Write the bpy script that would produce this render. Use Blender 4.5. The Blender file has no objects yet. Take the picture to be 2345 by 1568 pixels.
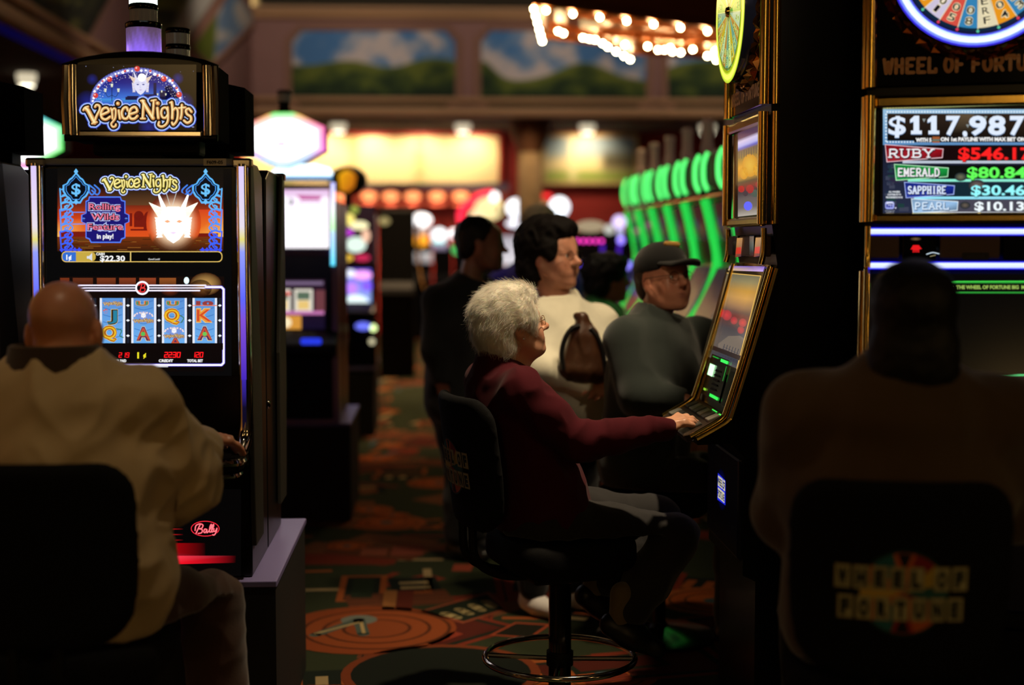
import bpy, bmesh, math, random
import numpy as np
from mathutils import Vector, Matrix, noise
from mathutils.geometry import tessellate_polygon

random.seed(7)
SC = bpy.context.scene
COL = SC.collection
PI = math.pi

# ------------------------------------------------------------------ camera
FPX = 3300.0
EYE = Vector((0, 0, 1.55))
YAW, PITCH = math.radians(-3.0), math.radians(-4.0)
cd = bpy.data.cameras.new('camera')
cam = bpy.data.objects.new('camera', cd)
COL.objects.link(cam)
cam.location = EYE
cam.rotation_euler = (PI / 2 + PITCH, 0, YAW)
cd.sensor_width = 36.0
cd.lens = 36.0 * FPX / 2345.0
cd.clip_end = 80
cd.dof.use_dof = True
cd.dof.focus_distance = 4.46
cd.dof.aperture_fstop = 1.25
SC.camera = cam
CM = cam.rotation_euler.to_matrix()

# ------------------------------------------------------------------ view
vs = SC.view_settings
vs.view_transform = 'Standard'
vs.look = 'None'
vs.exposure = 0.0
vs.gamma = 1.0
vs.use_curve_mapping = False
SC.cycles.use_denoising = True
SC.cycles.max_bounces = 6
SC.cycles.diffuse_bounces = 2
SC.cycles.glossy_bounces = 4
SC.cycles.transmission_bounces = 5
SC.cycles.transparent_max_bounces = 6
SC.cycles.sample_clamp_indirect = 4.0
SC.cycles.caustics_reflective = False
SC.cycles.caustics_refractive = False

# ------------------------------------------------------------------ world: unseen rest of the gaming hall, warm spots standing for its lamps
W = bpy.data.worlds.new('hall')
SC.world = W
W.use_nodes = True
wn, wl = W.node_tree.nodes, W.node_tree.links
wn.clear()
wo = wn.new('ShaderNodeOutputWorld')
wb = wn.new('ShaderNodeBackground')
wt = wn.new('ShaderNodeTexCoord')
wv = wn.new('ShaderNodeTexVoronoi')
wv.inputs['Scale'].default_value = 4.2
wr = wn.new('ShaderNodeValToRGB')
wr.color_ramp.elements[0].position = 0.10
wr.color_ramp.elements[0].color = (1.0, 0.62, 0.22, 1)
wr.color_ramp.elements[1].position = 0.25
wr.color_ramp.elements[1].color = (0.002, 0.0014, 0.0008, 1)
wl.new(wt.outputs['Generated'], wv.inputs['Vector'])
wl.new(wv.outputs['Distance'], wr.inputs['Fac'])
wx = wn.new('ShaderNodeSeparateXYZ')
wl.new(wt.outputs['Generated'], wx.inputs['Vector'])
wm = wn.new('ShaderNodeValToRGB')                    # spots shaped into a band about eye height, for streaks in the gold
for e, (q, v) in zip([wm.color_ramp.elements[0], wm.color_ramp.elements[1], wm.color_ramp.elements.new(.5), wm.color_ramp.elements.new(.52)], ((.46, 0), (.62, 0), (.49, 1), (.56, 1))):
    e.position = q
    e.color = (v, v, v, 1)
wa = wn.new('ShaderNodeMath')
wa.operation = 'MULTIPLY_ADD'
wa.inputs[1].default_value = .5
wa.inputs[2].default_value = .5
wl.new(wx.outputs['Z'], wa.inputs[0])
wl.new(wa.outputs[0], wm.inputs['Fac'])
wk = wn.new('ShaderNodeMix')
wk.data_type = 'RGBA'
wk.blend_type = 'MULTIPLY'
wk.inputs['Factor'].default_value = 1
wl.new(wr.outputs['Color'], wk.inputs['A'])
wl.new(wm.outputs['Color'], wk.inputs['B'])
wl.new(wk.outputs['Result'], wb.inputs['Color'])
wb.inputs['Strength'].default_value = 7.5
wl.new(wb.outputs['Background'], wo.inputs['Surface'])


# ------------------------------------------------------------------ lamps of the room (ceiling spots), and fill spots added for single figures
def lamp_spot(name, loc, target, power, color, angle=60, blend=0.6, size=0.08):
    l = bpy.data.lights.new(name, 'SPOT')
    l.energy = power
    l.color = color
    l.spot_size = math.radians(angle)
    l.spot_blend = blend
    l.shadow_soft_size = size
    o = bpy.data.objects.new(name, l)
    COL.objects.link(o)
    o.location = loc
    o.rotation_euler = (Vector(target) - Vector(loc)).to_track_quat('-Z', 'Y').to_euler()
    return o


WARM = (1.0, 0.78, 0.50)
WARM2 = (1.0, 0.66, 0.36)
# over the players
lamp_spot('ceiling_or_fill_spot', (1.15, 4.2, 4.9), (0.3, 4.7, 1.3), 760, WARM, 34, 0.9)
lamp_spot('ceiling_or_fill_spot', (0.9, 4.6, 5.1), (0.5, 6.1, 1.2), 250, WARM, 26, 0.9)
lamp_spot('ceiling_or_fill_spot', (0.85, 1.8, 3.8), (0.76, 5.6, 1.46), 110, WARM, 13, 0.8)  # added fill aimed at the capped man's face, no real fixture
lamp_spot('ceiling_or_fill_spot', (2.1, 4.7, 5.0), (0.75, 5.75, 1.4), 260, WARM, 24, 0.9)  # fill spot put in to brighten both faces from the front right
lamp_spot('ceiling_or_fill_spot', (-0.3, 2.6, 5.0), (-0.9, 3.5, 1.3), 74, WARM, 30, 0.9)
lamp_spot('ceiling_or_fill_spot', (-1.0, 3.3, 4.6), (0.74, 3.05, 1.2), 26, WARM2, 10, 0.9)  # added narrow spot for a lit edge on the right-hand man's shoulder
lamp_spot('ceiling_or_fill_spot', (0.7, 6.9, 5.2), (0.85, 7.7, 1.3), 90, WARM, 30, 0.9)  # added to lift the green and blue shirts out of the dark
# over the aisle further back
for yy, pw in ((9.4, 170), (12.5, 1200), (16.0, 2000), (19.5, 1700)):
    lamp_spot('ceiling_or_fill_spot', (-0.1, yy, 5.4), (-0.1, yy + 0.3, 0), pw, WARM2, 62, 1.0, 0.15)
# unseen lamps added on the left-hand wall, to warm reflections in the gold
for yy in (1.0, 4.0, 7.0, 10.0):
    lamp_spot('added_wall_wash', (-8.0, yy, 3.3), (-9.0, yy, 1.6), 160, WARM2, 130, 1.0, .1)
# washing the painted frieze
for xx in (-2.2, 0.2, 2.6, 5.0):
    lamp_spot('ceiling_or_fill_spot', (xx, 17.6, 5.2), (xx + 0.1, 21.2, 4.0), 130, (1.0, 0.80, 0.62), 80, 1.0, 0.2)
lamp_spot('ceiling_or_fill_spot', (-1.6, 14.2, 5.3), (-3.6, 15.5, 4.2), 70, (1.0, 0.80, 0.66), 80, 1.0, 0.2)
lamp_spot('ceiling_or_fill_spot', (-1.9, 10.6, 5.3), (-3.6, 12.0, 4.2), 40, (1.0, 0.80, 0.66), 80, 1.0, 0.2)


# ------------------------------------------------------------------ pixel -> point in the room
def ray(px, py):
    d = CM @ Vector(((px - 1172.5) / FPX, (784.0 - py) / FPX, -1.0))
    return d


def at(px, py, Y):
    d = ray(px, py)
    return EYE + d * (Y / d.y)


def atz(px, py, z):
    d = ray(px, py)
    return EYE + d * ((z - EYE.z) / d.z)


def atx(px, py, X):
    d = ray(px, py)
    return EYE + d * (X / d.x)


def onplane(px, py, p0, n):
    d = ray(px, py)
    n = Vector(n)
    return EYE + d * ((Vector(p0) - EYE).dot(n) / d.dot(n))


def lin(c):
    """sRGB 0..255 -> linear"""
    out = []
    for x in c[:3]:
        x = x / 255.0
        out.append(x / 12.92 if x <= 0.04045 else ((x + 0.055) / 1.055) ** 2.4)
    return tuple(out)


# ------------------------------------------------------------------ materials
MATS = {}


def mat(name, rgb=(128, 128, 128), rough=0.5, metal=0.0, emit=0.0, emit_rgb=None, spec=0.5, bump=0.0, bump_scale=60.0,
        vary=0.0, vary_scale=8.0, trans=0.0, coat=0.0, ior=1.45, sheen=0.0, sss=0.0):
    if name in MATS:
        return MATS[name]
    m = bpy.data.materials.new(name)
    m.use_nodes = True
    nt = m.node_tree
    b = nt.nodes['Principled BSDF']
    c = lin(rgb)
    b.inputs['Base Color'].default_value = (*c, 1)
    b.inputs['Roughness'].default_value = rough
    b.inputs['Metallic'].default_value = metal
    b.inputs['Specular IOR Level'].default_value = spec
    b.inputs['IOR'].default_value = ior
    b.inputs['Transmission Weight'].default_value = trans
    b.inputs['Coat Weight'].default_value = coat
    b.inputs['Sheen Weight'].default_value = sheen
    if sss:
        b.inputs['Subsurface Weight'].default_value = sss
        b.inputs['Subsurface Radius'].default_value = (0.012, 0.005, 0.003)
    if emit:
        b.inputs['Emission Color'].default_value = (*lin(emit_rgb or rgb), 1)
        b.inputs['Emission Strength'].default_value = emit
    if bump or vary:
        tc = nt.nodes.new('ShaderNodeTexCoord')
    if vary:
        n = nt.nodes.new('ShaderNodeTexNoise')
        n.inputs['Scale'].default_value = vary_scale
        n.inputs['Detail'].default_value = 4
        nt.links.new(tc.outputs['Object'], n.inputs['Vector'])
        mx = nt.nodes.new('ShaderNodeMix')
        mx.data_type = 'RGBA'
        mx.inputs['A'].default_value = (*[x * (1 - vary) for x in c], 1)
        mx.inputs['B'].default_value = (*[min(1, x * (1 + vary)) for x in c], 1)
        nt.links.new(n.outputs['Fac'], mx.inputs['Factor'])
        nt.links.new(mx.outputs['Result'], b.inputs['Base Color'])
    if bump:
        n = nt.nodes.new('ShaderNodeTexNoise')
        n.inputs['Scale'].default_value = bump_scale
        n.inputs['Detail'].default_value = 3
        nt.links.new(tc.outputs['Object'], n.inputs['Vector'])
        bp = nt.nodes.new('ShaderNodeBump')
        bp.inputs['Strength'].default_value = bump
        bp.inputs['Distance'].default_value = 0.004
        nt.links.new(n.outputs['Fac'], bp.inputs['Height'])
        nt.links.new(bp.outputs['Normal'], b.inputs['Normal'])
    MATS[name] = m
    return m


def mat_attr(name, emit=0.0, rough=0.5, base=True, spec=0.5, bump=0.0, bump_scale=200.0, sss=0.0, sheen=0.0):
    """colour read from the mesh's own 'Col' attribute: printed art (base) or a screen's picture (emit)"""
    if name in MATS:
        return MATS[name]
    m = bpy.data.materials.new(name)
    m.use_nodes = True
    nt = m.node_tree
    b = nt.nodes['Principled BSDF']
    a = nt.nodes.new('ShaderNodeAttribute')
    a.attribute_name = 'Col'
    b.inputs['Roughness'].default_value = rough
    b.inputs['Specular IOR Level'].default_value = spec
    b.inputs['Sheen Weight'].default_value = sheen
    if base:
        nt.links.new(a.outputs['Color'], b.inputs['Base Color'])
    else:
        b.inputs['Base Color'].default_value = (0.004, 0.004, 0.005, 1)
    if emit:
        nt.links.new(a.outputs['Color'], b.inputs['Emission Color'])
        b.inputs['Emission Strength'].default_value = emit
    if sss:
        b.inputs['Subsurface Weight'].default_value = sss
        b.inputs['Subsurface Radius'].default_value = (0.012, 0.005, 0.003)
    if bump:
        tc = nt.nodes.new('ShaderNodeTexCoord')
        n = nt.nodes.new('ShaderNodeTexNoise')
        n.inputs['Scale'].default_value = bump_scale
        nt.links.new(tc.outputs['Object'], n.inputs['Vector'])
        bp = nt.nodes.new('ShaderNodeBump')
        bp.inputs['Strength'].default_value = bump
        bp.inputs['Distance'].default_value = 0.003
        nt.links.new(n.outputs['Fac'], bp.inputs['Height'])
        nt.links.new(bp.outputs['Normal'], b.inputs['Normal'])
    MATS[name] = m
    return m


SCREEN = mat_attr('lit_screen', emit=1.0, rough=0.12, base=False, spec=0.15)
PRINT = mat_attr('printed_art', emit=0.0, rough=0.55)
BLACK = mat('black_gloss', (10, 10, 11), 0.28, spec=0.4)
BLACKM = mat('black_satin', (9, 9, 9), 0.6, spec=0.25)
NAVY = mat('dark_blue_cabinet', (18, 18, 34), 0.4)
OLIVE = mat('olive_grey_side', (38, 36, 30), 0.5)
CHROME = mat('chrome', (215, 205, 190), 0.10, 1.0)
GOLD = mat('polished_gold', (255, 212, 112), 0.17, 1.0, bump=0.05, bump_scale=14)
FABRIC = mat('black_fabric', (12, 12, 13), 0.9, bump=0.25, bump_scale=500, spec=0.2)


# ------------------------------------------------------------------ objects
def link(o, parent=None):
    COL.objects.link(o)
    if parent is not None:
        o.parent = parent
    return o


def thing(name, label, cat, loc=(0, 0, 0), rotz=0.0, group=None):
    o = bpy.data.objects.new(name, None)
    COL.objects.link(o)
    o.location = loc
    o.rotation_euler = (0, 0, rotz)
    o.empty_display_size = 0.1
    tag(o, label, cat, group)
    return o


def tag(o, label=None, cat=None, group=None, kind=None):
    if label:
        o['label'] = label
    if cat:
        o['category'] = cat
    if group:
        o['group'] = group
    if kind:
        o['kind'] = kind
    return o


def children(o):
    return [c for c in bpy.data.objects if c.parent == o]


def copy_tree(o, parent=None):
    c = o.copy()
    COL.objects.link(c)
    if parent is not None:
        c.parent = parent
    for ch in children(o):
        copy_tree(ch, c)
    return c


def mesh_obj(name, verts, faces, material, parent=None, smooth=False, colors=None, bevel=0.0, loc=None):
    me = bpy.data.meshes.new(name)
    me.from_pydata(verts, [], faces)
    for m in (material if isinstance(material, (list, tuple)) else [material]):
        me.materials.append(m)
    if colors is not None:
        a = me.color_attributes.new('Col', 'FLOAT_COLOR', 'POINT')
        arr = np.ones((len(verts), 4), dtype=np.float32)
        arr[:, :3] = np.asarray(colors, dtype=np.float32)[:, :3]
        a.data.foreach_set('color', arr.ravel())
    if smooth:
        me.polygons.foreach_set('use_smooth', [True] * len(me.polygons))
    me.update()
    o = bpy.data.objects.new(name, me)
    link(o, parent)
    if loc is not None:
        o.location = loc
    if bevel:
        md = o.modifiers.new('bevel', 'BEVEL')
        md.width = bevel
        md.segments = 2
        md.limit_method = 'ANGLE'
    return o


class MB:
    """collects simple shapes into one mesh"""

    def __init__(s):
        s.v, s.f = [], []

    def add(s, vs, fs):
        b = len(s.v)
        s.v += [tuple(x) for x in vs]
        s.f += [tuple(i + b for i in f) for f in fs]
        return s

    def box(s, lo, hi, M=None):
        x0, y0, z0 = lo
        x1, y1, z1 = hi
        v = [(x0, y0, z0), (x1, y0, z0), (x1, y1, z0), (x0, y1, z0), (x0, y0, z1), (x1, y0, z1), (x1, y1, z1), (x0, y1, z1)]
        if M is not None:
            v = [M @ Vector(p) for p in v]
        return s.add(v, [(0, 3, 2, 1), (4, 5, 6, 7), (0, 1, 5, 4), (1, 2, 6, 5), (2, 3, 7, 6), (3, 0, 4, 7)])

    def prism(s, poly, a, b, fn):
        """poly: 2D points; fn(u, v, w) -> 3D; extruded from w=a to w=b"""
        n = len(poly)
        v = [fn(u, w, a) for u, w in poly] + [fn(u, w, b) for u, w in poly]
        tri = tessellate_polygon([[Vector((u, w, 0)) for u, w in poly]])
        f = [tuple(t) for t in tri] + [tuple(n + i for i in reversed(t)) for t in tri]
        for i in range(n):
            j = (i + 1) % n
            f.append((i, j, n + j, n + i))
        return s.add(v, f)

    def tube(s, pts, r, n=10, closed=False, caps=True):
        pts = [Vector(p) for p in pts]
        m = len(pts)
        rs = r if isinstance(r, (list, tuple)) else [r] * m
        vs, fs = [], []
        up = None
        for i, p in enumerate(pts):
            if closed:
                d = pts[(i + 1) % m] - pts[i - 1]
            else:
                d = pts[min(i + 1, m - 1)] - pts[max(i - 1, 0)]
            d.normalize()
            if up is None:
                up = Vector((0, 0, 1)) if abs(d.z) < 0.9 else Vector((1, 0, 0))
            a = d.cross(up)
            if a.length < 1e-5:
                a = d.cross(Vector((0, 1, 0)))
            a.normalize()
            b = a.cross(d).normalized()
            up = b
            for k in range(n):
                t = 2 * PI * k / n
                vs.append(p + (a * math.cos(t) + b * math.sin(t)) * rs[i])
        for i in range(m if closed else m - 1):
            for k in range(n):
                q = (i + 1) % m
                fs.append((i * n + k, i * n + (k + 1) % n, q * n + (k + 1) % n, q * n + k))
        if caps and not closed:
            fs.append(tuple(range(n))[::-1])
            fs.append(tuple((m - 1) * n + k for k in range(n)))
        return s.add(vs, fs)

    def lathe(s, prof, n=24, axis=(0, 0, 1), o=(0, 0, 0), caps=True):
        ax = Vector(axis).normalized()
        a = ax.orthogonal().normalized()
        b = ax.cross(a)
        o = Vector(o)
        vs, fs = [], []
        for r, h in prof:
            for k in range(n):
                t = 2 * PI * k / n
                vs.append(o + ax * h + (a * math.cos(t) + b * math.sin(t)) * r)
        for i in range(len(prof) - 1):
            for k in range(n):
                fs.append((i * n + k, i * n + (k + 1) % n, (i + 1) * n + (k + 1) % n, (i + 1) * n + k))
        if caps:
            fs.append(tuple(range(n))[::-1])
            fs.append(tuple((len(prof) - 1) * n + k for k in range(n)))
        return s.add(vs, fs)

    def ball(s, c, r, n=12, m=8, M=None):
        vs, fs = [], []
        r = r if isinstance(r, (tuple, list)) else (r, r, r)
        for i in range(m + 1):
            ph = PI * i / m
            for k in range(n):
                t = 2 * PI * k / n
                p = Vector((r[0] * math.sin(ph) * math.cos(t), r[1] * math.sin(ph) * math.sin(t), r[2] * math.cos(ph)))
                if M is not None:
                    p = M @ p
                vs.append(Vector(c) + p)
        for i in range(m):
            for k in range(n):
                fs.append((i * n + k, (i + 1) * n + k, (i + 1) * n + (k + 1) % n, i * n + (k + 1) % n))
        return s.add(vs, fs)

    def obj(s, name, material, parent=None, smooth=False, bevel=0.0, off=None):
        v = s.v if off is None else [(p[0] - off[0], p[1] - off[1], p[2] - off[2]) for p in s.v]
        o = mesh_obj(name, v, s.f, material, parent, smooth, bevel=bevel)
        bm = bmesh.new()
        bm.from_mesh(o.data)
        bmesh.ops.recalc_face_normals(bm, faces=bm.faces)
        bm.to_mesh(o.data)
        bm.free()
        if smooth:
            try:
                o.data.set_sharp_from_angle(angle=math.radians(40))
            except Exception:
                pass
        return o


def crom(pts, n=6, closed=False):
    """Catmull-Rom through points of any dimension"""
    P = [np.array(p, float) for p in pts]
    m = len(P)
    out = []
    rng = m if closed else m - 1
    for i in range(rng):
        if closed:
            p0, p1, p2, p3 = P[i - 1], P[i], P[(i + 1) % m], P[(i + 2) % m]
        else:
            p0, p1, p2, p3 = P[max(i - 1, 0)], P[i], P[i + 1], P[min(i + 2, m - 1)]
        for k in range(n):
            t = k / n
            out.append(0.5 * (2 * p1 + (p2 - p0) * t + (2 * p0 - 5 * p1 + 4 * p2 - p3) * t * t + (3 * p1 - p0 - 3 * p2 + p3) * t ** 3))
    if not closed:
        out.append(P[-1])
    return [tuple(x) for x in out]


# ------------------------------------------------------------------ flat artwork: screens, prints, lettering
_glyphs = {}


def font_mesh(txt, bold):
    key = (txt, bold)
    if key not in _glyphs:
        cu = bpy.data.curves.new('lettering', 'FONT')
        cu.body = txt
        cu.offset = bold
        cu.resolution_u = 3
        cu.align_x = 'LEFT'
        ob = bpy.data.objects.new('lettering', cu)
        COL.objects.link(ob)
        dg = bpy.context.evaluated_depsgraph_get()
        me = bpy.data.meshes.new_from_object(ob.evaluated_get(dg))
        vs = [(v.co.x, v.co.y) for v in me.vertices]
        fs = [tuple(p.vertices) for p in me.polygons]
        bpy.data.objects.remove(ob)
        bpy.data.curves.remove(cu)
        bpy.data.meshes.remove(me)
        _glyphs[key] = (vs, fs)
    return _glyphs[key]


class Art:
    """2D picture in layers; u right, v DOWN (like photo pixels) unless the map says otherwise"""

    def __init__(s, gain=1.0):
        s.v, s.f, s.c, s.g = [], [], [], gain

    def _c(s, col, g=None):
        c = lin(col)
        g = s.g if g is None else g
        return (c[0] * g, c[1] * g, c[2] * g)

    def poly(s, pts, col, z=0, g=None):
        b = len(s.v)
        n = len(pts)
        cols = [s._c(c, g) for c in col] if isinstance(col[0], (tuple, list)) else [s._c(col, g)] * n
        s.v += [(p[0], p[1], z) for p in pts]
        s.c += cols
        if n <= 4:
            s.f.append(tuple(range(b, b + n)))
        else:
            for t in tessellate_polygon([[Vector((p[0], p[1], 0)) for p in pts]]):
                s.f.append(tuple(b + i for i in t))
        return s

    def rect(s, x0, y0, x1, y1, col, z=0, col2=None, g=None):
        cols = col if col2 is None else [col, col, col2, col2]
        return s.poly([(x0, y0), (x1, y0), (x1, y1), (x0, y1)], cols, z, g)

    def rrect(s, x0, y0, x1, y1, r, col, z=0, g=None):
        pts = []
        for cx, cy, a0 in ((x1 - r, y0 + r, -90), (x1 - r, y1 - r, 0), (x0 + r, y1 - r, 90), (x0 + r, y0 + r, 180)):
            for k in range(5):
                a = math.radians(a0 + k * 22.5)
                pts.append((cx + r * math.cos(a), cy + r * math.sin(a)))
        return s.poly(pts, col, z, g)

    def disc(s, x, y, r, col, z=0, ry=None, n=20, edge=None, g=None):
        ry = ry or r
        b = len(s.v)
        s.v.append((x, y, z))
        s.c.append(s._c(col, g))
        e = s._c(edge, g) if edge else s._c(col, g)
        for k in range(n):
            t = 2 * PI * k / n
            s.v.append((x + r * math.cos(t), y + ry * math.sin(t), z))
            s.c.append(e)
        for k in range(n):
            s.f.append((b, b + 1 + k, b + 1 + (k + 1) % n))
        return s

    def stroke(s, pts, w, col, z=0, smooth=0, closed=False, g=None, w2=None):
        if smooth:
            pts = crom(pts, smooth, closed)
        m = len(pts)
        P = [Vector((p[0], p[1])) for p in pts]
        for i in range(m if closed else m - 1):
            a, b = P[i], P[(i + 1) % m]
            d = b - a
            if d.length < 1e-9:
                continue
            d.normalize()
            wa = w if w2 is None else w + (w2 - w) * i / max(1, m - 1)
            wb = w if w2 is None else w + (w2 - w) * (i + 1) / max(1, m - 1)
            n = Vector((-d.y, d.x))
            s.poly([a + n * wa / 2, b + n * wb / 2, b - n * wb / 2, a - n * wa / 2], col, z, g)
        for i in range(m):
            wa = w if w2 is None else w + (w2 - w) * i / max(1, m - 1)
            s.disc(P[i].x, P[i].y, wa / 2, col, z, n=10, g=g)
        return s

    def text(s, txt, x, y, h, col, z=0, bold=0.0, align='l', sx=1.0, shear=0.0, rot=0.0, g=None, width=None, flip=-1):
        """y is the baseline; h the height of a capital"""
        vs, fs = font_mesh(txt, bold)
        if not vs:
            return s
        k = h / 0.72
        x0, x1 = min(p[0] for p in vs), max(p[0] for p in vs)
        if width:
            sx = width / ((x1 - x0) * k)
        w = (x1 - x0) * k * sx
        ox = {'l': 0, 'c': -w / 2, 'r': -w}[align]
        b = len(s.v)
        ca, sa = math.cos(rot), math.sin(rot)
        c = s._c(col, g)
        for px, py in vs:
            u = (px - x0) * k * sx + ox + shear * py * k
            v = py * k * flip
            s.v.append((x + u * ca - v * sa, y + u * sa + v * ca, z))
            s.c.append(c)
        s.f += [tuple(i + b for i in f) for f in fs]
        return s

    def build(s, name, fn, n, parent=None, off=(0, 0, 0), material=None, step=0.0003, lift=0.0):
        """fn(u, v) -> point in the room; n: the face's outward normal; off: the parent's place"""
        n = Vector(n).normalized()
        off = Vector(off)
        P = [fn(u, v) + n * (lift + step * z) - off for u, v, z in s.v]
        fs = []
        for f in s.f:
            a = (P[f[1]] - P[f[0]]).cross(P[f[2]] - P[f[0]])
            fs.append(f if a.dot(n) >= 0 else tuple(reversed(f)))
        return mesh_obj(name, [tuple(p) for p in P], fs, material or SCREEN, parent, colors=s.c)


# stroke alphabet with slab feet (0..1 wide, 0..1 high, y up)
def _arc(cx, cy, rx, ry, a0, a1, n=8):
    return [(cx + rx * math.cos(math.radians(a0 + (a1 - a0) * i / n)), cy + ry * math.sin(math.radians(a0 + (a1 - a0) * i / n))) for i in range(n + 1)]


def _seg(*p):
    return [(p[i], p[i + 1]) for i in range(0, len(p), 2)]


SLAB = {
    'A': [_seg(.05, 0, .5, 1, .95, 0), _seg(.25, .35, .75, .35)],
    'B': [_seg(.15, 0, .15, 1), _seg(.15, 1, .55, 1) + _arc(.55, .76, .3, .24, 90, -90) + _seg(.15, .52), _seg(.15, .52, .6, .52) + _arc(.6, .26, .32, .26, 90, -90) + _seg(.15, 0)],
    'C': [_arc(.55, .5, .43, .5, 50, 310, 14)],
    'D': [_seg(.15, 0, .15, 1, .45, 1) + _arc(.45, .5, .45, .5, 90, -90, 12) + _seg(.15, 0)],
    'E': [_seg(.9, 1, .15, 1, .15, 0, .9, 0), _seg(.15, .5, .7, .5)],
    'F': [_seg(.9, 1, .15, 1, .15, 0), _seg(.15, .5, .7, .5)],
    'G': [_arc(.52, .5, .43, .5, 50, 330, 14) + _seg(.92, .45, .6, .45)],
    'H': [_seg(.15, 0, .15, 1), _seg(.85, 0, .85, 1), _seg(.15, .5, .85, .5)],
    'I': [_seg(.5, 0, .5, 1)],
    'J': [_seg(.7, 1, .7, .3) + _arc(.42, .28, .28, .28, 0, -170)],
    'K': [_seg(.15, 0, .15, 1), _seg(.9, 1, .2, .45), _seg(.4, .6, .92, 0)],
    'L': [_seg(.15, 1, .15, 0, .9, 0, .9, .2)],
    'M': [_seg(.1, 0, .12, 1, .5, .25, .88, 1, .9, 0)],
    'N': [_seg(.12, 0, .12, 1, .88, 0, .88, 1)],
    'O': [_arc(.5, .5, .42, .5, 0, 360, 20)],
    'P': [_seg(.15, 0, .15, 1, .55, 1) + _arc(.55, .73, .33, .27, 90, -90) + _seg(.15, .46)],
    'Q': [_arc(.5, .5, .42, .5, 0, 360, 20), _seg(.55, .3, .95, -.1)],
    'R': [_seg(.15, 0, .15, 1, .55, 1) + _arc(.55, .73, .33, .27, 90, -90) + _seg(.15, .46), _seg(.5, .46, .92, 0)],
    'S': [_arc(.5, .75, .35, .25, 30, 270, 9) + _arc(.5, .25, .38, .25, 90, -150, 9)],
    'T': [_seg(.05, .82, .05, 1, .95, 1, .95, .82), _seg(.5, 1, .5, 0)],
    'U': [_seg(.13, 1, .13, .35) + _arc(.5, .35, .37, .35, 180, 360) + _seg(.87, 1)],
    'V': [_seg(.05, 1, .5, 0, .95, 1)],
    'W': [_seg(.03, 1, .27, 0, .5, .8, .73, 0, .97, 1)],
    'X': [_seg(.08, 1, .92, 0), _seg(.92, 1, .08, 0)],
    'Y': [_seg(.05, 1, .5, .48, .95, 1), _seg(.5, .48, .5, 0)],
}


def slab_text(a, txt, x, y, h, w, col, z=0, sw=0.2, feet=True, gap=0.28, g=None, upright=True, fx=None):
    """x, y: left end of the baseline; h capital height; w letter width; fx(u, v)->(u, v) optional warp"""
    fx = fx or (lambda u, v: (u, v))
    cx = x
    for ch in txt:
        if ch == ' ':
            cx += w * 0.6
            continue
        for pl in SLAB.get(ch, []):
            a.stroke([fx(cx + p[0] * w, y - p[1] * h) for p in pl], sw * h, col, z, g=g)
            if feet:
                for e in (pl[0], pl[-1]):
                    if e[1] in (0, 1) and ch not in 'OCSGQLE':
                        a.stroke([fx(cx + (e[0] - .17) * w, y - e[1] * h), fx(cx + (e[0] + .17) * w, y - e[1] * h)], sw * h * .75, col, z, g=g)
        cx += w * (1 + gap)
    return cx


SEVEN = {'0': 'abcdef', '1': 'bc', '2': 'abged', '3': 'abgcd', '4': 'fgbc', '5': 'afgcd', '6': 'afgecd', '7': 'abc', '8': 'abcdefg', '9': 'abcdfg'}


def seven_seg(a, txt, x, y, h, w, col, z, sw, g=None, lean=0.12, gap=0.5):
    """LED digits: x, y bottom left"""
    P = {'a': (0, 1, 1, 1), 'b': (1, 1, 1, .5), 'c': (1, .5, 1, 0), 'd': (0, 0, 1, 0), 'e': (0, 0, 0, .5), 'f': (0, .5, 0, 1), 'g': (0, .5, 1, .5)}
    for ch in txt:
        for sg in SEVEN.get(ch, ''):
            x0, y0, x1, y1 = P[sg]
            a.stroke([(x + (x0 * w) + lean * y0 * h, y - y0 * h), (x + x1 * w + lean * y1 * h, y - y1 * h)], sw, col, z, g=g)
        x += w * (1 + gap)


def grid_art(name, fn, n, nu, nv, colfn, parent=None, off=(0, 0, 0), material=None):
    """painted rectangle: colfn(u, v) -> sRGB colour, u, v in 0..1 (v down)"""
    n = Vector(n).normalized()
    off = Vector(off)
    vs, cs, fs = [], [], []
    for j in range(nv + 1):
        for i in range(nu + 1):
            u, v = i / nu, j / nv
            vs.append(tuple(fn(u, v) - off))
            cs.append(lin(colfn(u, v)))
    for j in range(nv):
        for i in range(nu):
            a = j * (nu + 1) + i
            fs.append((a, a + 1, a + nu + 2, a + nu + 1))
    p = [Vector(vs[i]) for i in fs[0]]
    if (p[1] - p[0]).cross(p[2] - p[0]).dot(n) < 0:
        fs = [tuple(reversed(f)) for f in fs]
    return mesh_obj(name, vs, fs, material or PRINT, parent, colors=cs)


def mixc(a, b, t):
    t = max(0.0, min(1.0, t))
    return tuple(a[i] + (b[i] - a[i]) * t for i in range(3))


def sstep(a, b, x):
    t = max(0.0, min(1.0, (x - a) / (b - a)))
    return t * t * (3 - 2 * t)


def struct(o):
    o['kind'] = 'structure'
    return o
# ================================================================== THE ROOM
Z_LOW, Z_TOP = 3.38, 4.84          # underside of the low ceiling, top of the painted frieze
YF = 21.0
CARPET = mat_attr('carpet', rough=0.95, spec=0.1, bump=0.6, bump_scale=260)


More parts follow.
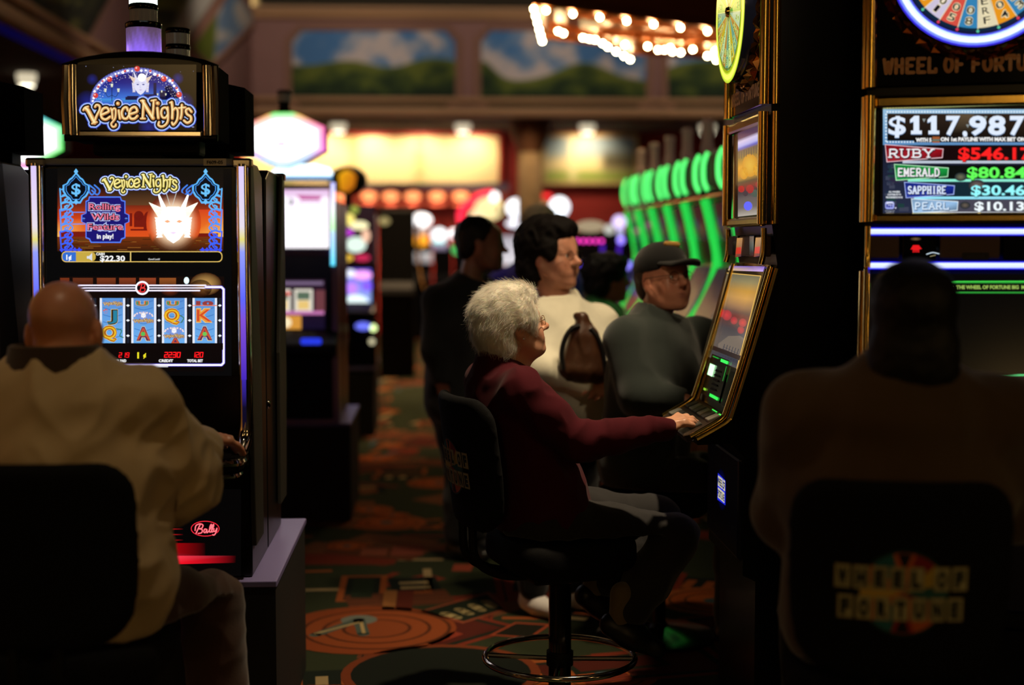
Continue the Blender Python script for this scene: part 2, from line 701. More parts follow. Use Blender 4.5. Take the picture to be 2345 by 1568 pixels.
def build_floor():
    rnd = random.Random(11)
    a = Art()
    G = (26, 34, 22)
    a.rect(-9, -2, 9.5, 24.5, (40, 45, 28))
    reds, oranges, creams, blues = (108, 40, 24), (136, 70, 32), (140, 120, 84), (56, 72, 76)

    def tile(cx, cy, rot, w, h, kind, z):
        ca, sa = math.cos(rot), math.sin(rot)
        T = lambda u, v: (cx + u * ca - v * sa, cy + u * sa + v * ca)
        R = lambda x0, y0, x1, y1, c, zz: a.poly([T(x0, y0), T(x1, y0), T(x1, y1), T(x0, y1)], c, zz)
        if kind == 0:        # framed card
            R(-w / 2, -h / 2, w / 2, h / 2, rnd.choice([oranges, reds]), z)
            R(-w / 2 + .03, -h / 2 + .03, w / 2 - .03, h / 2 - .03, (24, 30, 22), z + 1)
            R(-w / 2 + .06, -h / 2 + .06, w / 2 - .06, h / 2 - .06, rnd.choice([(70, 26, 18), (30, 40, 26), (84, 52, 30)]), z + 2)
        elif kind == 1:      # striped block
            R(-w / 2, -h / 2, w / 2, h / 2, rnd.choice([reds, (92, 50, 30), (110, 66, 40)]), z)
            for k in range(4):
                R(-w / 2, -h / 2 + h * (k + .4) / 4, w / 2, -h / 2 + h * (k + .55) / 4, (36, 26, 18), z + 1)
        elif kind == 2:      # ring with spokes
            n = 24
            for rr, c, q in ((w / 2, rnd.choice([oranges, (130, 66, 26)]), 0), (w * .40, (52, 34, 18), 1), (w * .38, (138, 66, 26), 2), (w * .26, (60, 36, 18), 3), (w * .24, (150, 74, 30), 4)):
                a.disc(cx, cy, rr, c, z + q, n=n)
            a.disc(cx, cy, w * .09, blues, z + 5)
        elif kind == 3:      # row of cream marks on a dark bar
            R(-w / 2, -h / 2, w / 2, h / 2, (22, 28, 22), z)
            k = -w / 2 + .03
            while k < w / 2 - .06:
                R(k, -h * .3, k + .045, h * .3, rnd.choice([creams, oranges]), z + 1)
                k += .09
        elif kind == 4:      # thin streak
            R(-w / 2, -.02, w / 2, .02, rnd.choice([reds, creams, blues, oranges]), z)

    for i in range(1500):
        x, y = rnd.uniform(-3.2, 5.5), rnd.uniform(3.5, 23.5)
        w = rnd.uniform(.18, .5)
        tile(x, y, rnd.choice([0, .25, -.5, .8, 1.57, 1.2]) + rnd.uniform(-.1, .1), w, w * rnd.uniform(.4, .8), rnd.choice([0, 0, 1, 1, 1, 2, 3, 4, 4]), 1 + (i % 40) * .15)

    def fl(px, py):
        p = atz(px, py, 0)
        return p.x, p.y
    # the motifs that can be picked out beside the plinth
    x, y = fl(840, 1440)
    a.disc(x, y, .36, (116, 54, 24), 20, n=30)
    for r, c, q in ((.30, (70, 34, 16), 21), (.285, (120, 58, 26), 22), (.22, (70, 34, 16), 23), (.205, (120, 58, 26), 24), (.14, (70, 34, 16), 25), (.125, (116, 56, 26), 26)):
        a.disc(x + .04, y, r, c, q, n=30)
    x2, y2 = fl(822, 1420)
    a.disc(x2, y2, .075, (92, 98, 90), 27)
    for dx in (-.16, .03):
        a.stroke([(x2, y2), (x2 + dx, y2 - .22)], .05, (64, 74, 66), 28)
        a.stroke([(x2 + .01, y2 - .03), (x2 + dx, y2 - .2)], .015, (150, 128, 84), 29)
    x, y = fl(1010, 1540)
    for r, c, q in ((.36, (104, 48, 24), 20), (.325, (20, 24, 18), 21)):
        a.disc(x, y, r, c, q, n=32)
    for k in range(60):
        a.rect(x + rnd.uniform(-.26, .2), y + rnd.uniform(-.22, .22), x + rnd.uniform(.0, .05), y, (30, 34, 26), 22) if False else None
    q = [fl(*p) for p in ((960, 1400), (1120, 1355), (1165, 1395), (1060, 1428))]
    a.poly(q, (120, 60, 38), 20)
    cx, cy = sum(p[0] for p in q) / 4, sum(p[1] for p in q) / 4
    a.poly([(cx + (p[0] - cx) * .86, cy + (p[1] - cy) * .86) for p in q], (24, 30, 20), 21)
    for k in range(4):
        u = (k + .6) / 4.4
        p = (q[0][0] * (1 - u) + q[1][0] * u, q[0][1] * (1 - u) + q[1][1] * u)
        r = (q[3][0] * (1 - u) + q[2][0] * u, q[3][1] * (1 - u) + q[2][1] * u)
        m0 = (p[0] * .6 + r[0] * .4, p[1] * .6 + r[1] * .4)
        m1 = (p[0] * .3 + r[0] * .7, p[1] * .3 + r[1] * .7)
        a.stroke([m0, m1], .045, (140, 124, 84), 22)
    q = [fl(*p) for p in ((1120, 1455), (1180, 1425), (1262, 1430), (1215, 1462))]
    a.poly(q, (140, 60, 34), 20)
    cx, cy = sum(p[0] for p in q) / 4, sum(p[1] for p in q) / 4
    a.poly([(cx + (p[0] - cx) * .84, cy + (p[1] - cy) * .84) for p in q], (26, 24, 16), 21)
    q = [fl(*p) for p in ((968, 1470), (1040, 1446), (1062, 1452), (990, 1478))]
    a.poly(q, (120, 46, 30), 20)
    for px0, py0, px1, py1, c in ((880, 1352, 910, 1402, (130, 84, 44)), (912, 1352, 948, 1402, (84, 34, 22)), (830, 1255, 890, 1272, (124, 66, 46)), (900, 1250, 975, 1272, (120, 60, 44)),
                                  (975, 1245, 1080, 1262, (112, 70, 44)), (1040, 1292, 1085, 1308, (130, 58, 40))):
        a.poly([fl(px0, py0), fl(px1, py0), fl(px1 - 6, py1), fl(px0 - 6, py1)], c, 20)
    o = a.build('floor', lambda u, v: Vector((u, v, 0)), (0, 0, 1), None, material=CARPET, step=0.00008)
    return struct(o)


build_floor()

PAINTW = mat('mauve_plaster', (150, 114, 110), 0.85, vary=0.12, vary_scale=2.0)
CORNICE = mat('tan_moulding', (186, 146, 108), 0.6)
DARKCEIL = mat('dark_ceiling', (22, 18, 17), 0.9)
LOWCEIL = mat('brown_ceiling', (70, 54, 50), 0.9)
REDWALL = mat('red_wall', (150, 34, 26), 0.7, vary=0.15, vary_scale=1.2)
BROWNWALL = mat('brown_wall', (92, 58, 40), 0.8)
C1 = Vector((-2.62, YF, 0))
C2 = Vector((-3.55, 16.9, 0))
C3 = Vector((-3.55, 1.0, 0))
XR = 9.5


def wall_quad(name, a, b, z0, z1, m, thick=0.12):
    a, b = Vector(a), Vector(b)
    d = (b - a).normalized()
    n = Vector((d.y, -d.x, 0))          # towards the room when walking a -> b with the room on the right
    mb = MB()
    p = [a, b, b - n * thick, a - n * thick]
    mb.add([(q.x, q.y, z0) for q in p] + [(q.x, q.y, z1) for q in p],
           [(0, 1, 5, 4), (1, 2, 6, 5), (2, 3, 7, 6), (3, 0, 4, 7), (4, 5, 6, 7), (3, 2, 1, 0)])
    return struct(mb.obj(name, m)), n


wall_quad('wall_frieze', C1, (XR, YF, 0), Z_LOW, Z_TOP, PAINTW)
wall_quad('wall_frieze_corner', C2, C1, Z_LOW, Z_TOP + 1, PAINTW)
wall_quad('wall_frieze_side', C3, C2, Z_LOW, Z_TOP + 1, PAINTW)
wall_quad('wall_back', (-9, 24.2, 0), (XR, 24.2, 0), 0, 3.4, REDWALL)
wall_quad('wall_left', (-9, -2, 0), (-9, 24.2, 0), 0, 3.4, mat('amber_wall', (206, 160, 96), .8))
wall_quad('wall_right', (XR, 24.2, 0), (XR, -2, 0), 0, 5.9, BROWNWALL)
struct(MB().box((-3.7, -2, 5.8), (XR, 21.3, 5.9)).obj('ceiling', DARKCEIL))
struct(MB().box((-9, 21.12, Z_LOW), (XR, 24.3, Z_LOW + .1)).obj('ceiling_far', LOWCEIL))
mb = MB()
pl = [(-9, -2), (C3.x - .12, -2), (C2.x - .12, C2.y), (C1.x - .12, 21.12), (-9, 21.12)]
mb.prism(pl, Z_LOW, Z_LOW + .1, lambda u, v, w: (u, v, w))
struct(mb.obj('ceiling_left', LOWCEIL))


def moulding(name, pts, z, r, m):
    mb = MB()
    mb.tube([(p[0], p[1], z) for p in pts], r, 8)
    return struct(mb.obj(name, m, smooth=True))


run = [(C3.x + .04, C3.y), (C2.x + .04, C2.y), (C1.x + .03, YF - .05), (XR - .02, YF - .05)]
moulding('trim_1', run, Z_LOW + .03, .075, CORNICE)
moulding('trim_2', run, Z_LOW + .2, .04, CORNICE)
moulding('trim_3', run[2:], Z_TOP - .06, .06, CORNICE)
struct(MB().box((C1.x, YF - .12, Z_TOP), (XR - .01, YF + .1, Z_TOP + .05)).obj('trim_4', CORNICE))

# ---- painted landscape panels in the frieze
MURAL = mat_attr('mural_paint', rough=0.8)
FRAMEM = mat('mauve_moulding', (150, 112, 96), 0.7)


def sky_hills(seed, hillfn, zone=1.0):
    def f(u, v):
        p = Vector((u * 5.0 * zone + seed, v * 2.6, seed))
        n = noise.fractal(p, 1.0, 2.0, 5) * .5 + .5
        c = mixc((74, 128, 190), (206, 198, 200), sstep(.38, .78, n + v * .18))
        h = hillfn(u)
        if v > h:
            t = (v - h) / max(.01, 1 - h)
            n2 = noise.fractal(Vector((u * 7 + seed, v * 6, 3.1)), 1, 2, 4) * .5 + .5
            g = mixc((98, 112, 36), (16, 44, 17), sstep(.0, .75, t + (n2 - .5) * .9))
            c = mixc(c, g, sstep(0, .03, v - h))
            c = mixc(c, (16, 36, 22), sstep(.45, 1.0, t) * .7 * n2 * 1.6)
        return c
    return f


def mural(label, px, fn, n, colfn, ch=(.07, .16), group='painted landscape panels in the frieze'):
    """px = (x0, y0, x1, y1) in the frame of fn; octagonal panel with a moulded frame"""
    x0, y0, x1, y1 = px
    c = fn((x0 + x1) / 2, (y0 + y1) / 2)
    t = thing('landscape_mural', label, 'mural', c, group=group)
    cx, cy = ch

    def m(u, v):
        k = min(v, 1 - v)
        ins = cx * max(0.0, 1 - k / cy)
        return fn(x0 + (x1 - x0) * (ins + u * (1 - 2 * ins)), y0 + (y1 - y0) * v) + n * .02
    col = lambda u, v: colfn(u, v)
    grid_art('painting', m, n, 90, 44, col, t, c, MURAL)
    octo = [(cx, 0), (1 - cx, 0), (1, cy), (1, 1 - cy), (1 - cx, 1), (cx, 1), (0, 1 - cy), (0, cy)]
    for w, r, q in ((0, .035, .02), (.016, .04, .03)):
        pts = [fn(x0 + (x1 - x0) * (u + (u - .5) * w * 2), y0 + (y1 - y0) * (v + (v - .5) * w * 4)) + n * q for u, v in octo]
        MB().tube(pts, r, 8, closed=True).obj('frame', FRAMEM, t, smooth=True, off=c)
    return t


nF = Vector((0, -1, 0))
fF = lambda x, y: at(x, y, YF)
mural('painted landscape panel with a wide green valley, beside the angled corner of the frieze', (664, 66, 1048, 252), fF, nF,
      sky_hills(1.3, lambda u: .36 + .10 * math.sin(u * 5.5 + 4.8 - .4) * -1 + .22 * math.exp(-((u - .60) / .2) ** 2) - .02))
mural('painted landscape panel with a rounded green hill, partly behind the bulb-lined canopy', (1096, 66, 1484, 255), fF, nF,
      sky_hills(5.1, lambda u: .62 - .24 * math.exp(-((u - .02) / .10) ** 2) - .22 * math.exp(-((u - .62) / .2) ** 2)))
mural('painted landscape panel with green hills, cut off by the gold-trimmed slot machine', (1524, 66, 1904, 258), fF, nF,
      sky_hills(8.2, lambda u: .46 - .1 * math.sin(u * 6)))


def quad_mural(label, corners, p0, n, colfn):
    P = [onplane(x, y, p0, n) for x, y in corners]
    c = sum(P, Vector()) / 4
    t = thing('landscape_mural', label, 'mural', c, group='painted landscape panels in the frieze')
    n = Vector(n)

    def m(u, v):
        return (P[0] * (1 - u) + P[1] * u) * (1 - v) + (P[3] * (1 - u) + P[2] * u) * v + n * .02
    grid_art('painting', m, n, 40, 40, colfn, t, c, MURAL)
    MB().tube([q + n * .03 for q in P], .035, 8, closed=True).obj('frame', FRAMEM, t, smooth=True, off=c)
    return t


d12 = (C1 - C2).normalized()
n12 = Vector((d12.y, -d12.x, 0))
quad_mural('slanting pale blue painted sky panel high beside the frieze corner', ((528, -34), (584, 46), (478, 152), (432, 108)), C1, n12,
           lambda u, v: mixc(mixc((112, 146, 186), (196, 196, 196), sstep(.4, .7, noise.noise(Vector((u * 2, v * 4, 2))) * .5 + .5)), (104, 122, 34), sstep(.62, .72, v + (u - .5) * -.55)))
quad_mural('painted panel fading from green leaves to pale sky, above the lit topper candle', ((326, -60), (508, -30), (418, 104), (326, 88)), C1, n12,
           lambda u, v: mixc(mixc((40, 52, 26), (120, 128, 44), sstep(.3, .7, noise.fractal(Vector((u * 4, v * 4, 1)), 1, 2, 4) * .5 + .5)), (190, 190, 184), sstep(.55, .75, u + v * .1)))
quad_mural('dark painted foliage panel with a pointed lower corner, at the top left', ((40, -70), (280, -60), (189, 104), (64, 26)), C2, Vector((1, 0, 0)),
           lambda u, v: mixc((26, 34, 20), (96, 96, 44), sstep(.35, .8, noise.fractal(Vector((u * 5, v * 5, 7)), 1, 2, 4) * .5 + .5)))
# blue cove light under the side frieze
t = MB().box((C3.x - .16, 11.0, Z_LOW - .05), (C3.x - .1, 15.6, Z_LOW)).obj('trim_5', mat('blue_cove', (20, 24, 160), .5, emit=.03, emit_rgb=(30, 30, 255)))
struct(t)

# ---- ceiling downlights
LAMPW = mat('lamp_glass', (255, 244, 214), .4, emit=5.0, emit_rgb=(255, 244, 214))
DISHM = mat('white_enamel', (230, 226, 214), .4, emit=.7, emit_rgb=(255, 240, 205))


def downlight(px, py, label, r=.13, watts=0):
    p = atz(px, py, Z_LOW - .06)
    t = thing('ceiling_downlight', label, 'ceiling light', (p.x, p.y, Z_LOW), group='downlights in the low ceiling')
    MB().lathe([(r * .72, -.13), (r * .98, -.06), (r, 0)], 24).obj('dish', DISHM, t, smooth=True)
    MB().lathe([(r * .7, -.14), (r * .7, -.128)], 24).obj('lens', LAMPW, t)
    if watts:
        o = lamp_spot('ceiling_or_fill_spot', (p.x, p.y, Z_LOW - .2), (p.x, p.y + .5, 0), watts, WARM, 120, 1.0, .08)
    return p


for px, lab in ((775, 'ceiling downlight above the left end of the cream sign'), (1060, 'ceiling downlight above the right end of the long cream sign'),
                (1345, 'ceiling downlight right above the small landscape sign'), (1620, 'ceiling downlight farthest to the right, above the green-lit machines')):
    downlight(px, 293 + (px - 1000) * .004, lab, .125, 60)
downlight(61, 181, 'round ceiling downlight above the left-hand machine topper', .105, 10)

# ---- far wall: lit signs
NB = Vector((0, -1, 0))
YB = 24.12


def sign(name, label, cat, px, art, frame_m, depth=.08, group=None, fr=.06):
    x0, y0, x1, y1 = px
    a, b = at(x0, y1, YB), at(x1, y0, YB)
    c = Vector(((a.x + b.x) / 2, YB, (a.z + b.z) / 2))
    t = thing(name, label, cat, c, group=group)
    MB().box((a.x - fr, YB - depth, a.z - fr), (b.x + fr, YB + .04, b.z + fr)).obj('frame', frame_m, t, off=c, bevel=.01)
    grid_art('panel', lambda u, v: Vector((a.x + (b.x - a.x) * u, YB - depth - .004, b.z + (a.z - b.z) * v)), NB, 60, 16, art, t, c, PRINT)
    return t


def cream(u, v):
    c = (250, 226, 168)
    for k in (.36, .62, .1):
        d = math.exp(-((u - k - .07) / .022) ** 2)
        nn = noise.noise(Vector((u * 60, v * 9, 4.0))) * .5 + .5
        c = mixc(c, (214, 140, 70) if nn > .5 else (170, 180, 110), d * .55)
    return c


def field(u, v):
    c = mixc((150, 170, 180), (222, 206, 150), sstep(.3, .6, v))
    c = mixc(c, (150, 172, 70), sstep(.68, .9, v))
    d = sstep(.58, .7, u) * math.exp(-((v - .55) / .22) ** 2)
    c = mixc(c, (60, 54, 34), d * .8)
    return mixc(c, (236, 226, 170), math.exp(-((u - .3) / .06) ** 2) * .8)


REDFRAME = mat('red_frame', (190, 52, 38), .5)
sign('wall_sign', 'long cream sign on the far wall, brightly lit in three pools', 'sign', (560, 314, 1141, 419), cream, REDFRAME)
sign('wall_sign', 'small landscape sign with green field on the far wall beside the column', 'sign', (1249, 316, 1452, 414), field, mat('cream_frame', (226, 196, 130), .5))
for px in (620, 740, 850, 965, 1080, 1340):
    p = at(px, 310, YB)
    lamp_spot('sign_spot', (p.x, 23.42, 3.32), (p.x, YB, 2.80), 62 if px != 1340 else 62, WARM, 110, 1.0, .05)
# grey ledge, red canopy with lamps, lit back bar below the long sign
a, b = at(836, 437, 23.6), at(1165, 421, 23.6)
struct(MB().box((-6, 23.45, a.z), (b.x, 24.1, b.z)).obj('trim_6', mat('grey_ledge', (110, 100, 116), .6)))
a, b = at(700, 470, 23.45), at(1165, 438, 23.45)
struct(MB().box((-6, 23.4, a.z), (b.x, 24.1, b.z)).obj('trim_7', mat('red_canopy', (150, 54, 36), .6)))
GLOWO = mat('amber_lamp', (255, 150, 90), .5, emit=1.6, emit_rgb=(255, 158, 100))
for i, px in enumerate((785, 845, 895, 945, 1000, 1055)):
    p = at(px, 449, 23.36)
    t = thing('canopy_lamp', 'amber lamp on the red canopy under the long cream sign', 'lamp', p, group='amber lamps on the red canopy')
    MB().ball((0, 0, 0), (.13, .05, .075), 12, 8).obj('shade', GLOWO, t, smooth=True)
    lamp_spot('canopy_spot', (p.x, p.y - .1, p.z - .1), (p.x, 24.1, .6), 45, WARM2, 120, 1.0, .1)

# ---- column
cx = at(1214, 400, 22.0).x
r = (1243 - 1186) / 2 / FPX * 22.0
t = thing('decorative_column', 'tan striped column with a broad capital, standing before the far wall', 'column', (cx, 22.0, 0))
prof = []
mb = MB()
n = 28
vs, fs = [], []
for j in range(2):
    for k in range(n * 2):
        a = PI * k / n
        rr = r * (1.0 if k % 2 else .93)
        vs.append((rr * math.cos(a), rr * math.sin(a), 2.95 * j + .02))
for k in range(n * 2):
    q = (k + 1) % (n * 2)
    fs.append((k, q, n * 2 + q, n * 2 + k))
mesh_obj('shaft', vs, fs, mat('tan_stone', (196, 160, 112), .6, vary=.3, vary_scale=5), t)
MB().box((-r * 1.5, -r * 1.5, 0), (r * 1.5, r * 1.5, .3)).obj('base', mat('brown_stone', (120, 76, 48), .6), t, bevel=.03)
MB().lathe([(r, 2.9), (r * 1.15, 3.0), (r * 1.25, 3.05), (r * 1.6, 3.2), (r * 1.7, 3.37)], 24).obj('capital', mat('brown_stone'), t, smooth=True)

lamp_spot('added_column_spot', (cx - .1, 21.25, 3.32), (cx, 22.0, 1.9), 24, WARM, 100, 1.0, .1)  # lamp put in only to brighten the column
# ================================================================== LEFT BANK OF MACHINES
GREYTAG = mat('grey_tag', (120, 112, 100), .6)
DECKM = mat('deck_black', (14, 13, 13), .25)
PLINTHTOP = mat('plinth_laminate', (112, 104, 150), .38, spec=.5)  # bluish tone holds the lilac light reflected on the top
PLINTH = mat('plinth_dark', (12, 10, 9), .7)
FRONTM = mat('front_panel_black', (7, 7, 8), .22, spec=.35)
LENSM = mat('clear_ribbed_lens', (200, 190, 205), .25, trans=.0, spec=.5)
YV = 4.23                              # front plane of the near bank
SV = FPX / YV
VC = Vector((at(326, 600, YV).x, YV, .5515))


def vx(px):                            # photo column -> metres across the cabinet
    return at(px, 560, YV).x - VC.x


def vz(py):                            # photo row -> metres above the plinth
    return at(326, py, YV).z - VC.z


HW = .314
ZT = vz(366)


def strip_gradient(a, x0, x1, y0, y1, stops, g=1.0):
    for (t0, c0), (t1, c1) in zip(stops[:-1], stops[1:]):
        a.rect(x0, y0 + (y1 - y0) * t0, x1, y0 + (y1 - y0) * t1, c0, 0, c1, g)


def v22(name, label, group, front=True, topper=True):
    """upright video machine in its own frame: x across, -y towards the player, z up from the plinth"""
    t = thing(name, label, 'slot machine', (0, 0, 0), group=group)
    # cabinet with a V-shaped side recess: belly, slanted deck step, upright screen part
    prof = [(.05, 0), (.05, vz(1060)), (.02, vz(860)), (.012, ZT - .02), (.03, ZT), (.30, ZT), (.40, ZT - .03), (.44, .5), (.44, 0)]
    MB().prism(prof, -HW + .015, HW - .015, lambda u, v, w: (w, u, v)).obj('cabinet', BLACK, t, bevel=.006)
    for s in (-1, 1):
        sp = [(.0, .30), (-.015, .5), (-.012, ZT - .01), (.05, ZT - .005), (.19, .62), (.2, .1), (.02, .1)]
        MB().prism(sp, s * (HW - .012), s * (HW + .002), lambda u, v, w: (w, u, v)).obj('side_panel', OLIVE, t, bevel=.003)
        # chrome pillar with a light strip set in it
        pth = [(s * (HW - .022), -.012, ZT - .012), (s * (HW - .020), -.018, .75), (s * (HW - .018), -.02, .50), (s * (HW - .022), -.03, .43), (s * (HW - .03), -.06, .395)]
        p = MB().tube(crom(pth, 6), .021, 12).obj('chrome_pillar', CHROME, t, smooth=True)
        a = Art(1.15)
        strip_gradient(a, -.0075, .0075, ZT - .02, .60, [(0, (226, 206, 255)), (.28, (235, 225, 240)), (.34, (235, 225, 120)), (.4, (150, 160, 255)), (.62, (96, 104, 255)), (.72, (130, 80, 220)), (1, (70, 40, 190))])
        strip_gradient(a, -.006, .006, .60, .44, [(0, (60, 40, 170)), (.5, (14, 10, 40)), (1, (6, 5, 16))])
        a.build('light_strip', lambda u, v, s=s: Vector((s * (HW - .021) + u, -.042 + .004 * abs(u), v)), (0, -1, 0), p)
        MB().box((s * (HW - .022) - .028, -.03, ZT - .022), (s * (HW - .022) + .028, .02, ZT + .004)).obj('corner_cap', CHROME, t, bevel=.006)
    MB().box((-HW + .045, -.02, ZT - .016), (HW - .045, .03, ZT + .003)).obj('top_bar', mat('warm_chrome'), t, bevel=.005)
    MB().box((-HW + .04, -.004, vz(862)), (HW - .04, .03, ZT - .018)).obj('screen_bezel', FRONTM, t, bevel=.003)
    # button deck with a rounded chrome rim
    dz = vz(1036)
    out = []
    for x, y in [(-HW + .03, .04), (-HW + .02, -.10), (-HW + .07, -.155), (0, -.17), (HW - .07, -.155), (HW - .02, -.10), (HW - .03, .04)]:
        out.append((x, y))
    out = crom(out, 5)
    MB().prism(out, dz - .035, dz, lambda u, v, w: (u, v, w + .02 * max(0, v + .12))).obj('button_deck', DECKM, t, bevel=.006)
    MB().tube([(u, v, dz - .012) for u, v in out], .011, 8).obj('deck_rim', CHROME, t, smooth=True)
    MB().tube([(u * .965, v * .94, dz - .05) for u, v in out], .008, 8).obj('lower_rim', CHROME, t, smooth=True)
    if front:
        for k in range(6):
            b = MB().box((-.2 + k * .075, -.115, dz), (-.15 + k * .075, -.085, dz + .008))
            b.obj('button', mat('button_dim', (60, 52, 48), .3), t, bevel=.003)
    if topper:
        zb, zs, zc = vz(317), vz(146), vz(121)
        hw = .218
        MB().box((-.155, .08, vz(352)), (.155, .2, zb + .01)).obj('topper_bracket', BLACKM, t, bevel=.01)
        MB().box((-.12, .06, ZT - .002), (.05, .24, vz(350))).obj('topper_foot', BLACKM, t, bevel=.006)
        arc = [(-hw, zb), (hw, zb), (hw, zs)] + [(hw - .0 - (2 * hw) * k / 12, zs + (zc - zs) * math.sin(PI * k / 12)) for k in range(1, 12)] + [(-hw, zs)]
        sg = MB().prism(arc, .03, .26, lambda u, v, w: (u, w, v)).obj('topper_sign', mat('black_matte', (8, 8, 8), .95, spec=.05), t, bevel=.012)
        if front:
            MB().tube([(u * .985, .022, zb + (v - zb) * .985 + .002) for u, v in arc], .010, 8, closed=True).obj('topper_rim', BLACK, t, smooth=True)
            for s in (-1, 1):
                MB().tube([(s * (hw - .028), .022, zb + .010), (s * (hw - .027), .020, (zb + zs) / 2), (s * (hw - .028), .022, zs - .002)], .016, 14).obj('topper_pillar', CHROME, t, smooth=True)
                MB().tube([(s * (hw - .004), .018, zb + .012), (s * (hw - .002), .014, (zb + zs) / 2), (s * (hw - .006), .018, zs - .004)], .011, 8).obj('chrome_edge', CHROME, t, smooth=True)
            ar = [(-hw + .042, zs - .022), (hw - .042, zs - .022), (hw - .042, zs + .002)] + [((hw - .042) * math.cos(PI * k / 10), zs + (zc - zs - .012) * math.sin(PI * k / 10)) for k in range(1, 10)] + [(-hw + .042, zs + .002)]
            MB().prism(ar, .010, .03, lambda u, v, w: (u, w, v)).obj('arched_chrome', mat('warm_chrome', (255, 190, 110), .3, 1.0), t, bevel=.003)  # orange tone meant for the warm reflection along the arch
            MB().box((-hw + .042, .004, zb + .004), (hw - .042, .03, zb + .024)).obj('lower_chrome', CHROME, t, bevel=.005)
    return t


def candle(parent_name, label, x, y, z, r, hs, lit, group):
    """tower light standing on a topper: hs = heights of the sections from below"""
    t = thing(parent_name, label, 'tower light', (x, y, z), group=group)
    h = 0.0
    dark = mat('candle_cap', (26, 24, 24), .15, metal=.8)
    MB().lathe([(r * 1.02, 0), (r * 1.02, .012)], 24).obj('base_ring', dark, t, smooth=True)
    h = .012
    for i, (hh, rr, m) in enumerate(hs):
        mb = MB()
        n = 40
        vs, fs = [], []
        for j in range(2):
            for k in range(n):
                a = 2 * PI * k / n
                q = r * rr * (1.0 if k % 2 else .965)
                vs.append((q * math.cos(a), q * math.sin(a), h + hh * j))
        for k in range(n):
            fs.append((k, (k + 1) % n, n + (k + 1) % n, n + k))
        if isinstance(m, list):
            vs, fs, cs = [], [], []
            for j in range(9):
                for k in range(n):
                    a = 2 * PI * k / n
                    q = r * rr * (1.0 if k % 2 else .965)
                    vs.append((q * math.cos(a), q * math.sin(a), h + hh * j / 8))
                    w = math.sin(k * 2.3 + j) * .12 + math.sin(k * .55 + 1.0) * .16
                    c = lin(mixc(m[0], m[1], min(1, max(0, j / 8 + w))))
                    g = 1.0 + 1.6 * math.exp(-((j - 1.5) / 1.6) ** 2) * max(0, math.sin(k * .31 + .6)) ** 6
                    cs.append(tuple(x * g for x in c))
            for j in range(8):
                for k in range(n):
                    fs.append((j * n + k, j * n + (k + 1) % n, (j + 1) * n + (k + 1) % n, (j + 1) * n + k))
            mesh_obj('lens', vs, fs, SCREEN, t, colors=cs)
        else:
            mesh_obj('lens', vs, fs, m, t)
        h += hh
        MB().lathe([(r * rr * 1.01, h), (r * rr * 1.05, h + .004), (r * rr * 1.05, h + .014), (r * rr * .97, h + .018)], 24).obj('ring', dark, t, smooth=True)
        h += .018
    return t


# ---- Venice Nights lettering, as strokes (in the sign's own units)
LOGO = [
    ([(722, 908), (742, 925), (775, 985), (795, 1022)], 34), ([(795, 1022), (812, 970), (838, 920), (836, 888), (812, 880), (800, 896)], 18), ([(702, 922), (716, 902), (742, 894)], 16), ([(775, 1030), (815, 1018)], 14),
    ([(848, 962), (905, 938), (915, 925), (898, 903), (868, 910), (850, 945), (858, 985), (890, 997), (925, 975)], 20),
    ([(932, 908), (941, 930), (946, 992)], 17), ([(942, 930), (957, 908), (972, 922), (968, 985), (950, 1012), (934, 1034), (948, 1057), (970, 1050), (973, 1036)], 15),
    ([(997, 925), (1007, 990)], 19), ([(989, 868), (990, 869)], 30),
    ([(1072, 925), (1062, 900), (1036, 908), (1022, 945), (1034, 985), (1062, 990), (1080, 968)], 20),
    ([(1088, 955), (1142, 938), (1150, 922), (1132, 897), (1100, 910), (1084, 950), (1096, 988), (1128, 990), (1152, 968)], 20),
    ([(1196, 988), (1200, 920), (1204, 850)], 20), ([(1196, 848), (1230, 905), (1282, 986)], 30), ([(1278, 985), (1284, 920), (1288, 845)], 18), ([(1180, 990), (1215, 990)], 14), ([(1180, 846), (1210, 846)], 14), ([(1268, 846), (1306, 840)], 14),
    ([(1318, 905), (1326, 985)], 22), ([(1320, 866), (1321, 867)], 32),
    ([(1404, 925), (1388, 902), (1360, 910), (1350, 945), (1362, 980), (1388, 982), (1404, 960)], 18), ([(1404, 900), (1408, 985), (1395, 1030), (1360, 1054), (1328, 1044), (1332, 1018)], 18),
    ([(1438, 858), (1444, 920), (1442, 988)], 22), ([(1444, 930), (1470, 905), (1488, 930), (1482, 1000), (1452, 1040), (1440, 1022)], 18), ([(1422, 862), (1440, 858)], 14),
    ([(1522, 880), (1520, 950), (1512, 990)], 20), ([(1494, 906), (1552, 900)], 16),
    ([(1602, 935), (1580, 910), (1556, 925), (1566, 955), (1596, 975), (1596, 1008), (1566, 1024), (1540, 1006)], 20),
]


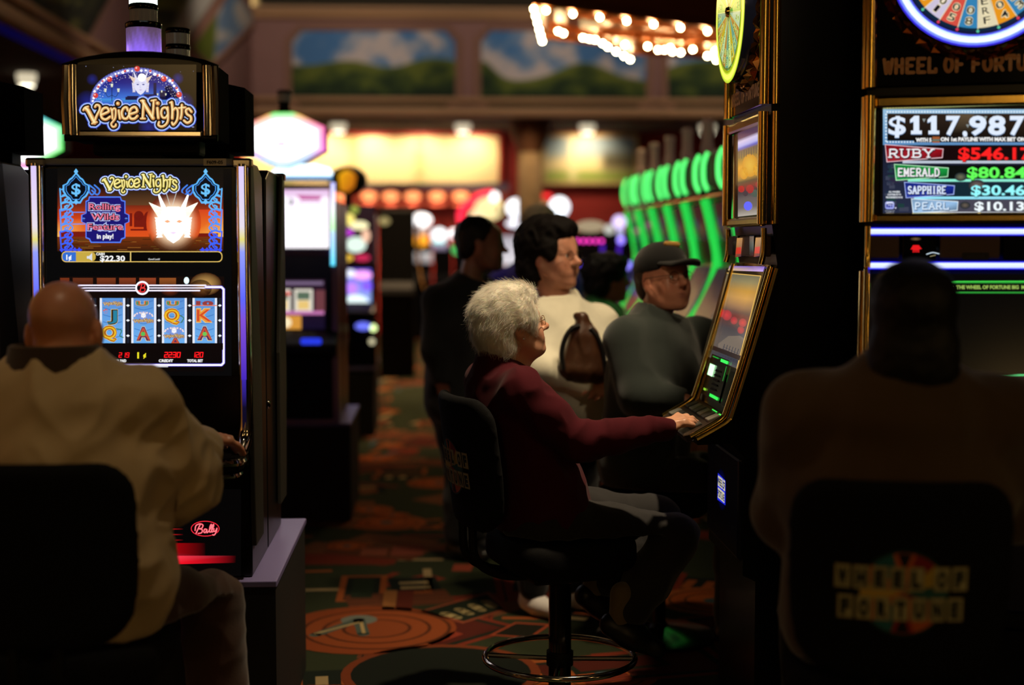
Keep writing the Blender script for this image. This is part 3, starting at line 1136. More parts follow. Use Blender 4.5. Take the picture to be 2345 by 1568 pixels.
def logo(a, x0, y0, x1, y1, z, gold=(236, 200, 120), halo=(176, 200, 255), black=(8, 8, 10), g=None, deep=(190, 120, 70)):
    T = lambda p: (x0 + (p[0] - 700) / 910 * (x1 - x0), y0 + (p[1] - 845) / 215 * (y1 - y0))
    k = (x1 - x0) / 910
    ks = (k + (y1 - y0) / 215) / 2
    sm = [(crom([T(p) for p in pl], 5) if len(pl) > 2 else [T(p) for p in pl], w * ks) for pl, w in LOGO]
    for pl, w in sm:
        a.stroke(pl, w + 62 * ks, (60, 90, 220), z, g=g)
    for pl, w in sm:
        a.stroke(pl, w + 50 * ks, halo, z + 1, g=g)
    for pl, w in sm:
        a.stroke(pl, w + 32 * ks, black, z + 2, g=g)
    for pl, w in sm:
        a.stroke(pl, w + 5 * ks, deep, z + 3, g=g)
    for pl, w in sm:
        a.stroke([(p[0] - 1.5 * ks, p[1] - 1.5 * ks) for p in pl], w * .72, gold, z + 4, g=g)
    for pl, w in sm:
        a.stroke([(p[0] - 3 * ks, p[1] - 3 * ks) for p in pl], w * .25, (255, 240, 190), z + 5, g=g)


def carnival_mask(a, cx, cy, k, z, face, dark, wing, glow=None, g=1.0):
    """horned, feathered carnival mask; k = half its width"""
    P = lambda pts: [(cx + x * k, cy + y * k) for x, y in pts]
    if glow:
        ys = [(384, (10, 10, 9)), (428, (30, 20, 16)), (470, (120, 40, 20)), (500, (206, 66, 24)), (541, (222, 82, 30)), (544, (118, 52, 16)), (575, (52, 24, 10))]

        def bg(y):
            for (y0, c0), (y1, c1) in zip(ys[:-1], ys[1:]):
                if y <= y1:
                    return mixc(c0, c1, (y - y0) / (y1 - y0))
            return ys[-1][1]
        R = lambda q, t: (cx + 1.42 * k * q * math.cos(t), min(574, cy + .1 * k + 1.62 * k * q * math.sin(t)))
        for i in range(10):
            for m in range(36):
                q = [(i / 10, m), ((i + 1) / 10, m), ((i + 1) / 10, m + 1), (i / 10, m + 1)]
                pts = [R(w, 2 * PI * t / 36) for w, t in q]
                a.poly(pts, [mixc(glow, bg(p[1]), sstep(.45, 1.0, w)) for (w, t), p in zip(q, pts)], z - 9)
    for s in (-1, 1):
        for i in range(5):
            y = -.95 + i * .16
            a.poly(P([(s * .35, -.55 + i * .06), (s * (1.28 - i * .1), y), (s * (1.18 - i * .1), y + .17), (s * .45, -.3 + i * .08)]), wing if i % 2 else mixc(wing, (255, 255, 255), .4), z + 1, g)
        a.poly(P([(s * .35, -.62), (s * .72, -1.35), (s * .80, -1.32), (s * .62, -.6)]), face, z + 1, g)
        for i in range(7):
            y = -.15 + i * .15
            a.poly(P([(s * .6, y), (s * (.98 - .06 * i * .5), y - .02), (s * .9, y + .14), (s * .55, y + .12)]), face if i % 2 else mixc(face, wing, .3), z + 1, g)
    a.poly(P([(-.62, -.5), (-.3, -.72), (.3, -.72), (.62, -.5), (.7, .1), (.58, .6), (.3, .98), (0, 1.18), (-.3, .98), (-.58, .6), (-.7, .1)]), face, z + 2, g)
    for s in (-1, 1):
        a.poly(P([(s * .14, .06), (s * .3, -.04), (s * .48, .04), (s * .32, .13)]), dark, z + 3, g)
        a.stroke(P([(s * .1, -.08), (s * .3, -.2), (s * .56, -.08)]), .03 * k, mixc(face, dark, .4), z + 3, g=g)
    a.stroke(P([(-.03, .1), (-.06, .42), (.06, .42)]), .025 * k, mixc(face, dark, .4), z + 3, g=g)
    a.poly(P([(-.2, .62), (0, .57), (.2, .62), (0, .72)]), mixc(face, (160, 120, 190), .5), z + 3, g)


# ================= the near machine
VEN = v22('slot_machine', 'near slot machine with sunset carnival screen and arched sign, the bald man at it', None and '', True, True)
VEN.location = VC
fV = lambda u, v: at(u, v, YV)
fT = lambda u, v: at(u, v, YV + .012)
# ---- topper picture
a = Art(1.0)
a.rect(176, 148, 450, 306, (14, 9, 6))
rnd = random.Random(3)
for k in range(26):
    a.disc(rnd.uniform(180, 446), rnd.uniform(150, 302), rnd.choice([.5, .7, .9]), (190, 200, 255), 1, n=6)
for x, y, r in ((200, 232, 26), (420, 236, 26), (262, 280, 22), (340, 292, 24), (212, 182, 14), (408, 180, 14)):
    a.disc(x, y, r, (26, 34, 120), 1, edge=(14, 9, 6))
half = [(314 + 104 * math.cos(math.radians(t)), 232 - 70 * math.sin(math.radians(t))) for t in range(0, 181, 9)]
a.poly(half, [mixc((60, 120, 220), (22, 22, 120), sstep(232, 180, p[1])) for p in half], 2)
a.rect(214, 226, 414, 240, (66, 150, 226), 3, (40, 90, 190))
a.rect(288, 222, 400, 229, (14, 18, 60), 4)
for x, y, w, h in ((352, 190, 7, 38), (380, 202, 16, 26), (366, 208, 34, 20), (378, 198, 8, 8), (330, 216, 30, 10), (292, 220, 26, 8), (388, 210, 22, 16)):
    a.rect(x, y, x + w, y + h, (12, 14, 66), 4)
a.disc(388, 204, 8, (12, 14, 66), 4)
for bx, s in ((257, 1.0), (371, .62)):
    a.stroke([(bx, 232), (bx, 232 - 34 * s)], 1.4 * s, (8, 8, 26), 5)
    for dx in (-15, 15):
        a.stroke([(bx, 232 - 14 * s), (bx + dx * s * .6, 232 - 10 * s), (bx + dx * s, 232 - 20 * s)], 1.1 * s, (8, 8, 26), 5, smooth=3)
        a.poly([(bx + dx * s - 3 * s, 232 - 29 * s), (bx + dx * s + 3 * s, 232 - 29 * s), (bx + dx * s + 2 * s, 232 - 21 * s), (bx + dx * s - 2 * s, 232 - 21 * s)], (220, 226, 200), 5)
    a.poly([(bx - 3 * s, 232 - 40 * s), (bx + 3 * s, 232 - 40 * s), (bx + 2 * s, 232 - 32 * s), (bx - 2 * s, 232 - 32 * s)], (230, 236, 210), 5)
for t in range(0, 181, 4):
    c, s_ = math.cos(math.radians(t)), math.sin(math.radians(t))
    a.disc(314 + 101 * c, 232 - 71 * s_, 6.5, (190, 200, 255), 6, edge=(40, 50, 160), n=10)
for t in range(0, 181, 6):
    c, s_ = math.cos(math.radians(t)), math.sin(math.radians(t))
    a.disc(314 + (100 + rnd.uniform(-3, 3)) * c, 232 - (70 + rnd.uniform(-3, 3)) * s_, rnd.uniform(1.8, 3.6), (255, 250, 255), 7, n=10, g=1.4)
    for q in range(3):
        a.disc(314 + (92 - q * 5 + rnd.uniform(-3, 3)) * c, 232 - (63 - q * 4 + rnd.uniform(-3, 3)) * s_, rnd.uniform(.4, .9), (255, 255, 255), 7, n=6, g=1.2)
for x, y, r in ((220, 219, 6), (252, 182, 6), (315, 158, 6.5), (376, 181, 6.5), (411, 217, 6.5), (236, 186, 2.5), (287, 163, 3), (345, 163, 3), (396, 185, 3), (405, 202, 3), (226, 199, 3), (362, 173, 2.6), (268, 174, 2.6)):
    a.disc(x, y, r, (214, 60, 56), 8, n=14)
    a.disc(x - r * .3, y - r * .3, r * .35, (255, 190, 180), 9, n=8)
carnival_mask(a, 323, 193, 21, 10, (226, 226, 250), (60, 60, 150), (226, 196, 170))
a.disc(326, 178, 9, (255, 255, 255), 14, g=1.3)
logo(a, 192, 231, 442, 292, 15)
a.text('TM', 440, 293, 3, (200, 210, 255), 20)
a.build('topper_picture', fT, (0, -1, 0), VEN, VC, lift=.003)
# ---- upper screen
a = Art(1.0)
a.rect(106, 386, 531, 622, (7, 7, 8))
a.rect(133, 384, 512, 470, (10, 10, 9), 1, (30, 20, 16))
a.rect(133, 428, 512, 470, (22, 18, 14), 2, (120, 40, 20))
a.poly([(240, 432), (380, 428), (420, 470), (250, 475)], [(30, 24, 18), (30, 24, 18), (96, 70, 40), (96, 70, 40)], 2)
a.rect(133, 470, 512, 500, (120, 40, 20), 3, (206, 66, 24))
a.rect(133, 500, 512, 545, (206, 66, 24), 3, (224, 84, 30))
a.poly([(133, 500), (200, 500), (200, 545), (133, 545)], [(200, 60, 30), (214, 70, 24), (240, 110, 40), (255, 190, 90)], 4)
a.poly([(430, 480), (512, 480), (512, 545), (430, 545)], [(206, 64, 30), (220, 70, 30), (255, 200, 90), (240, 130, 40)], 4)
for x, y, w, h in ((298, 488, 6, 30), (308, 492, 22, 28), (312, 486, 5, 10), (318, 484, 5, 10), (334, 498, 26, 22), (330, 494, 14, 30), (350, 500, 60, 16), (440, 534, 60, 8), (452, 528, 3, 10), (480, 530, 3, 10), (138, 530, 60, 12), (300, 524, 80, 4)):
    a.rect(x, y, x + w, y + h, (120, 26, 16), 5)
a.disc(345, 498, 15, (120, 26, 16), 5)
a.disc(319, 494, 11, (110, 24, 16), 5)
a.rect(133, 542, 512, 575, (120, 52, 16), 6, (52, 24, 10))
for k in range(40):
    x, y = rnd.uniform(140, 490), rnd.uniform(544, 573)
    a.rect(x, y, x + rnd.uniform(8, 40), y + 1.4, rnd.choice([(150, 92, 34), (60, 34, 12), (96, 70, 26)]), 7)
# blue wrought frame left and right
BL = [(96, 186, 255), (84, 150, 255), (60, 100, 255)]
for s in (0, 1):
    X = (lambda x: x) if s == 0 else (lambda x: 648 - x)
    for y0, y1, c in ((432, 480, BL[0]), (480, 530, BL[1]), (530, 572, BL[2])):
        a.stroke([(X(139), y0), (X(142), y1)], 3.2, c, 8)
        for k in range(3):
            yy = y0 + (y1 - y0) * (k + .5) / 3
            a.stroke([(X(143), yy - 6), (X(158), yy - 9), (X(168), yy), (X(158), yy + 8), (X(150), yy + 2), (X(156), yy - 2)], 3.4, c, 8, smooth=4)
            a.stroke([(X(145), yy + 7), (X(156), yy + 3), (X(162), yy - 6)], 2.4, c, 8, smooth=3)
    fan = (X(150), 497)
    for k in range(6):
        t = math.radians(-70 + k * 28)
        a.stroke([fan, (fan[0] + (1 if s == 0 else -1) * 20 * math.cos(t), fan[1] + 20 * math.sin(t))], 1.6, BL[1], 9)
    a.stroke([(X(142), 572), (X(188), 572)], 3.5, (50, 70, 235), 8)
    for k in range(5):
        a.poly([(X(143 + k * 10), 566), (X(148 + k * 10), 572), (X(143 + k * 10), 578), (X(138 + k * 10), 572)], (60, 80, 245), 9)
    cx = X(176)
    q = [(0, -38), (10, -26), (16, -22), (22, -12), (31, -8), (31, 6), (24, 18), (16, 24), (10, 34), (-10, 34), (-16, 24), (-24, 18), (-31, 6), (-31, -8), (-22, -12), (-16, -22), (-10, -26)]
    a.poly([(cx + x, 432 + y) for x, y in q], (96, 186, 255), 10)
    a.poly([(cx + x * .86, 432 + y * .86) for x, y in q], (8, 14, 26), 11)
    a.poly([(cx + x * .76, 432 + y * .76) for x, y in q], (70, 150, 240), 12)
    a.poly([(cx + x * .70, 432 + y * .70) for x, y in q], (8, 12, 22), 13)
    a.text('$', cx, 445, 25, (110, 196, 255), 14, bold=.02, align='c', width=21)
    for yy in (393, 462):
        a.poly([(cx, yy - 7), (cx + 5, yy), (cx, yy + 7), (cx - 5, yy)], (110, 196, 255), 14)
    for k in range(2):
        a.stroke([(X(206 + k * 12), 424), (X(220 + k * 10), 436), (X(212 + k * 12), 446), (X(204 + k * 8), 436)], 3.4, (70, 130, 235), 10, smooth=4)
logo(a, 236, 400, 408, 442, 16, gold=(240, 226, 120), halo=(225, 240, 255), black=(30, 30, 24), g=1.1, deep=(170, 150, 60))
# blue plaque
q = [(206, 450), (278, 450), (281, 458), (289, 460), (289, 488), (298, 492), (298, 508), (289, 512), (289, 545), (281, 548), (278, 556), (210, 556), (206, 548), (198, 545), (198, 512), (188, 508), (188, 492), (198, 488), (198, 460), (204, 458)]
a.poly(q, (84, 130, 255), 17)
a.poly([(244 + (x - 244) * .95, 503 + (y - 503) * .95) for x, y in q], (28, 22, 112), 18)
a.stroke([(167, 486), (196, 486)], 2, (96, 150, 255), 17)
a.stroke([(167, 513), (196, 513)], 2, (96, 150, 255), 17)
for x in (194, 291):
    a.text('*', x, 508, 9, (110, 160, 255), 19, bold=.05, align='c')
for txt, x, y, h, w in (('Rolling', 242, 480, 14, 72), ('Wilds', 243, 503, 14, 64), ('Feature', 243, 526, 14, 80)):
    for bold, c, z in ((.17, (190, 200, 255), 20), (.09, (10, 8, 20), 21), (.015, (240, 120, 150), 22)):
        a.text(txt, x, y, h, c, z, bold=bold, align='c', width=w + (bold * 26))
a.text('in play!', 243, 546, 11, (250, 250, 255), 22, bold=.03, align='c', width=38)
carnival_mask(a, 399, 505, 44, 24, (255, 255, 252), (236, 150, 110), (255, 236, 200), glow=(255, 226, 190), g=1.5)
for s in (-1, 1):
    a.stroke([(394 + s * 3, 470), (394 + s * 12, 440)], 1.2, (220, 220, 210), 24)
# credit bar
a.rrect(144, 575, 511, 600, 10, (226, 190, 100), 30)
a.rrect(146, 577, 509, 598, 9, (6, 6, 6), 31)
a.rrect(146, 577, 222, 598, 9, (200, 170, 70), 32)
a.rrect(146, 577, 177, 598, 9, (52, 110, 210), 33)
a.rect(170, 577, 177, 598, (52, 110, 210), 33)
a.text('1¢', 161, 594, 11, (245, 250, 255), 34, bold=.04, align='c')
a.rect(222, 577, 300, 598, (8, 8, 8), 34)
a.rect(300.5, 577, 303, 598, (236, 206, 120), 35)
a.poly([(202, 586), (207, 586), (214, 579), (214, 597), (207, 592), (202, 592)], (220, 226, 236), 35)
a.text('CASH', 223, 584, 5.5, (240, 240, 240), 36, bold=.05)
a.text('$22.30', 232, 597.5, 12.5, (250, 250, 250), 36, bold=.03, width=57)
a.text('Good Luck!', 342, 595, 4, (200, 200, 200), 36, bold=.04)
a.rrect(226, 577, 243, 579, .8, (150, 130, 60), 35)
a.build('upper_screen', fV, (0, -1, 0), VEN, VC, lift=.0055)
# ---- lower screen with the reels
a = Art(1.0)
a.rect(106, 622, 531, 860, (7, 7, 8))
a.rect(137, 633, 514, 850, (20, 10, 8), 1, (10, 6, 6))
for x0, x1, c in ((139, 160, (120, 50, 24)), (168, 214, (104, 48, 26)), (223, 266, (128, 58, 30)), (274, 312, (136, 60, 32)), (320, 358, (150, 66, 36)), (366, 404, (150, 82, 36))):
    a.rect(x0, 636, x1, 652, c, 2, mixc(c, (0, 0, 0), .3))
a.disc(472, 650, 36, (206, 160, 90), 2, ry=26, edge=(60, 30, 14))
a.disc(428, 642, 6, (220, 250, 255), 3, ry=8, g=1.3)
a.disc(460, 660, 26, (96, 48, 20), 2, ry=20, edge=(30, 14, 8))
a.disc(390, 664, 22, (110, 44, 20), 2, ry=14, edge=(26, 12, 8))
WH = (236, 228, 255)
for y, x0, x1, w in ((653, 181, 472, 3.0), (659, 184, 470, 2.4), (665, 196, 458, 3.0)):
    a.stroke([(x0, y), (x1, y)], w, WH, 4, g=1.3)
fr = [(472, 657), (508, 657), (513, 662), (513, 830), (508, 835), (142, 835), (138, 830), (138, 664), (142, 658), (182, 658)]
a.stroke(fr, 7, (90, 80, 200), 4)
a.stroke(fr, 4.4, WH, 5, g=1.3)
a.rect(266, 836, 386, 840, (206, 206, 214), 5)
a.disc(327, 659, 16, (242, 240, 255), 6, g=1.3, n=28)
a.disc(327, 659, 12, (20, 6, 8), 7, n=28)
for pl in ([(322, 667), (326, 650)], [(319, 653), (325, 649), (333, 651), (331, 657), (325, 659), (333, 660), (332, 667), (324, 668), (318, 665)]):
    a.stroke(pl, 2.4, (240, 60, 60), 8, smooth=5)
reels = [(150, 212), (230, 288), (302, 359), (372, 429), (442, 498)]
for i, (x0, x1) in enumerate(reels):
    a.rect(x0, 682, x1, 785, (92, 146, 214), 6, (110, 176, 240))
    a.rect(x0, 682, x0 + 5, 785, (232, 236, 246), 7)
    a.rect(x1 - 5, 682, x1, 785, (228, 234, 250), 7)
    for k in range(6):
        y = 688 + k * 16
        a.stroke([(x0 + 8, y), ((x0 + x1) / 2, y + 5), (x1 - 8, y)], 1.4, (60, 112, 190), 8, smooth=3)
    a.rect(x1 + 3, 682, x1 + 10, 785, (28, 32, 44), 6)
    for yy in (699, 733, 768):
        a.poly([(x1 + 2, yy), (x1 + 6.5, yy - 3), (x1 + 11, yy), (x1 + 6.5, yy + 3)], (240, 244, 250), 9)


def letter(ch, x, y, h, fill, edge, w):
    for bold, c, z in ((.09, (240, 214, 130), 10), (.065, edge, 11), (.0, fill, 12)):
        a.text(ch, x, y, h, c, z, bold=bold, align='c', width=w + bold * 40)


def mini_logo(x, y, w):
    a.disc(x, y - 14, w * .45, (120, 150, 220), 9, ry=9)
    for k in range(9):
        t = PI * k / 8
        a.disc(x + w * .45 * math.cos(t), y - 12 - 8 * math.sin(t), 2, (250, 226, 220), 10, n=8)
    carnival_mask(a, x, y - 14, 6, 11, (250, 250, 255), (110, 110, 180), (230, 200, 180))
    logo(a, x - w / 2, y - 6, x + w / 2, y + 4, 14)


J = (40, 120, 90)
logo(a, 238, 690, 282, 700, 9)
letter('J', 259, 733, 24, (40, 130, 160), (60, 40, 20), 22)
a.text('*', 244, 726, 18, (224, 90, 50), 12, bold=.06, align='c')
letter('Q', 252, 774, 28, (240, 190, 40), (170, 90, 20), 32)
letter('Q', 180, 733, 26, (240, 190, 40), (170, 90, 20), 30)
a.stroke([(268, 752), (280, 756), (276, 768), (284, 772)], 2, (40, 120, 70), 12, smooth=4)
mini_logo(330, 735, 46)
letter('U', 327, 699, 10, (60, 150, 110), (200, 90, 40), 26)
letter('A', 330, 777, 28, (206, 84, 50), (90, 40, 90), 30)
a.disc(329, 764, 5, (90, 190, 90), 13, n=10)
letter('U', 397, 699, 10, (60, 150, 90), (200, 90, 40), 26)
letter('Q', 395, 735, 28, (244, 190, 36), (180, 90, 20), 34)
a.stroke([(414, 722), (422, 728), (416, 738)], 2, (60, 120, 50), 12, smooth=4)
mini_logo(400, 770, 46)
letter('A', 403, 790, 18, (206, 84, 50), (90, 40, 90), 24)
letter('K', 469, 735, 28, (214, 76, 40), (236, 150, 60), 34)
letter('A', 470, 776, 28, (206, 84, 50), (90, 40, 90), 32)
a.disc(470, 764, 5, (110, 200, 90), 13, n=10)
a.text('10', 470, 699, 10, (150, 60, 60), 12, bold=.07, align='c', width=40)
a.rect(442, 698, 498, 700, (240, 130, 90), 12)
a.rect(137, 785, 512, 800, (14, 8, 8), 14)
LEDR = (255, 24, 30)
seven_seg(a, '15', 212, 817, 10, 5, LEDR, 15, 1.6, g=1.3)
seven_seg(a, '219', 274, 817, 10, 5.6, LEDR, 15, 1.6, g=1.3)
seven_seg(a, '2230', 378, 817, 11, 6.4, LEDR, 15, 2.0, g=1.4)
seven_seg(a, '120', 441, 817, 11, 6, LEDR, 15, 1.8, g=1.4)
a.text('1', 318, 819, 13, (240, 226, 40), 15, bold=.06, align='c')
a.text('¢', 333, 817, 10, (240, 226, 40), 15, bold=.05, align='c')
for txt, x, w in (('WINNER PAID', 270, 42), ('CREDIT', 381, 33), ('TOTAL BET', 446, 36), ('BET', 218, 12)):
    a.text(txt, x, 828, 6, (245, 245, 245), 15, bold=.05, width=w, align='c' if txt != 'BET' else 'l') if txt == 'WINNER PAID' else a.text(txt, x - 16 if txt != 'BET' else x, 828, 6, (245, 245, 245), 15, bold=.05, width=w)
a.disc(308, 800, 26, (226, 214, 200), 16, ry=20, edge=(226, 214, 200), g=.35) if False else None
a.build('lower_screen', fV, (0, -1, 0), VEN, VC, lift=.006)
# ---- belly: red slits, oval badge, red glow
a = Art(1.0)
fB = lambda u, v: at(u, v, YV + .048)
a.rect(100, 1120, 552, 1318, (5, 4, 4))
for k in range(8):
    y = 1148 + k * 12.6
    for x0, x1, c0, c1 in ((230, 372, (200, 16, 24), (255, 40, 50)), (372, 420, (230, 30, 36), (10, 3, 4))):
        a.poly([(x0, y - 1.2), (x1, y - 1.2), (x1, y + 1.2), (x0, y + 1.2)], [c0, c1, c1, c0], 1)
a.poly([(240, 1243), (380, 1243), (470, 1243), (470, 1272), (380, 1274), (240, 1274)], [(255, 10, 24), (200, 8, 20), (20, 2, 4), (30, 2, 5), (255, 20, 40), (255, 40, 60)], 1)
a.poly([(240, 1272), (386, 1272), (386, 1292), (240, 1292)], [(255, 20, 40), (255, 60, 80), (255, 40, 60), (255, 20, 40)], 2, g=1.2)
a.poly([(386, 1272), (540, 1272), (540, 1288), (386, 1292)], [(255, 60, 80), (30, 3, 5), (8, 2, 3), (255, 20, 40)], 2, g=1.1)
a.poly([(240, 1311), (430, 1311), (520, 1312), (520, 1314), (430, 1314), (240, 1314)], [(120, 8, 14), (110, 8, 14), (8, 2, 2), (8, 2, 2), (110, 8, 14), (120, 8, 14)], 2)
ov = [(470 + 32 * math.cos(2 * PI * k / 32), 1210 + 17 * math.sin(2 * PI * k / 32)) for k in range(32)]
a.stroke(ov, 1.8, (255, 40, 60), 3, closed=True)
SCRIPT = [[(449, 1221), (454, 1210), (459, 1200)], [(447, 1214), (449, 1203), (458, 1199), (465, 1202), (462, 1209), (455, 1210), (463, 1212), (462, 1219), (454, 1221)],
          [(474, 1212), (469, 1211), (467, 1217), (470, 1219), (474, 1213), (474, 1219), (478, 1216)], [(478, 1216), (484, 1206), (484, 1200), (481, 1206), (480, 1217), (484, 1217)],
          [(484, 1217), (489, 1205), (489, 1200), (486, 1206), (485, 1217), (489, 1216)], [(490, 1210), (490, 1216), (494, 1215), (497, 1209), (495, 1218), (491, 1224), (487, 1224)]]
for pl in SCRIPT:
    a.stroke(pl, 4.2, (150, 10, 30), 4, smooth=5)
for pl in SCRIPT:
    a.stroke(pl, 2.4, (255, 120, 130), 5, smooth=5, g=1.2)
a.build('belly_panel', fB, (0, -1, 0), VEN, VC)
# number tag, serial labels
a = Art()
a.rect(466, 363, 518, 379, (206, 194, 172))
a.text('F609-05', 492, 375, 7.6, (14, 12, 12), 1, bold=.04, align='c', width=37)
a.build('number_tag', lambda u, v: at(u, v, YV - .021), (0, -1, 0), VEN, VC, material=PRINT)
a = Art()
for y0, y1, c in ((1164, 1176, (150, 140, 126)), (1176, 1192, (110, 84, 60)), (1192, 1214, (176, 166, 150)), (1216, 1262, (104, 76, 52))):
    a.rect(0, y0, .026, y1, c)
for y0, y1, c in ((1164, 1216, (196, 190, 178)), (1217, 1256, (112, 90, 66))):
    a.rect(.032, y0, .058, y1, c)
a.build('inspection_label', lambda u, v: Vector((VC.x + HW - .0135, YV + .07 + u, at(326, v, YV + .06).z)), (1, 0, 0), VEN, VC, material=PRINT)
MB().ball((HW + .004, .34, vz(957)), (.008, .012, .014), 10, 8).obj('door_lock', CHROME, VEN, smooth=True)

# tower lights
PURPLE = mat('lit_purple_lens', (200, 180, 230), .3, emit=.75, emit_rgb=(150, 96, 255))
WHITE = mat('lit_white_lens', (240, 250, 240), .3, emit=2.2, emit_rgb=(236, 255, 244))
GREYL = mat('grey_lens', (150, 140, 128), .25, emit=.03, emit_rgb=(150, 140, 128))  # weak glow put into its colour, though these lenses are unlit
kx = at(325, 100, YV + .12).x
candle('tower_light', 'tower light with a purple glowing lens on the arched carnival sign', kx, YV + .15, VC.z + vz(121) + .001, .051, [(.076, 1.0, [(150, 110, 255), (92, 70, 96)]), (.036, .80, GREYL), (.09, .80, WHITE)], True, 'tower lights on the near bank')

# ---- its neighbour on the left and the two machines back to back with them
NB_ = v22('slot_machine', 'slot machine at the left edge, only its chrome pillar in the picture', None and '', True, True)
NB_.location = VC + Vector((-.722, 0, 0))
BK = v22('slot_machine', 'slot machine back to back with the carnival one, its plain black sign box showing', None and '', False, True)
BK.location = VC + Vector((.0, .90, 0))
BK.rotation_euler.z = PI
BK2 = v22('slot_machine', 'slot machine behind the leftmost one, only its black sign box and blue side showing', None and '', False, True)
BK2.location = VC + Vector((-.722, .90, 0))
BK2.rotation_euler.z = PI
for o, gl in ((NB_, (240, 190, 90)), (BK, (170, 190, 255)), (BK2, (255, 200, 150))):
    a = Art(.9)
    a.rect(-.24, vz(600), .24, vz(385), mixc(gl, (20, 10, 40), .5), 0, gl)
    for k in range(5):
        a.disc(-.17 + k * .085, vz(500), .03, mixc(gl, (255, 60, 40), .5 * (k % 2)), 1)
    a.build('upper_screen', lambda u, v: Vector((u, -.0105, v)), (0, -1, 0), o)
    a = Art(.9)
    a.rect(-.24, vz(850), .24, vz(635), (20, 12, 10))
    for k in range(5):
        a.rect(-.21 + k * .085, vz(785), -.14 + k * .085, vz(682), (110, 150, 220), 1)
        a.disc(-.175 + k * .085, vz(730), .022, (230, 120, 60), 2)
    a.build('lower_screen', lambda u, v: Vector((u, -.0105, v)), (0, -1, 0), o)
kb = at(399, 100, VC.y + .7)
candle('tower_light', 'grey unlit tower light on the sign box behind the carnival machine', kb.x, VC.y + .77, VC.z + vz(121), .046, [(.042, 1.0, GREYL), (.036, .86, GREYL), (.036, .86, GREYL)], False, 'tower lights on the near bank')


# ---- plinth under the bank
def plinth(x1, x0, y0, y1, label, h=.55):
    c = Vector(((x0 + x1) / 2, y0, 0))
    t = thing('machine_plinth', label, 'plinth', c, group='low plinths under the left-hand banks')
    MB().box((x0 - c.x, .01, 0), (x1 - c.x, y1 - y0 - .01, h - .02)).obj('plinth_body', PLINTH, t)
    MB().box((x0 - c.x - .005, 0, h - .0195), (x1 - c.x + .005, y1 - y0, h)).obj('plinth_top', PLINTHTOP, t, bevel=.003)
    return t


XP = at(630, 1335, YV).x
plinth(XP, -2.3, YV, 5.20, 'low dark plinth with a bluish top under the near slot machines')
# ================================================================== RIGHT CAROUSEL: two gold-trimmed wheel machines
WOF_W = .285                                     # half width
PH = Vector((1.003, 4.635, 0))                    # centre of the front, machine facing left
TH_H = -PI / 2
eB = Vector((math.cos(math.radians(18)), -math.sin(math.radians(18)), 0))
nB = Vector((-math.sin(math.radians(18)), -math.cos(math.radians(18)), 0))
P0B = Vector((1.164, 3.9, 0))
PB = P0B + eB * WOF_W
TH_B = math.radians(-18)
Z1, Z2, Z3, Z4, ZD = 1.956, 1.592, 1.480, 1.010, .957
YO, YS, YD = .024, -.122, -.224                            # foot of the sloping screen, front of the deck
BRONZE = mat('bronze_letters', (120, 72, 34), .35, .8)
SPK = mat('speaker_panel', (96, 74, 62), .5, bump=.3, bump_scale=900)
GLASSB = mat('black_glass', (6, 5, 5), .06, spec=.6)
BLUEBAR = mat('blue_light_bar', (190, 210, 255), .3, emit=1.6, emit_rgb=(176, 200, 255))
BLUEEDGE = mat('blue_bar_edge', (40, 40, 255), .3, emit=1.0, emit_rgb=(52, 48, 255))


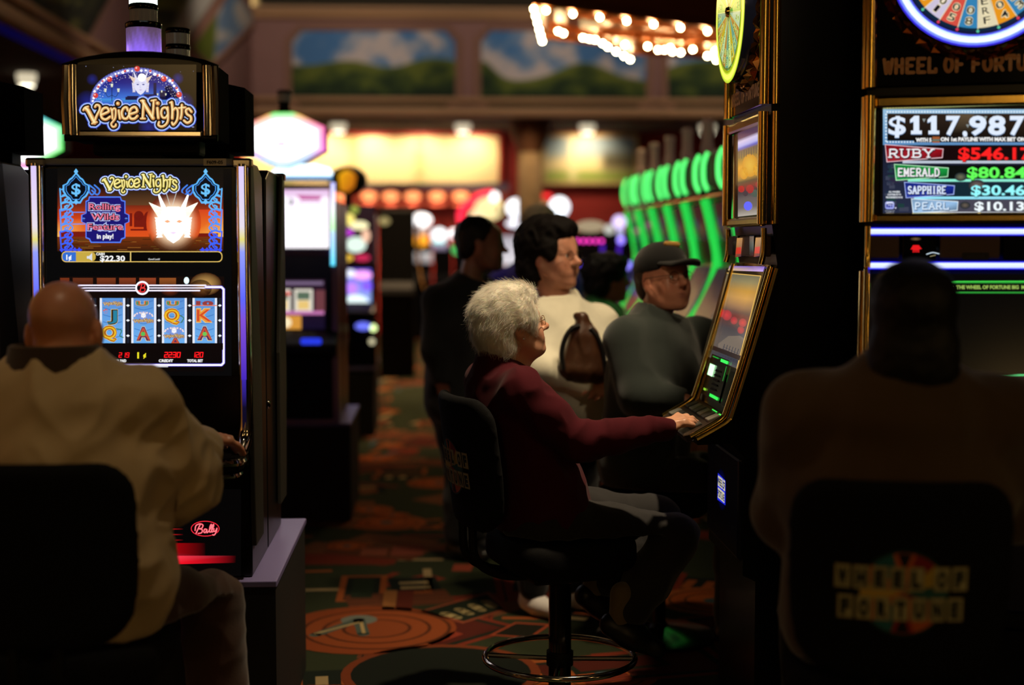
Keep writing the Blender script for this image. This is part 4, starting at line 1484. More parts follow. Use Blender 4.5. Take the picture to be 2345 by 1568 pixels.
def wheel_machine(name, label):
    t = thing(name, label, 'slot machine')
    w = WOF_W
    prof = [(-.02, 0), (-.02, .50), (-.06, .52), (-.06, .89), (-.10, .93), (YD + .02, ZD - .03), (YD + .012, ZD - .004), (YO + YS + .004, Z4 - .012), (YO + .012, Z3), (YO * .5 + .006, Z2 + .01), (.0, 2.62), (.32, 2.62), (.33, 0)]
    MB().prism(prof, -w + .006, w - .006, lambda u, v, q: (q, u, v)).obj('cabinet', BLACK, t)
    for s in (-1, 1):
        x = s * (w - .016)
        for pts, nm in (([(x, -.006, 2.6), (x, -.008, Z1 + .01)], 'upper'), ([(x, -.010, Z1 - .012), (x, -.010, Z2 + .012)], 'middle'),
                        ([(x, -.004, Z2), (x, -.004, 1.52), (x, -.012, Z3)], 'shoulder')):
            o = MB().tube(crom(pts, 4) if len(pts) > 2 else pts, .0165 if nm != 'shoulder' else .009, 12).obj('gold_post', GOLD, t, smooth=True)
            if nm != 'shoulder':
                MB().tube([(s * (w - .004), .026, pts[0][2]), (s * (w - .004), .026, pts[-1][2])], .013, 10).obj('gold_bead', GOLD, o, smooth=True)
        rail = [(x, YO - .006, Z3 - .006), (x, YO - .010 + YS * .5, (Z3 + Z4) / 2), (x, YO + YS - .012, Z4 + .03), (x, YO + YS - .026, Z4 + .0), (x, YO + YS - .056, Z4 - .022), (x, YD, ZD - .008)]
        MB().tube(crom(rail, 5), .0105, 10).obj('gold_rail', GOLD, t, smooth=True)
        rail2 = [(s * (w - .001), p[1] + .018, p[2] - .006) for p in rail]
        MB().tube(crom(rail2, 5), .008, 8).obj('gold_rail', GOLD, t, smooth=True)
    # wheel and its dark faceted surround
    zc = 2.283
    MB().box((-w + .03, -.004, Z1 + .012), (w - .03, .02, 2.6)).obj('wheel_housing', GLASSB, t, bevel=.004)
    rnd = random.Random(5)
    mb = MB()
    n = 34
    for k in range(n):
        a0, a1 = 2 * PI * k / n, 2 * PI * (k + 1) / n
        for r0, r1, d0, d1 in ((.222, .239, .03, .012), (.239, .254, .012, .004)):
            j = rnd.uniform(-.008, .008)
            P = lambda a, r, d: (max(-w + .035, min(w - .035, r * math.cos(a))), -d, zc + r * math.sin(a))
            am = (a0 + a1) / 2
            c = P(am, (r0 + r1) / 2 + j, (d0 + d1) / 2 + .014)
            q = [P(a0, r0, d0), P(a1, r0, d0), P(a1, r1, d1), P(a0, r1, d1)]
            mb.add(q + [c], [(0, 1, 4), (1, 2, 4), (2, 3, 4), (3, 0, 4)])
    mb.obj('gem_ring', mat('dark_bronze_facets', (170, 116, 60), .14, .95), t)
    a = Art(1.0)
    for r, c, z, g in ((.224, (60, 50, 235), 0, 1.0), (.219, (120, 140, 255), 1, 1.2), (.213, (214, 230, 255), 2, 1.6), (.203, (190, 215, 255), 3, 1.6), (.197, (90, 100, 250), 4, 1.1), (.192, (20, 24, 60), 5, 1), (.184, (14, 40, 60), 6, 1)):
        a.disc(0, zc, r, c, z, n=64, g=g)
    names = ['FREE', '40', '35', '200', '25', '80', '30', '500', '20', '60', 'FREE', '45', '25', '1000', '30', '50', '80', '100', '50', '1000', '50', '80']
    pal = [(226, 214, 178), (232, 150, 30), (52, 130, 180), (214, 80, 66), (206, 196, 220), (90, 160, 90)]
    cols = {'FREE': 0}
    N = 22
    order = [0, 1, 2, 3, 4, 5, 1, 2, 3, 0, 0, 2, 3, 4, 1, 5, 2, 3, 1, 4, 3, 2]
    for k in range(N):
        am = -PI / 2 + .155 + 2 * PI * k / N
        hw_ = PI / N
        c = pal[order[k]]
        pts = [(0.02 * math.cos(am), zc + .02 * math.sin(am))] + [(.176 * math.cos(am + hw_ * q * .97), zc + .176 * math.sin(am + hw_ * q * .97)) for q in (-1, -.5, 0, .5, 1)]
        a.poly(pts, c, 7)
        ln = [(0.03 * math.cos(am + hw_), zc + .03 * math.sin(am + hw_)), (.178 * math.cos(am + hw_), zc + .178 * math.sin(am + hw_))]
        a.stroke(ln, .0022, (236, 220, 180), 8)
        txt = names[k]
        L = len(txt)
        for i, ch in enumerate(txt):
            rr = .158 - i * (.028 if L < 4 else .025)
            # letters stand along the radius, heads towards the rim
            px, pz = rr * math.cos(am), zc + rr * math.sin(am)
            wd = (.019 if L < 4 else .017) * (.55 if ch == '1' else 1)
            for bold, cc, z in ((.08, (250, 236, 190), 9), (.01, (24, 22, 30), 10)):
                a.text(ch, px + .009 * math.cos(am), pz + .009 * math.sin(am), .019, cc, z, bold=bold, align='c', width=wd + bold * .02, rot=am - PI / 2 + PI, flip=1)
        for i in range(4):
            q = am + rnd.uniform(-.1, .1)
            a.disc(rnd.uniform(.11, .17) * math.cos(q), zc + rnd.uniform(.11, .17) * math.sin(q), .0015, (250, 250, 230), 9, n=6) if False else None
    for k in range(N):
        am = -PI / 2 + .155 + 2 * PI * k / N + PI / N
        a.disc(.184 * math.cos(am), zc + .184 * math.sin(am), .004, (226, 60, 90) if k % 3 else (90, 200, 160), 9, n=8)
    MB().lathe([(.226, 0), (.228, .02), (.222, .056)], 48, axis=(0, -1, 0), o=(0, -.004, zc)).obj('wheel_rim', mat('smoky_rim', (40, 44, 70), .1, spec=.6), t, smooth=True)
    wh = a.build('wheel', lambda u, v: Vector((u, -.062, v)), (0, -1, 0), t, step=.0004)
    MB().lathe([(.018, 0), (.014, .008), (.003, .011)], 20, axis=(0, -1, 0), o=(0, -.066, zc)).obj('hub', GOLD, wh, smooth=True)
    # bronze lettering low on the housing
    a = Art()
    x = -w + .052
    slab_text(a, 'WHEEL OF FORTUNE', -w + .050, Z1 + .048, .036, .0225, (150, 90, 40), 0, sw=.26, feet=False, gap=.27)
    a.build('housing_lettering', lambda u, v: Vector((u, -.0048, 2 * (Z1 + .048) - v)), (0, -1, 0), t, material=mat_attr('bronze_print', rough=.3, spec=.6, emit=.12))  # bronze letters given a faint glow of their own
    # gold frame of the upper screen
    zt, zb = Z1 - .012, Z2 + .006
    for lo, hi in (((-w + .03, -.016, zt - .036), (w - .03, .01, zt)), ((-w + .03, -.016, zb), (w - .03, .01, zb + .030))):
        MB().box(lo, hi).obj('gold_bar', GOLD, t, bevel=.009)
    # speaker row
    for x0, x1 in ((-.268, -.186), (-.081, .074), (.158, .268)):
        MB().box((x0, -.006, Z3 + .024), (x1, .02, Z2 - .024)).obj('speaker', SPK, t, bevel=.005)
    for x0, x1 in ((-.178, -.090), (.082, .150)):
        MB().box((x0, -.008, Z3 + .022), (x1, .02, Z2 - .022)).obj('glossy_insert', GLASSB, t, bevel=.003)
    # sloping screen frame
    P = lambda x, k, d=0: Vector((x, YO + YS * k, Z3 + (Z4 - Z3) * k)) + Vector((0, -.97, -.245)) * d
    mb = MB()
    q = [P(-w + .03, .0, .002), P(w - .03, .0, .002), P(w - .03, 1, .002), P(-w + .03, 1, .002)]
    mb.add(q + [p + Vector((0, .02, 0)) for p in q], [(0, 3, 2, 1), (4, 5, 6, 7), (0, 1, 5, 4), (1, 2, 6, 5), (2, 3, 7, 6), (3, 0, 4, 7)])
    mb.obj('sloping_front', mat('bronze_glass', (30, 22, 12), .12, .3), t)
    # deck
    mb = MB()
    D = lambda x, k, d=0: Vector((x, YO + YS + (YD - YO - YS) * k, Z4 + (ZD - Z4) * k - .006)) + Vector((0, -.48, .88)) * d
    out = [(-w + .02, 0), (w - .012, 0), (w - .012, .9), (w - .05, 1.12), (-w + .06, 1.12), (-w + .02, .8)]
    mb.prism(out, -.02, .006, lambda u, v, q_: D(u, v, q_))
    dk = mb.obj('button_deck', mat('brown_deck', (60, 46, 36), .35), t, bevel=.006)
    for r in range(2):
        for k in range(6):
            x0 = -.225 + k * .073
            mb = MB()
            mb.prism([(x0, .12 + r * .45), (x0 + .052, .12 + r * .45), (x0 + .052, .42 + r * .45), (x0, .42 + r * .45)], .004, .014, lambda u, v, q_: D(u, v, q_))
            mb.obj('button', mat('button_white', (150, 146, 136), .35) if (k + r) % 2 else mat('button_grey', (80, 78, 74), .35), dk, bevel=.003)
    # foot of the sloping front: bill slot with green lights, printer
    k0, k1 = .64, .95
    mb = MB()
    for x0, x1, a0, a1, d in ((-.24, .06, .66, .95, .006), (.10, .235, .70, .96, .004)):
        q = [P(x0, a0, d), P(x1, a0, d), P(x1, a1, d), P(x0, a1, d)]
        mb.add(q, [(0, 3, 2, 1)])
    mb.obj('lower_plate', mat('brown_plate', (44, 30, 20), .2), t)
    q = [P(-.255, .605, .005), P(w - .03, .605, .005), P(w - .03, .635, .005), P(-.255, .635, .005)]
    MB().add(q, [(0, 3, 2, 1)]).obj('trim_bar', mat('lilac_bar', (150, 130, 190), .3), t)
    mb = MB()
    for i in range(5):
        q = [P(-.10, .745 + i * .032, .008), P(-.02, .745 + i * .032, .008), P(-.02, .755 + i * .032, .012), P(-.10, .755 + i * .032, .012)]
        mb.add(q, [(0, 3, 2, 1)])
    mb.obj('bill_slot', BLACKM, t)
    q = [P(.115, .72, .006), P(.22, .72, .006), P(.22, .95, .006), P(.115, .95, .006)]
    MB().add(q, [(0, 3, 2, 1)]).obj('ticket_slot', GLASSB, t)
    a = Art(1.0)
    GR = (60, 255, 90)
    a.rrect(-.235, .73, -.115, .80, .006, (150, 255, 160), 0, g=1.8) if False else None
    for x0, x1, y0, y1, c, g in ((-.212, -.125, .725, .805, (190, 255, 190), 1.8), (-.06, .055, .665, .685, GR, 1.2), (-.20, -.10, .668, .674, GR, .4), (-.21, -.17, .90, .915, (160, 230, 60), .8), (-.09, .05, .915, .935, GR, 1.0), (.046, .052, .70, .80, GR, .5)):
        a.rect(x0, y0, x1, y1, c, 1, g=g)
    a.build('green_lights', lambda u, v: P(u, v, .009), (0, -.97, .245), t)
    a = Art(1.0)
    for x0, x1, y0, y1 in ((.14, .25, .06, .1), (.02, .1, .05, .08)):
        a.rect(x0, y0, x1, y1, GR, 0, g=.9)
    a.build('deck_light', lambda u, v: D(u, v, .008), (0, -.48, .88), t)
    # belly with its little lit sign
    MB().box((-w + .03, -.072, .56), (w - .03, -.05, .88)).obj('belly_panel', mat('blue_black_panel', (14, 14, 46), .35), t, bevel=.01)
    a = Art(1.0)
    a.disc(0, .74, .085, (16, 16, 120), 0, ry=.068, edge=(2, 2, 14), g=.5)
    a.poly([(-.062, .785), (.062, .78), (.066, .70), (-.066, .695)], (30, 40, 220), 1)
    for r, txt in ((0, 'WHEEL OF'), (1, 'FORTUNE')):
        x = -.056
        for ch in txt:
            if ch != ' ':
                z = .744 - r * .040
                a.rect(x, z, x + .0125, z + .034, (214, 206, 150), 2)
                a.text(ch, x + .006, z + .006, .022, (20, 30, 90), 3, bold=.03, align='c', flip=1)
            x += .0155 if ch != ' ' else .008
    a.build('belly_sign', lambda u, v: Vector((u, -.0725, v)), (0, -1, 0), t)
    return t


H = wheel_machine('slot_machine', 'tall gold-trimmed slot machine facing left, played by the white-haired woman')
B = copy_tree(H)
for o_ in children(B):
    if o_.name.startswith(('green_lights', 'deck_light')):
        bpy.data.objects.remove(o_)
B['label'] = 'tall gold-trimmed wheel slot machine at the right edge with dollar amounts on its screen'
for o_ in children(H):                             # its wheel ring is lit yellow-green at this moment
    if o_.name.split('.')[0] == 'wheel':
        o_.data = o_.data.copy()
        at_ = o_.data.color_attributes['Col']
        for i_, v_ in enumerate(o_.data.vertices):
            r_ = math.hypot(v_.co.x, v_.co.z - 2.283)
            c_ = at_.data[i_].color
            l_ = (c_[0] + c_[1] + c_[2]) / 3
            if r_ > .186:
                at_.data[i_].color = (.62 * l_ + .35, .75 * l_ + .45, .10 * l_, 1)
            else:
                at_.data[i_].color = (c_[0] * .55 + .10, c_[1] * .75 + .16, c_[2] * .5, 1)
H.location, H.rotation_euler.z = PH, TH_H
B.location, B.rotation_euler.z = PB, TH_B


def local_fn(root_loc, th):
    M = (Matrix.Translation(root_loc) @ Matrix.Rotation(th, 4, 'Z')).inverted()
    return lambda p: M @ Vector(p)


LH, LB = local_fn(PH, TH_H), local_fn(PB, TH_B)
FL = Vector((0, -1, 0))
SL = Vector((0, -(Z3 - Z4), YS)).normalized() * 1.0
SL = Vector((0, -(Z3 - Z4), -YS)).normalized()
SL = Vector((0, -.97, .245))


def pB(u, v):
    return LB(onplane(u, v, P0B + nB * .004, nB))


RB = Matrix.Rotation(TH_B, 3, 'Z')
RH = Matrix.Rotation(TH_H, 3, 'Z')


def pBs(u, v):       # on the sloping front of the right machine
    n = RB @ SL
    return LB(onplane(u, v, PB + RB @ Vector((0, YO - .0045, Z3)), n))


def pH(u, v):
    return LH(onplane(u, v, PH + Vector((-.004, 0, 0)), (-1, 0, 0)))


def pHs(u, v):
    n = RH @ SL
    return LH(onplane(u, v, PH + RH @ Vector((0, YO - .0045, Z3)), n))


# ---- jackpot screen of the right machine
a = Art(1.0)
X1 = 2412
a.rect(2016, 240, X1 + 4, 492, (10, 8, 6))
a.rect(2022, 250, X1, 332, (150, 190, 220), 1, (90, 140, 190))
a.rect(2032, 260, X1 - 10, 322, (46, 34, 26), 2, (14, 10, 8))
a.poly([(2170, 262), (2230, 262), (2236, 300), (2180, 305)], [(90, 74, 52), (96, 80, 60), (40, 32, 24), (30, 24, 18)], 3)
for k in range(56):
    a.disc(2032 + k * 6.6, 256, 2.2, (226, 240, 250), 3, n=8)
    a.disc(2032 + k * 6.6, 325, 2.0, (226, 240, 250), 3, n=8) if k < 10 else None
for k in range(9):
    a.disc(2029, 262 + k * 7.6, 2.2, (226, 240, 250), 3, n=8)
for off, c, z in ((3.5, (10, 14, 22), 4), (1.6, (120, 150, 190), 5), (0, (226, 238, 255), 6)):
    for x in (2084, 2124):
        y0, y1 = 265 + off, 307 + off
        a.poly([(x, y0 + 9), (x + 10, y0), (x + 21, y0), (x + 21, y1 - 8), (x + 27, y1 - 8), (x + 27, y1), (x + 2, y1), (x + 2, y1 - 8), (x + 8, y1 - 8), (x + 8, y0 + 13), (x, y0 + 16)], c, z)
    for ch, x, w_ in (('$', 2034, 40), ('7', 2165, 32), (',', 2204, 11), ('9', 2218, 40), ('8', 2262, 40), ('7', 2311, 34), ('.', 2350, 11), ('4', 2362, 38)):
        a.text(ch, x, 307 + off if ch != ',' else 309 + off, 42, c, z, bold=.035 if ch != '$' else .02, width=w_, shear=.04)
for x, y in ((2116, 272), (2257, 266), (2216, 285)):
    a.poly([(x - 4, y), (x + 4, y), (x, y + 8)], (140, 150, 150), 7)
a.rect(2093, 313, X1, 326, (8, 8, 10), 7)
a.text('WITH 5', 2097, 324.5, 8.5, (250, 250, 250), 8, bold=.05, width=36)
a.rect(2135, 313, 2152, 327, (160, 90, 50), 8)
a.rect(2135, 319, 2152, 323, (90, 120, 110), 9)
a.text('ON 1st PAYLINE WITH MAX BET ON ALL LINES', 2154, 323, 8.5, (250, 250, 250), 8, bold=.05, width=250)
# gem rows
rows = [('RUBY', 332, 370, 2028, 2157, (150, 10, 24), (240, 200, 210), '$546.17', 2194, (255, 34, 34)),
        ('EMERALD', 377, 412, 2049, 2169, (20, 150, 60), (190, 250, 200), '$80.84', 2214, (100, 255, 90)),
        ('SAPPHIRE', 418, 452, 2072, 2183, (20, 40, 150), (170, 190, 255), '$30.46', 2223, (150, 250, 255)),
        ('PEARL', 456, 487, 2088, 2191, (150, 190, 230), (230, 245, 255), '$10.13', 2231, (240, 250, 255))]
a.rect(2022, 333, X1, 488, (22, 26, 44), 1, (40, 46, 70))
for k in range(30):
    a.rect(*(lambda x, y: (x, y, x + rnd.uniform(6, 26), y + rnd.uniform(4, 10)))(rnd.uniform(2024, 2060), rnd.uniform(372, 480)), rnd.choice([(34, 50, 70), (44, 40, 64), (30, 60, 60), (60, 64, 84)]), 2)
for i, (nm, y0, y1, x0, x1, c, ce, amt, ax, ac) in enumerate(rows):
    a.rect(x1 - 40, y0 + 1, X1, y1 + 3, (22, 8, 10) if i == 0 else (10, 14, 12) if i == 1 else (20, 40, 52) if i == 2 else (72, 70, 84), 3)
    a.rect(x1 - 90, y1 - 2, X1, y1 + 4, (190, 200, 215) if i == 0 else (140, 236, 210) if i == 1 else (150, 230, 250) if i == 2 else (220, 226, 236), 4)
    ym = (y0 + y1) / 2
    q = [(x0, y0), (x1 + 2, ym - 9), (x1, ym + 9), (x0 + 4, y1)]
    a.poly([(p[0] + (1.6 if p[0] > x0 + 10 else -1.6), p[1] + (1.6 if p[1] > ym else -1.6)) for p in q], ce, 5)
    a.poly(q, [mixc(c, (0, 0, 0), .2), c, mixc(c, (0, 0, 0), .35), mixc(c, (255, 255, 255), .12)], 6)
    n_ = len(nm)
    wl_ = (x1 - x0 - 22) / (n_ * 1.24)
    hl = 18 - i * 1.0
    slab_text(a, nm, x0 + 8, ym + hl / 2 + 1.5, hl, wl_, (16, 20, 40) if i < 3 else (60, 90, 130), 7, sw=.30, gap=.24)
    slab_text(a, nm, x0 + 7, ym + hl / 2, hl, wl_, (240, 236, 240) if i < 2 else (220, 232, 255) if i == 2 else (214, 232, 250), 8, sw=.20, gap=.24)
    ha = 27 - i * 2.4
    a.text(amt, ax, ym + ha / 2 + 1, ha, mixc(ac, (0, 0, 0), .55), 9, bold=.05, width=len(amt) * (24.5 - i * 1.7))
    a.text(amt, ax + .5, ym + ha / 2, ha, ac, 10, bold=.025, width=len(amt) * (24 - i * 1.7), g=1.05)
for i, (x, y, r, c) in enumerate(((2237, 425, 20, (226, 170, 140)), (2200, 405, 14, (200, 190, 120)), (2210, 470, 12, (190, 150, 110)))):
    a.disc(x, y, r, mixc(c, (40, 50, 60), .55), 5, ry=r * .7, edge=(20, 36, 46))
for i, tx in enumerate(('ALL WAGERS', 'CONTRIBUTE TO', 'PROGRESSIVE PAYS')):
    a.text(tx, 2048, 441 + i * 6.4, 4, (226, 230, 236), 8, bold=.04, align='c', width=(26, 31, 38)[i])
a.rrect(2027, 461, 2048, 479, 5, (150, 160, 230), 8)
a.rrect(2028.5, 462.5, 2046.5, 470, 4, (226, 230, 250), 9)
a.text('IGT', 2037.5, 474, 8, (46, 54, 150), 10, bold=.06, align='c', width=16)
a.disc(2051, 476, 2, (200, 206, 230), 9, n=8)
a.text('©Copyright IGT', 2038, 484, 2.6, (200, 206, 216), 9, align='c', width=22)
a.text('www.IGT.com', 2038, 488, 2.6, (200, 206, 216), 9, align='c', width=18)
a.build('jackpot_screen', pB, LB(nB + PB) - LB(PB), B, material=SCREEN)
# ---- blue bars, insert with the red arrow
a = Art(1.0)
for y in (530, 607.5):
    a.rect(1988, y - 9.5, 2420, y + 9.5, (36, 30, 240), 0)
    a.rect(1991, y - 7.5, 2420, y + 7.5, (120, 130, 255), 1)
    a.rect(1994, y - 5.5, 2420, y + 5.5, (214, 226, 255), 2, (190, 200, 255), g=1.4)
a.build('blue_light_bar', lambda u, v: pB(u, v), FL, B, lift=.004)
a = Art(1.0)
a.poly([(2085, 571), (2091, 561), (2104, 561), (2111, 570), (2105, 571), (2105, 578), (2090, 578), (2090, 571)], (230, 26, 30), 0)
for q in range(3):
    a.rect(2091, 573 + q * 2, 2104, 574 + q * 2, (120, 10, 14), 1)
a.stroke([(2122, 582), (2136, 578), (2150, 581)], 2.0, (206, 226, 240), 0, smooth=4)
a.stroke([(2130, 587), (2142, 584)], 1.4, (160, 150, 110), 0)
a.disc(2097, 547, 13, (116, 92, 60), 0, ry=4, edge=(30, 20, 12))
a.build('insert_art', lambda u, v: pB(u, v), FL, B, lift=.006)
a = Art()
a.rrect(2203, 578, 2265, 594, 4, (14, 12, 12))
a.rrect(2205, 580, 2263, 592, 3, (52, 50, 60), 1)
a.rrect(2206.5, 581, 2261.5, 591, 2, (10, 10, 12), 2)
a.text('DOUBLE DIAMOND', 2234, 588, 3.2, (90, 90, 110), 3, align='c', width=48) if False else None
for k in range(2):
    a.rect(2212, 584 + k * 3, 2256, 585.2 + k * 3, (60, 60, 80), 3)
a.build('name_plate', lambda u, v: pB(u, v), FL, B, material=PRINT, lift=.004)
# ---- main screen of the right machine: black with a green banner
a = Art(1.0)
a.rect(1992, 622, 2425, 905, (4, 4, 4))
a.rect(2015, 645, 2412, 672, (40, 150, 50), 1, (26, 96, 34))
a.rect(2017, 648.5, 2412, 668, (6, 12, 8), 2)
a.stroke([(2015, 645), (2412, 644)], 2.2, (70, 226, 80), 3)
a.stroke([(2015, 669), (2412, 670)], 2.2, (50, 170, 60), 3)
a.text('THE WHEEL OF FORTUNE BIG', 2190, 661.5, 8.2, (156, 190, 90), 4, bold=.04, width=143)
a.text('WINS', 2186, 661.5, 8.2, (156, 190, 90), 4, bold=.04, align='r', width=30)
a.text('MONEY', 2339, 661.5, 8.2, (156, 190, 90), 4, bold=.04, width=40)
a.rect(2015, 857, 2412, 860.5, (90, 220, 130), 3)
a.rect(2015, 868, 2412, 869.5, (40, 120, 90), 3)
a.text('1568', 2224, 882, 8, (150, 190, 120), 3, shear=.25, bold=.02, width=29)
for x in (2272, 2330):
    a.rect(x, 871, x + 15, 888, (120, 110, 150), 2)
    a.rect(x + 4, 871, x + 6, 888, (190, 180, 230), 3)
a.rect(2287, 871, 2330, 887, (10, 10, 10), 2)
a.text('50', 2308, 881, 8.5, (190, 226, 130), 3, bold=.04, align='c')
a.text('BET', 2308, 887.5, 4, (150, 160, 110), 3, bold=.03, align='c')
a.rect(2287, 886, 2345, 887.5, (150, 150, 180), 2)
a.build('main_screen', pBs, SL, B)
a = Art(1.0)
a.disc(2338, 917, 20, (255, 120, 255), 0, ry=9, edge=(230, 60, 240), g=1.3)
a.build('magenta_button', lambda u, v: LB(onplane(u, v, PB + RB @ Vector((0, YO + YS - .01, Z4 - .008)), RB @ Vector((0, -.48, .88)))), Vector((0, -.48, .88)), B, lift=.016)

# ---- screens of the left-facing machine (seen along their face), reflections put into their colours
a = Art(1.0)
q = lambda pts, c, z=1: a.poly(pts, c, z)
a.poly([(1680, 300), (1752, 262), (1756, 505), (1682, 508)], (8, 6, 6), 0)
T = lambda u, v: (1690 + (1746 - 1690) * u, (304 - 24 * u) + ((496 - 304) + ((490 - 280) - (496 - 304)) * u) * v)
stops = [(0, (70, 50, 80)), (.08, (96, 70, 100)), (.12, (226, 214, 250)), (.17, (190, 190, 250)), (.2, (90, 100, 210)), (.23, (112, 96, 84)), (.32, (150, 122, 60)), (.42, (226, 160, 44)), (.5, (214, 146, 36)), (.56, (170, 130, 60)), (.6, (70, 66, 54)), (.66, (130, 50, 50)), (.72, (60, 60, 66)), (.8, (110, 100, 98)), (.9, (120, 110, 104)), (1, (190, 180, 170))]
for (t0, c0), (t1, c1) in zip(stops[:-1], stops[1:]):
    a.poly([T(0, t0), T(1, t0), T(1, t1), T(0, t1)], [c0, c0, c1, c1], 1, g=.85)
for u, v, r, c in ((.5, .43, 22, (236, 190, 70)), (.25, .5, 12, (226, 170, 50)), (.8, .5, 12, (236, 180, 60))):
    x, y = T(u, v)
    a.disc(x, y, r * .8, c, 2, ry=r * 1.2, edge=(214, 150, 44), g=.85)
for u, v, r, c in ((.15, .68, 7, (190, 40, 44)), (.5, .7, 9, (180, 50, 54)), (.85, .67, 7, (170, 60, 60)), (.32, .74, 6, (70, 60, 70)), (.7, .76, 8, (80, 100, 90))):
    x, y = T(u, v)
    a.disc(x, y, r, c, 3, ry=r * 1.1, g=.8)
x, y = T(.42, .89)
a.disc(x, y, 9.5, (100, 106, 250), 4, ry=10.5)
for k in range(10):
    x, y = T(.05 + k * .1, .23 + .01 * (k % 2))
    a.rect(x - 1, y, x + 1, y + 16, (90, 80, 70), 2)
a.build('upper_screen', pH, FL, H)
a = Art(1.0)
a.poly([(1664, 613), (1752, 614), (1692, 866), (1602, 838)], (60, 46, 26), 0, g=.4)
C4 = [(1665, 625), (1743, 632), (1688, 844), (1619, 815)]
T = lambda u, v: tuple(C4[0][i] * (1 - u) * (1 - v) + C4[1][i] * u * (1 - v) + C4[2][i] * u * v + C4[3][i] * (1 - u) * v for i in (0, 1))
stops = [(0, (120, 116, 90)), (.08, (160, 146, 100)), (.18, (214, 160, 70)), (.26, (226, 170, 90)), (.36, (170, 130, 90)), (.42, (110, 84, 74)), (.47, (120, 50, 50)), (.55, (90, 60, 60)), (.62, (76, 70, 74)), (.75, (96, 88, 86)), (.86, (92, 86, 82)), (.93, (52, 54, 66)), (1, (90, 88, 90))]
for (t0, c0), (t1, c1) in zip(stops[:-1], stops[1:]):
    for k in range(4):
        f = lambda c, s_: mixc(c, (90, 80, 76), s_)
        u0, u1 = k / 4, (k + 1) / 4
        w0, w1 = (abs(u0 - .7) * .5, abs(u1 - .7) * .5)
        a.poly([T(u0, t0), T(u1, t0), T(u1, t1), T(u0, t1)], [f(c0, w0), f(c0, w1), f(c1, w1), f(c1, w0)], 1, g=.9)
for u, v, r, c in ((.12, .47, 9, (200, 54, 60)), (.3, .48, 11, (206, 60, 66)), (.55, .52, 8, (196, 50, 60)), (.82, .52, 9, (206, 56, 62)), (.82, .6, 8, (190, 60, 60)), (.07, .53, 4, (90, 80, 220))):
    x, y = T(u, v)
    a.disc(x, y, r, c, 2, ry=r * 1.1, edge=mixc(c, (100, 60, 60), .5))
a.poly([T(.25, .82), T(.5, .7), T(.85, .66), T(1, .68), T(1, .86), T(.3, .9)], (130, 116, 104), 2, g=.8)
for k in range(6):
    a.stroke([T(.45 + k * .09, .80), T(.43 + k * .09, .95)], 1.5, (60, 60, 70), 3)
    a.stroke([T(.42, .83 + k * .024), T(.95, .85 + k * .024)], .8, (50, 54, 70), 3)
for p, r_ in ((C4[0], C4[1]), (C4[1], C4[2])):
    a.stroke([p, r_], 2.0, (226, 180, 90), 4)
a.stroke([C4[0], C4[3]], 2.0, (60, 40, 24), 4)
a.poly([(1672, 609), (1752, 610), (1748, 622), (1668, 619)], [(150, 120, 200), (90, 70, 190), (190, 160, 240), (226, 190, 120)], 4)
a.build('sloping_screen', pHs, SL, H)
# inserts of the speaker row, red reflections put in as glowing colour
for k, (x, y) in enumerate(((1692, 545), (1735, 544))):
    a = Art(1.0)
    a.poly([(x, y), (x + 13, y - .5), (x + 9, y + 42), (x - 4, y + 44)], [(210, 150, 70), (190, 140, 80), (110, 60, 70), (150, 60, 40)], 1, g=.8)
    a.poly([(x - 1, y + 22), (x + 10, y + 20), (x + 9, y + 36), (x - 3, y + 36)], (226, 60, 40), 2, g=.8)
    a.build('insert_art', pH, FL, H, lift=.006)
# black carousel core between the two machines
t = thing('carousel_core', 'black cabinet side closing the gap between the two gold-trimmed machines', 'cabinet', (1.42, 4.60, 0))
MB().prism([(1.342, 4.36), (1.36, 4.42), (1.52, 4.50), (2.2, 4.5), (2.2, 5.6), (1.5, 5.6), (1.342, 4.92)], 0, 2.62, lambda u, v, w: (u, v, w)).obj('panel', BLACKM, t, off=(1.42, 4.60, 0))
# ================================================================== FURTHER BANKS ON THE LEFT
LILAC = mat('lilac_trim', (150, 120, 160), .4)


def far_cabinet(name, label, Y, xc, group, half=.3, prof=None):
    t = thing(name, label, 'slot machine', (xc, Y, .5515), group=group)
    prof = prof or [(.04, 0), (.04, .36), (-.10, .39), (-.10, .44), (.0, .52), (.0, 1.2), (.03, 1.22), (.38, 1.22), (.40, 0)]
    MB().prism(prof, -half, half, lambda u, v, w: (w, u, v)).obj('cabinet', BLACK, t, bevel=.008)
    return t, Vector((xc, Y, .5515))


HEX = [(-.086, 62), (86 / 1000, 62)]


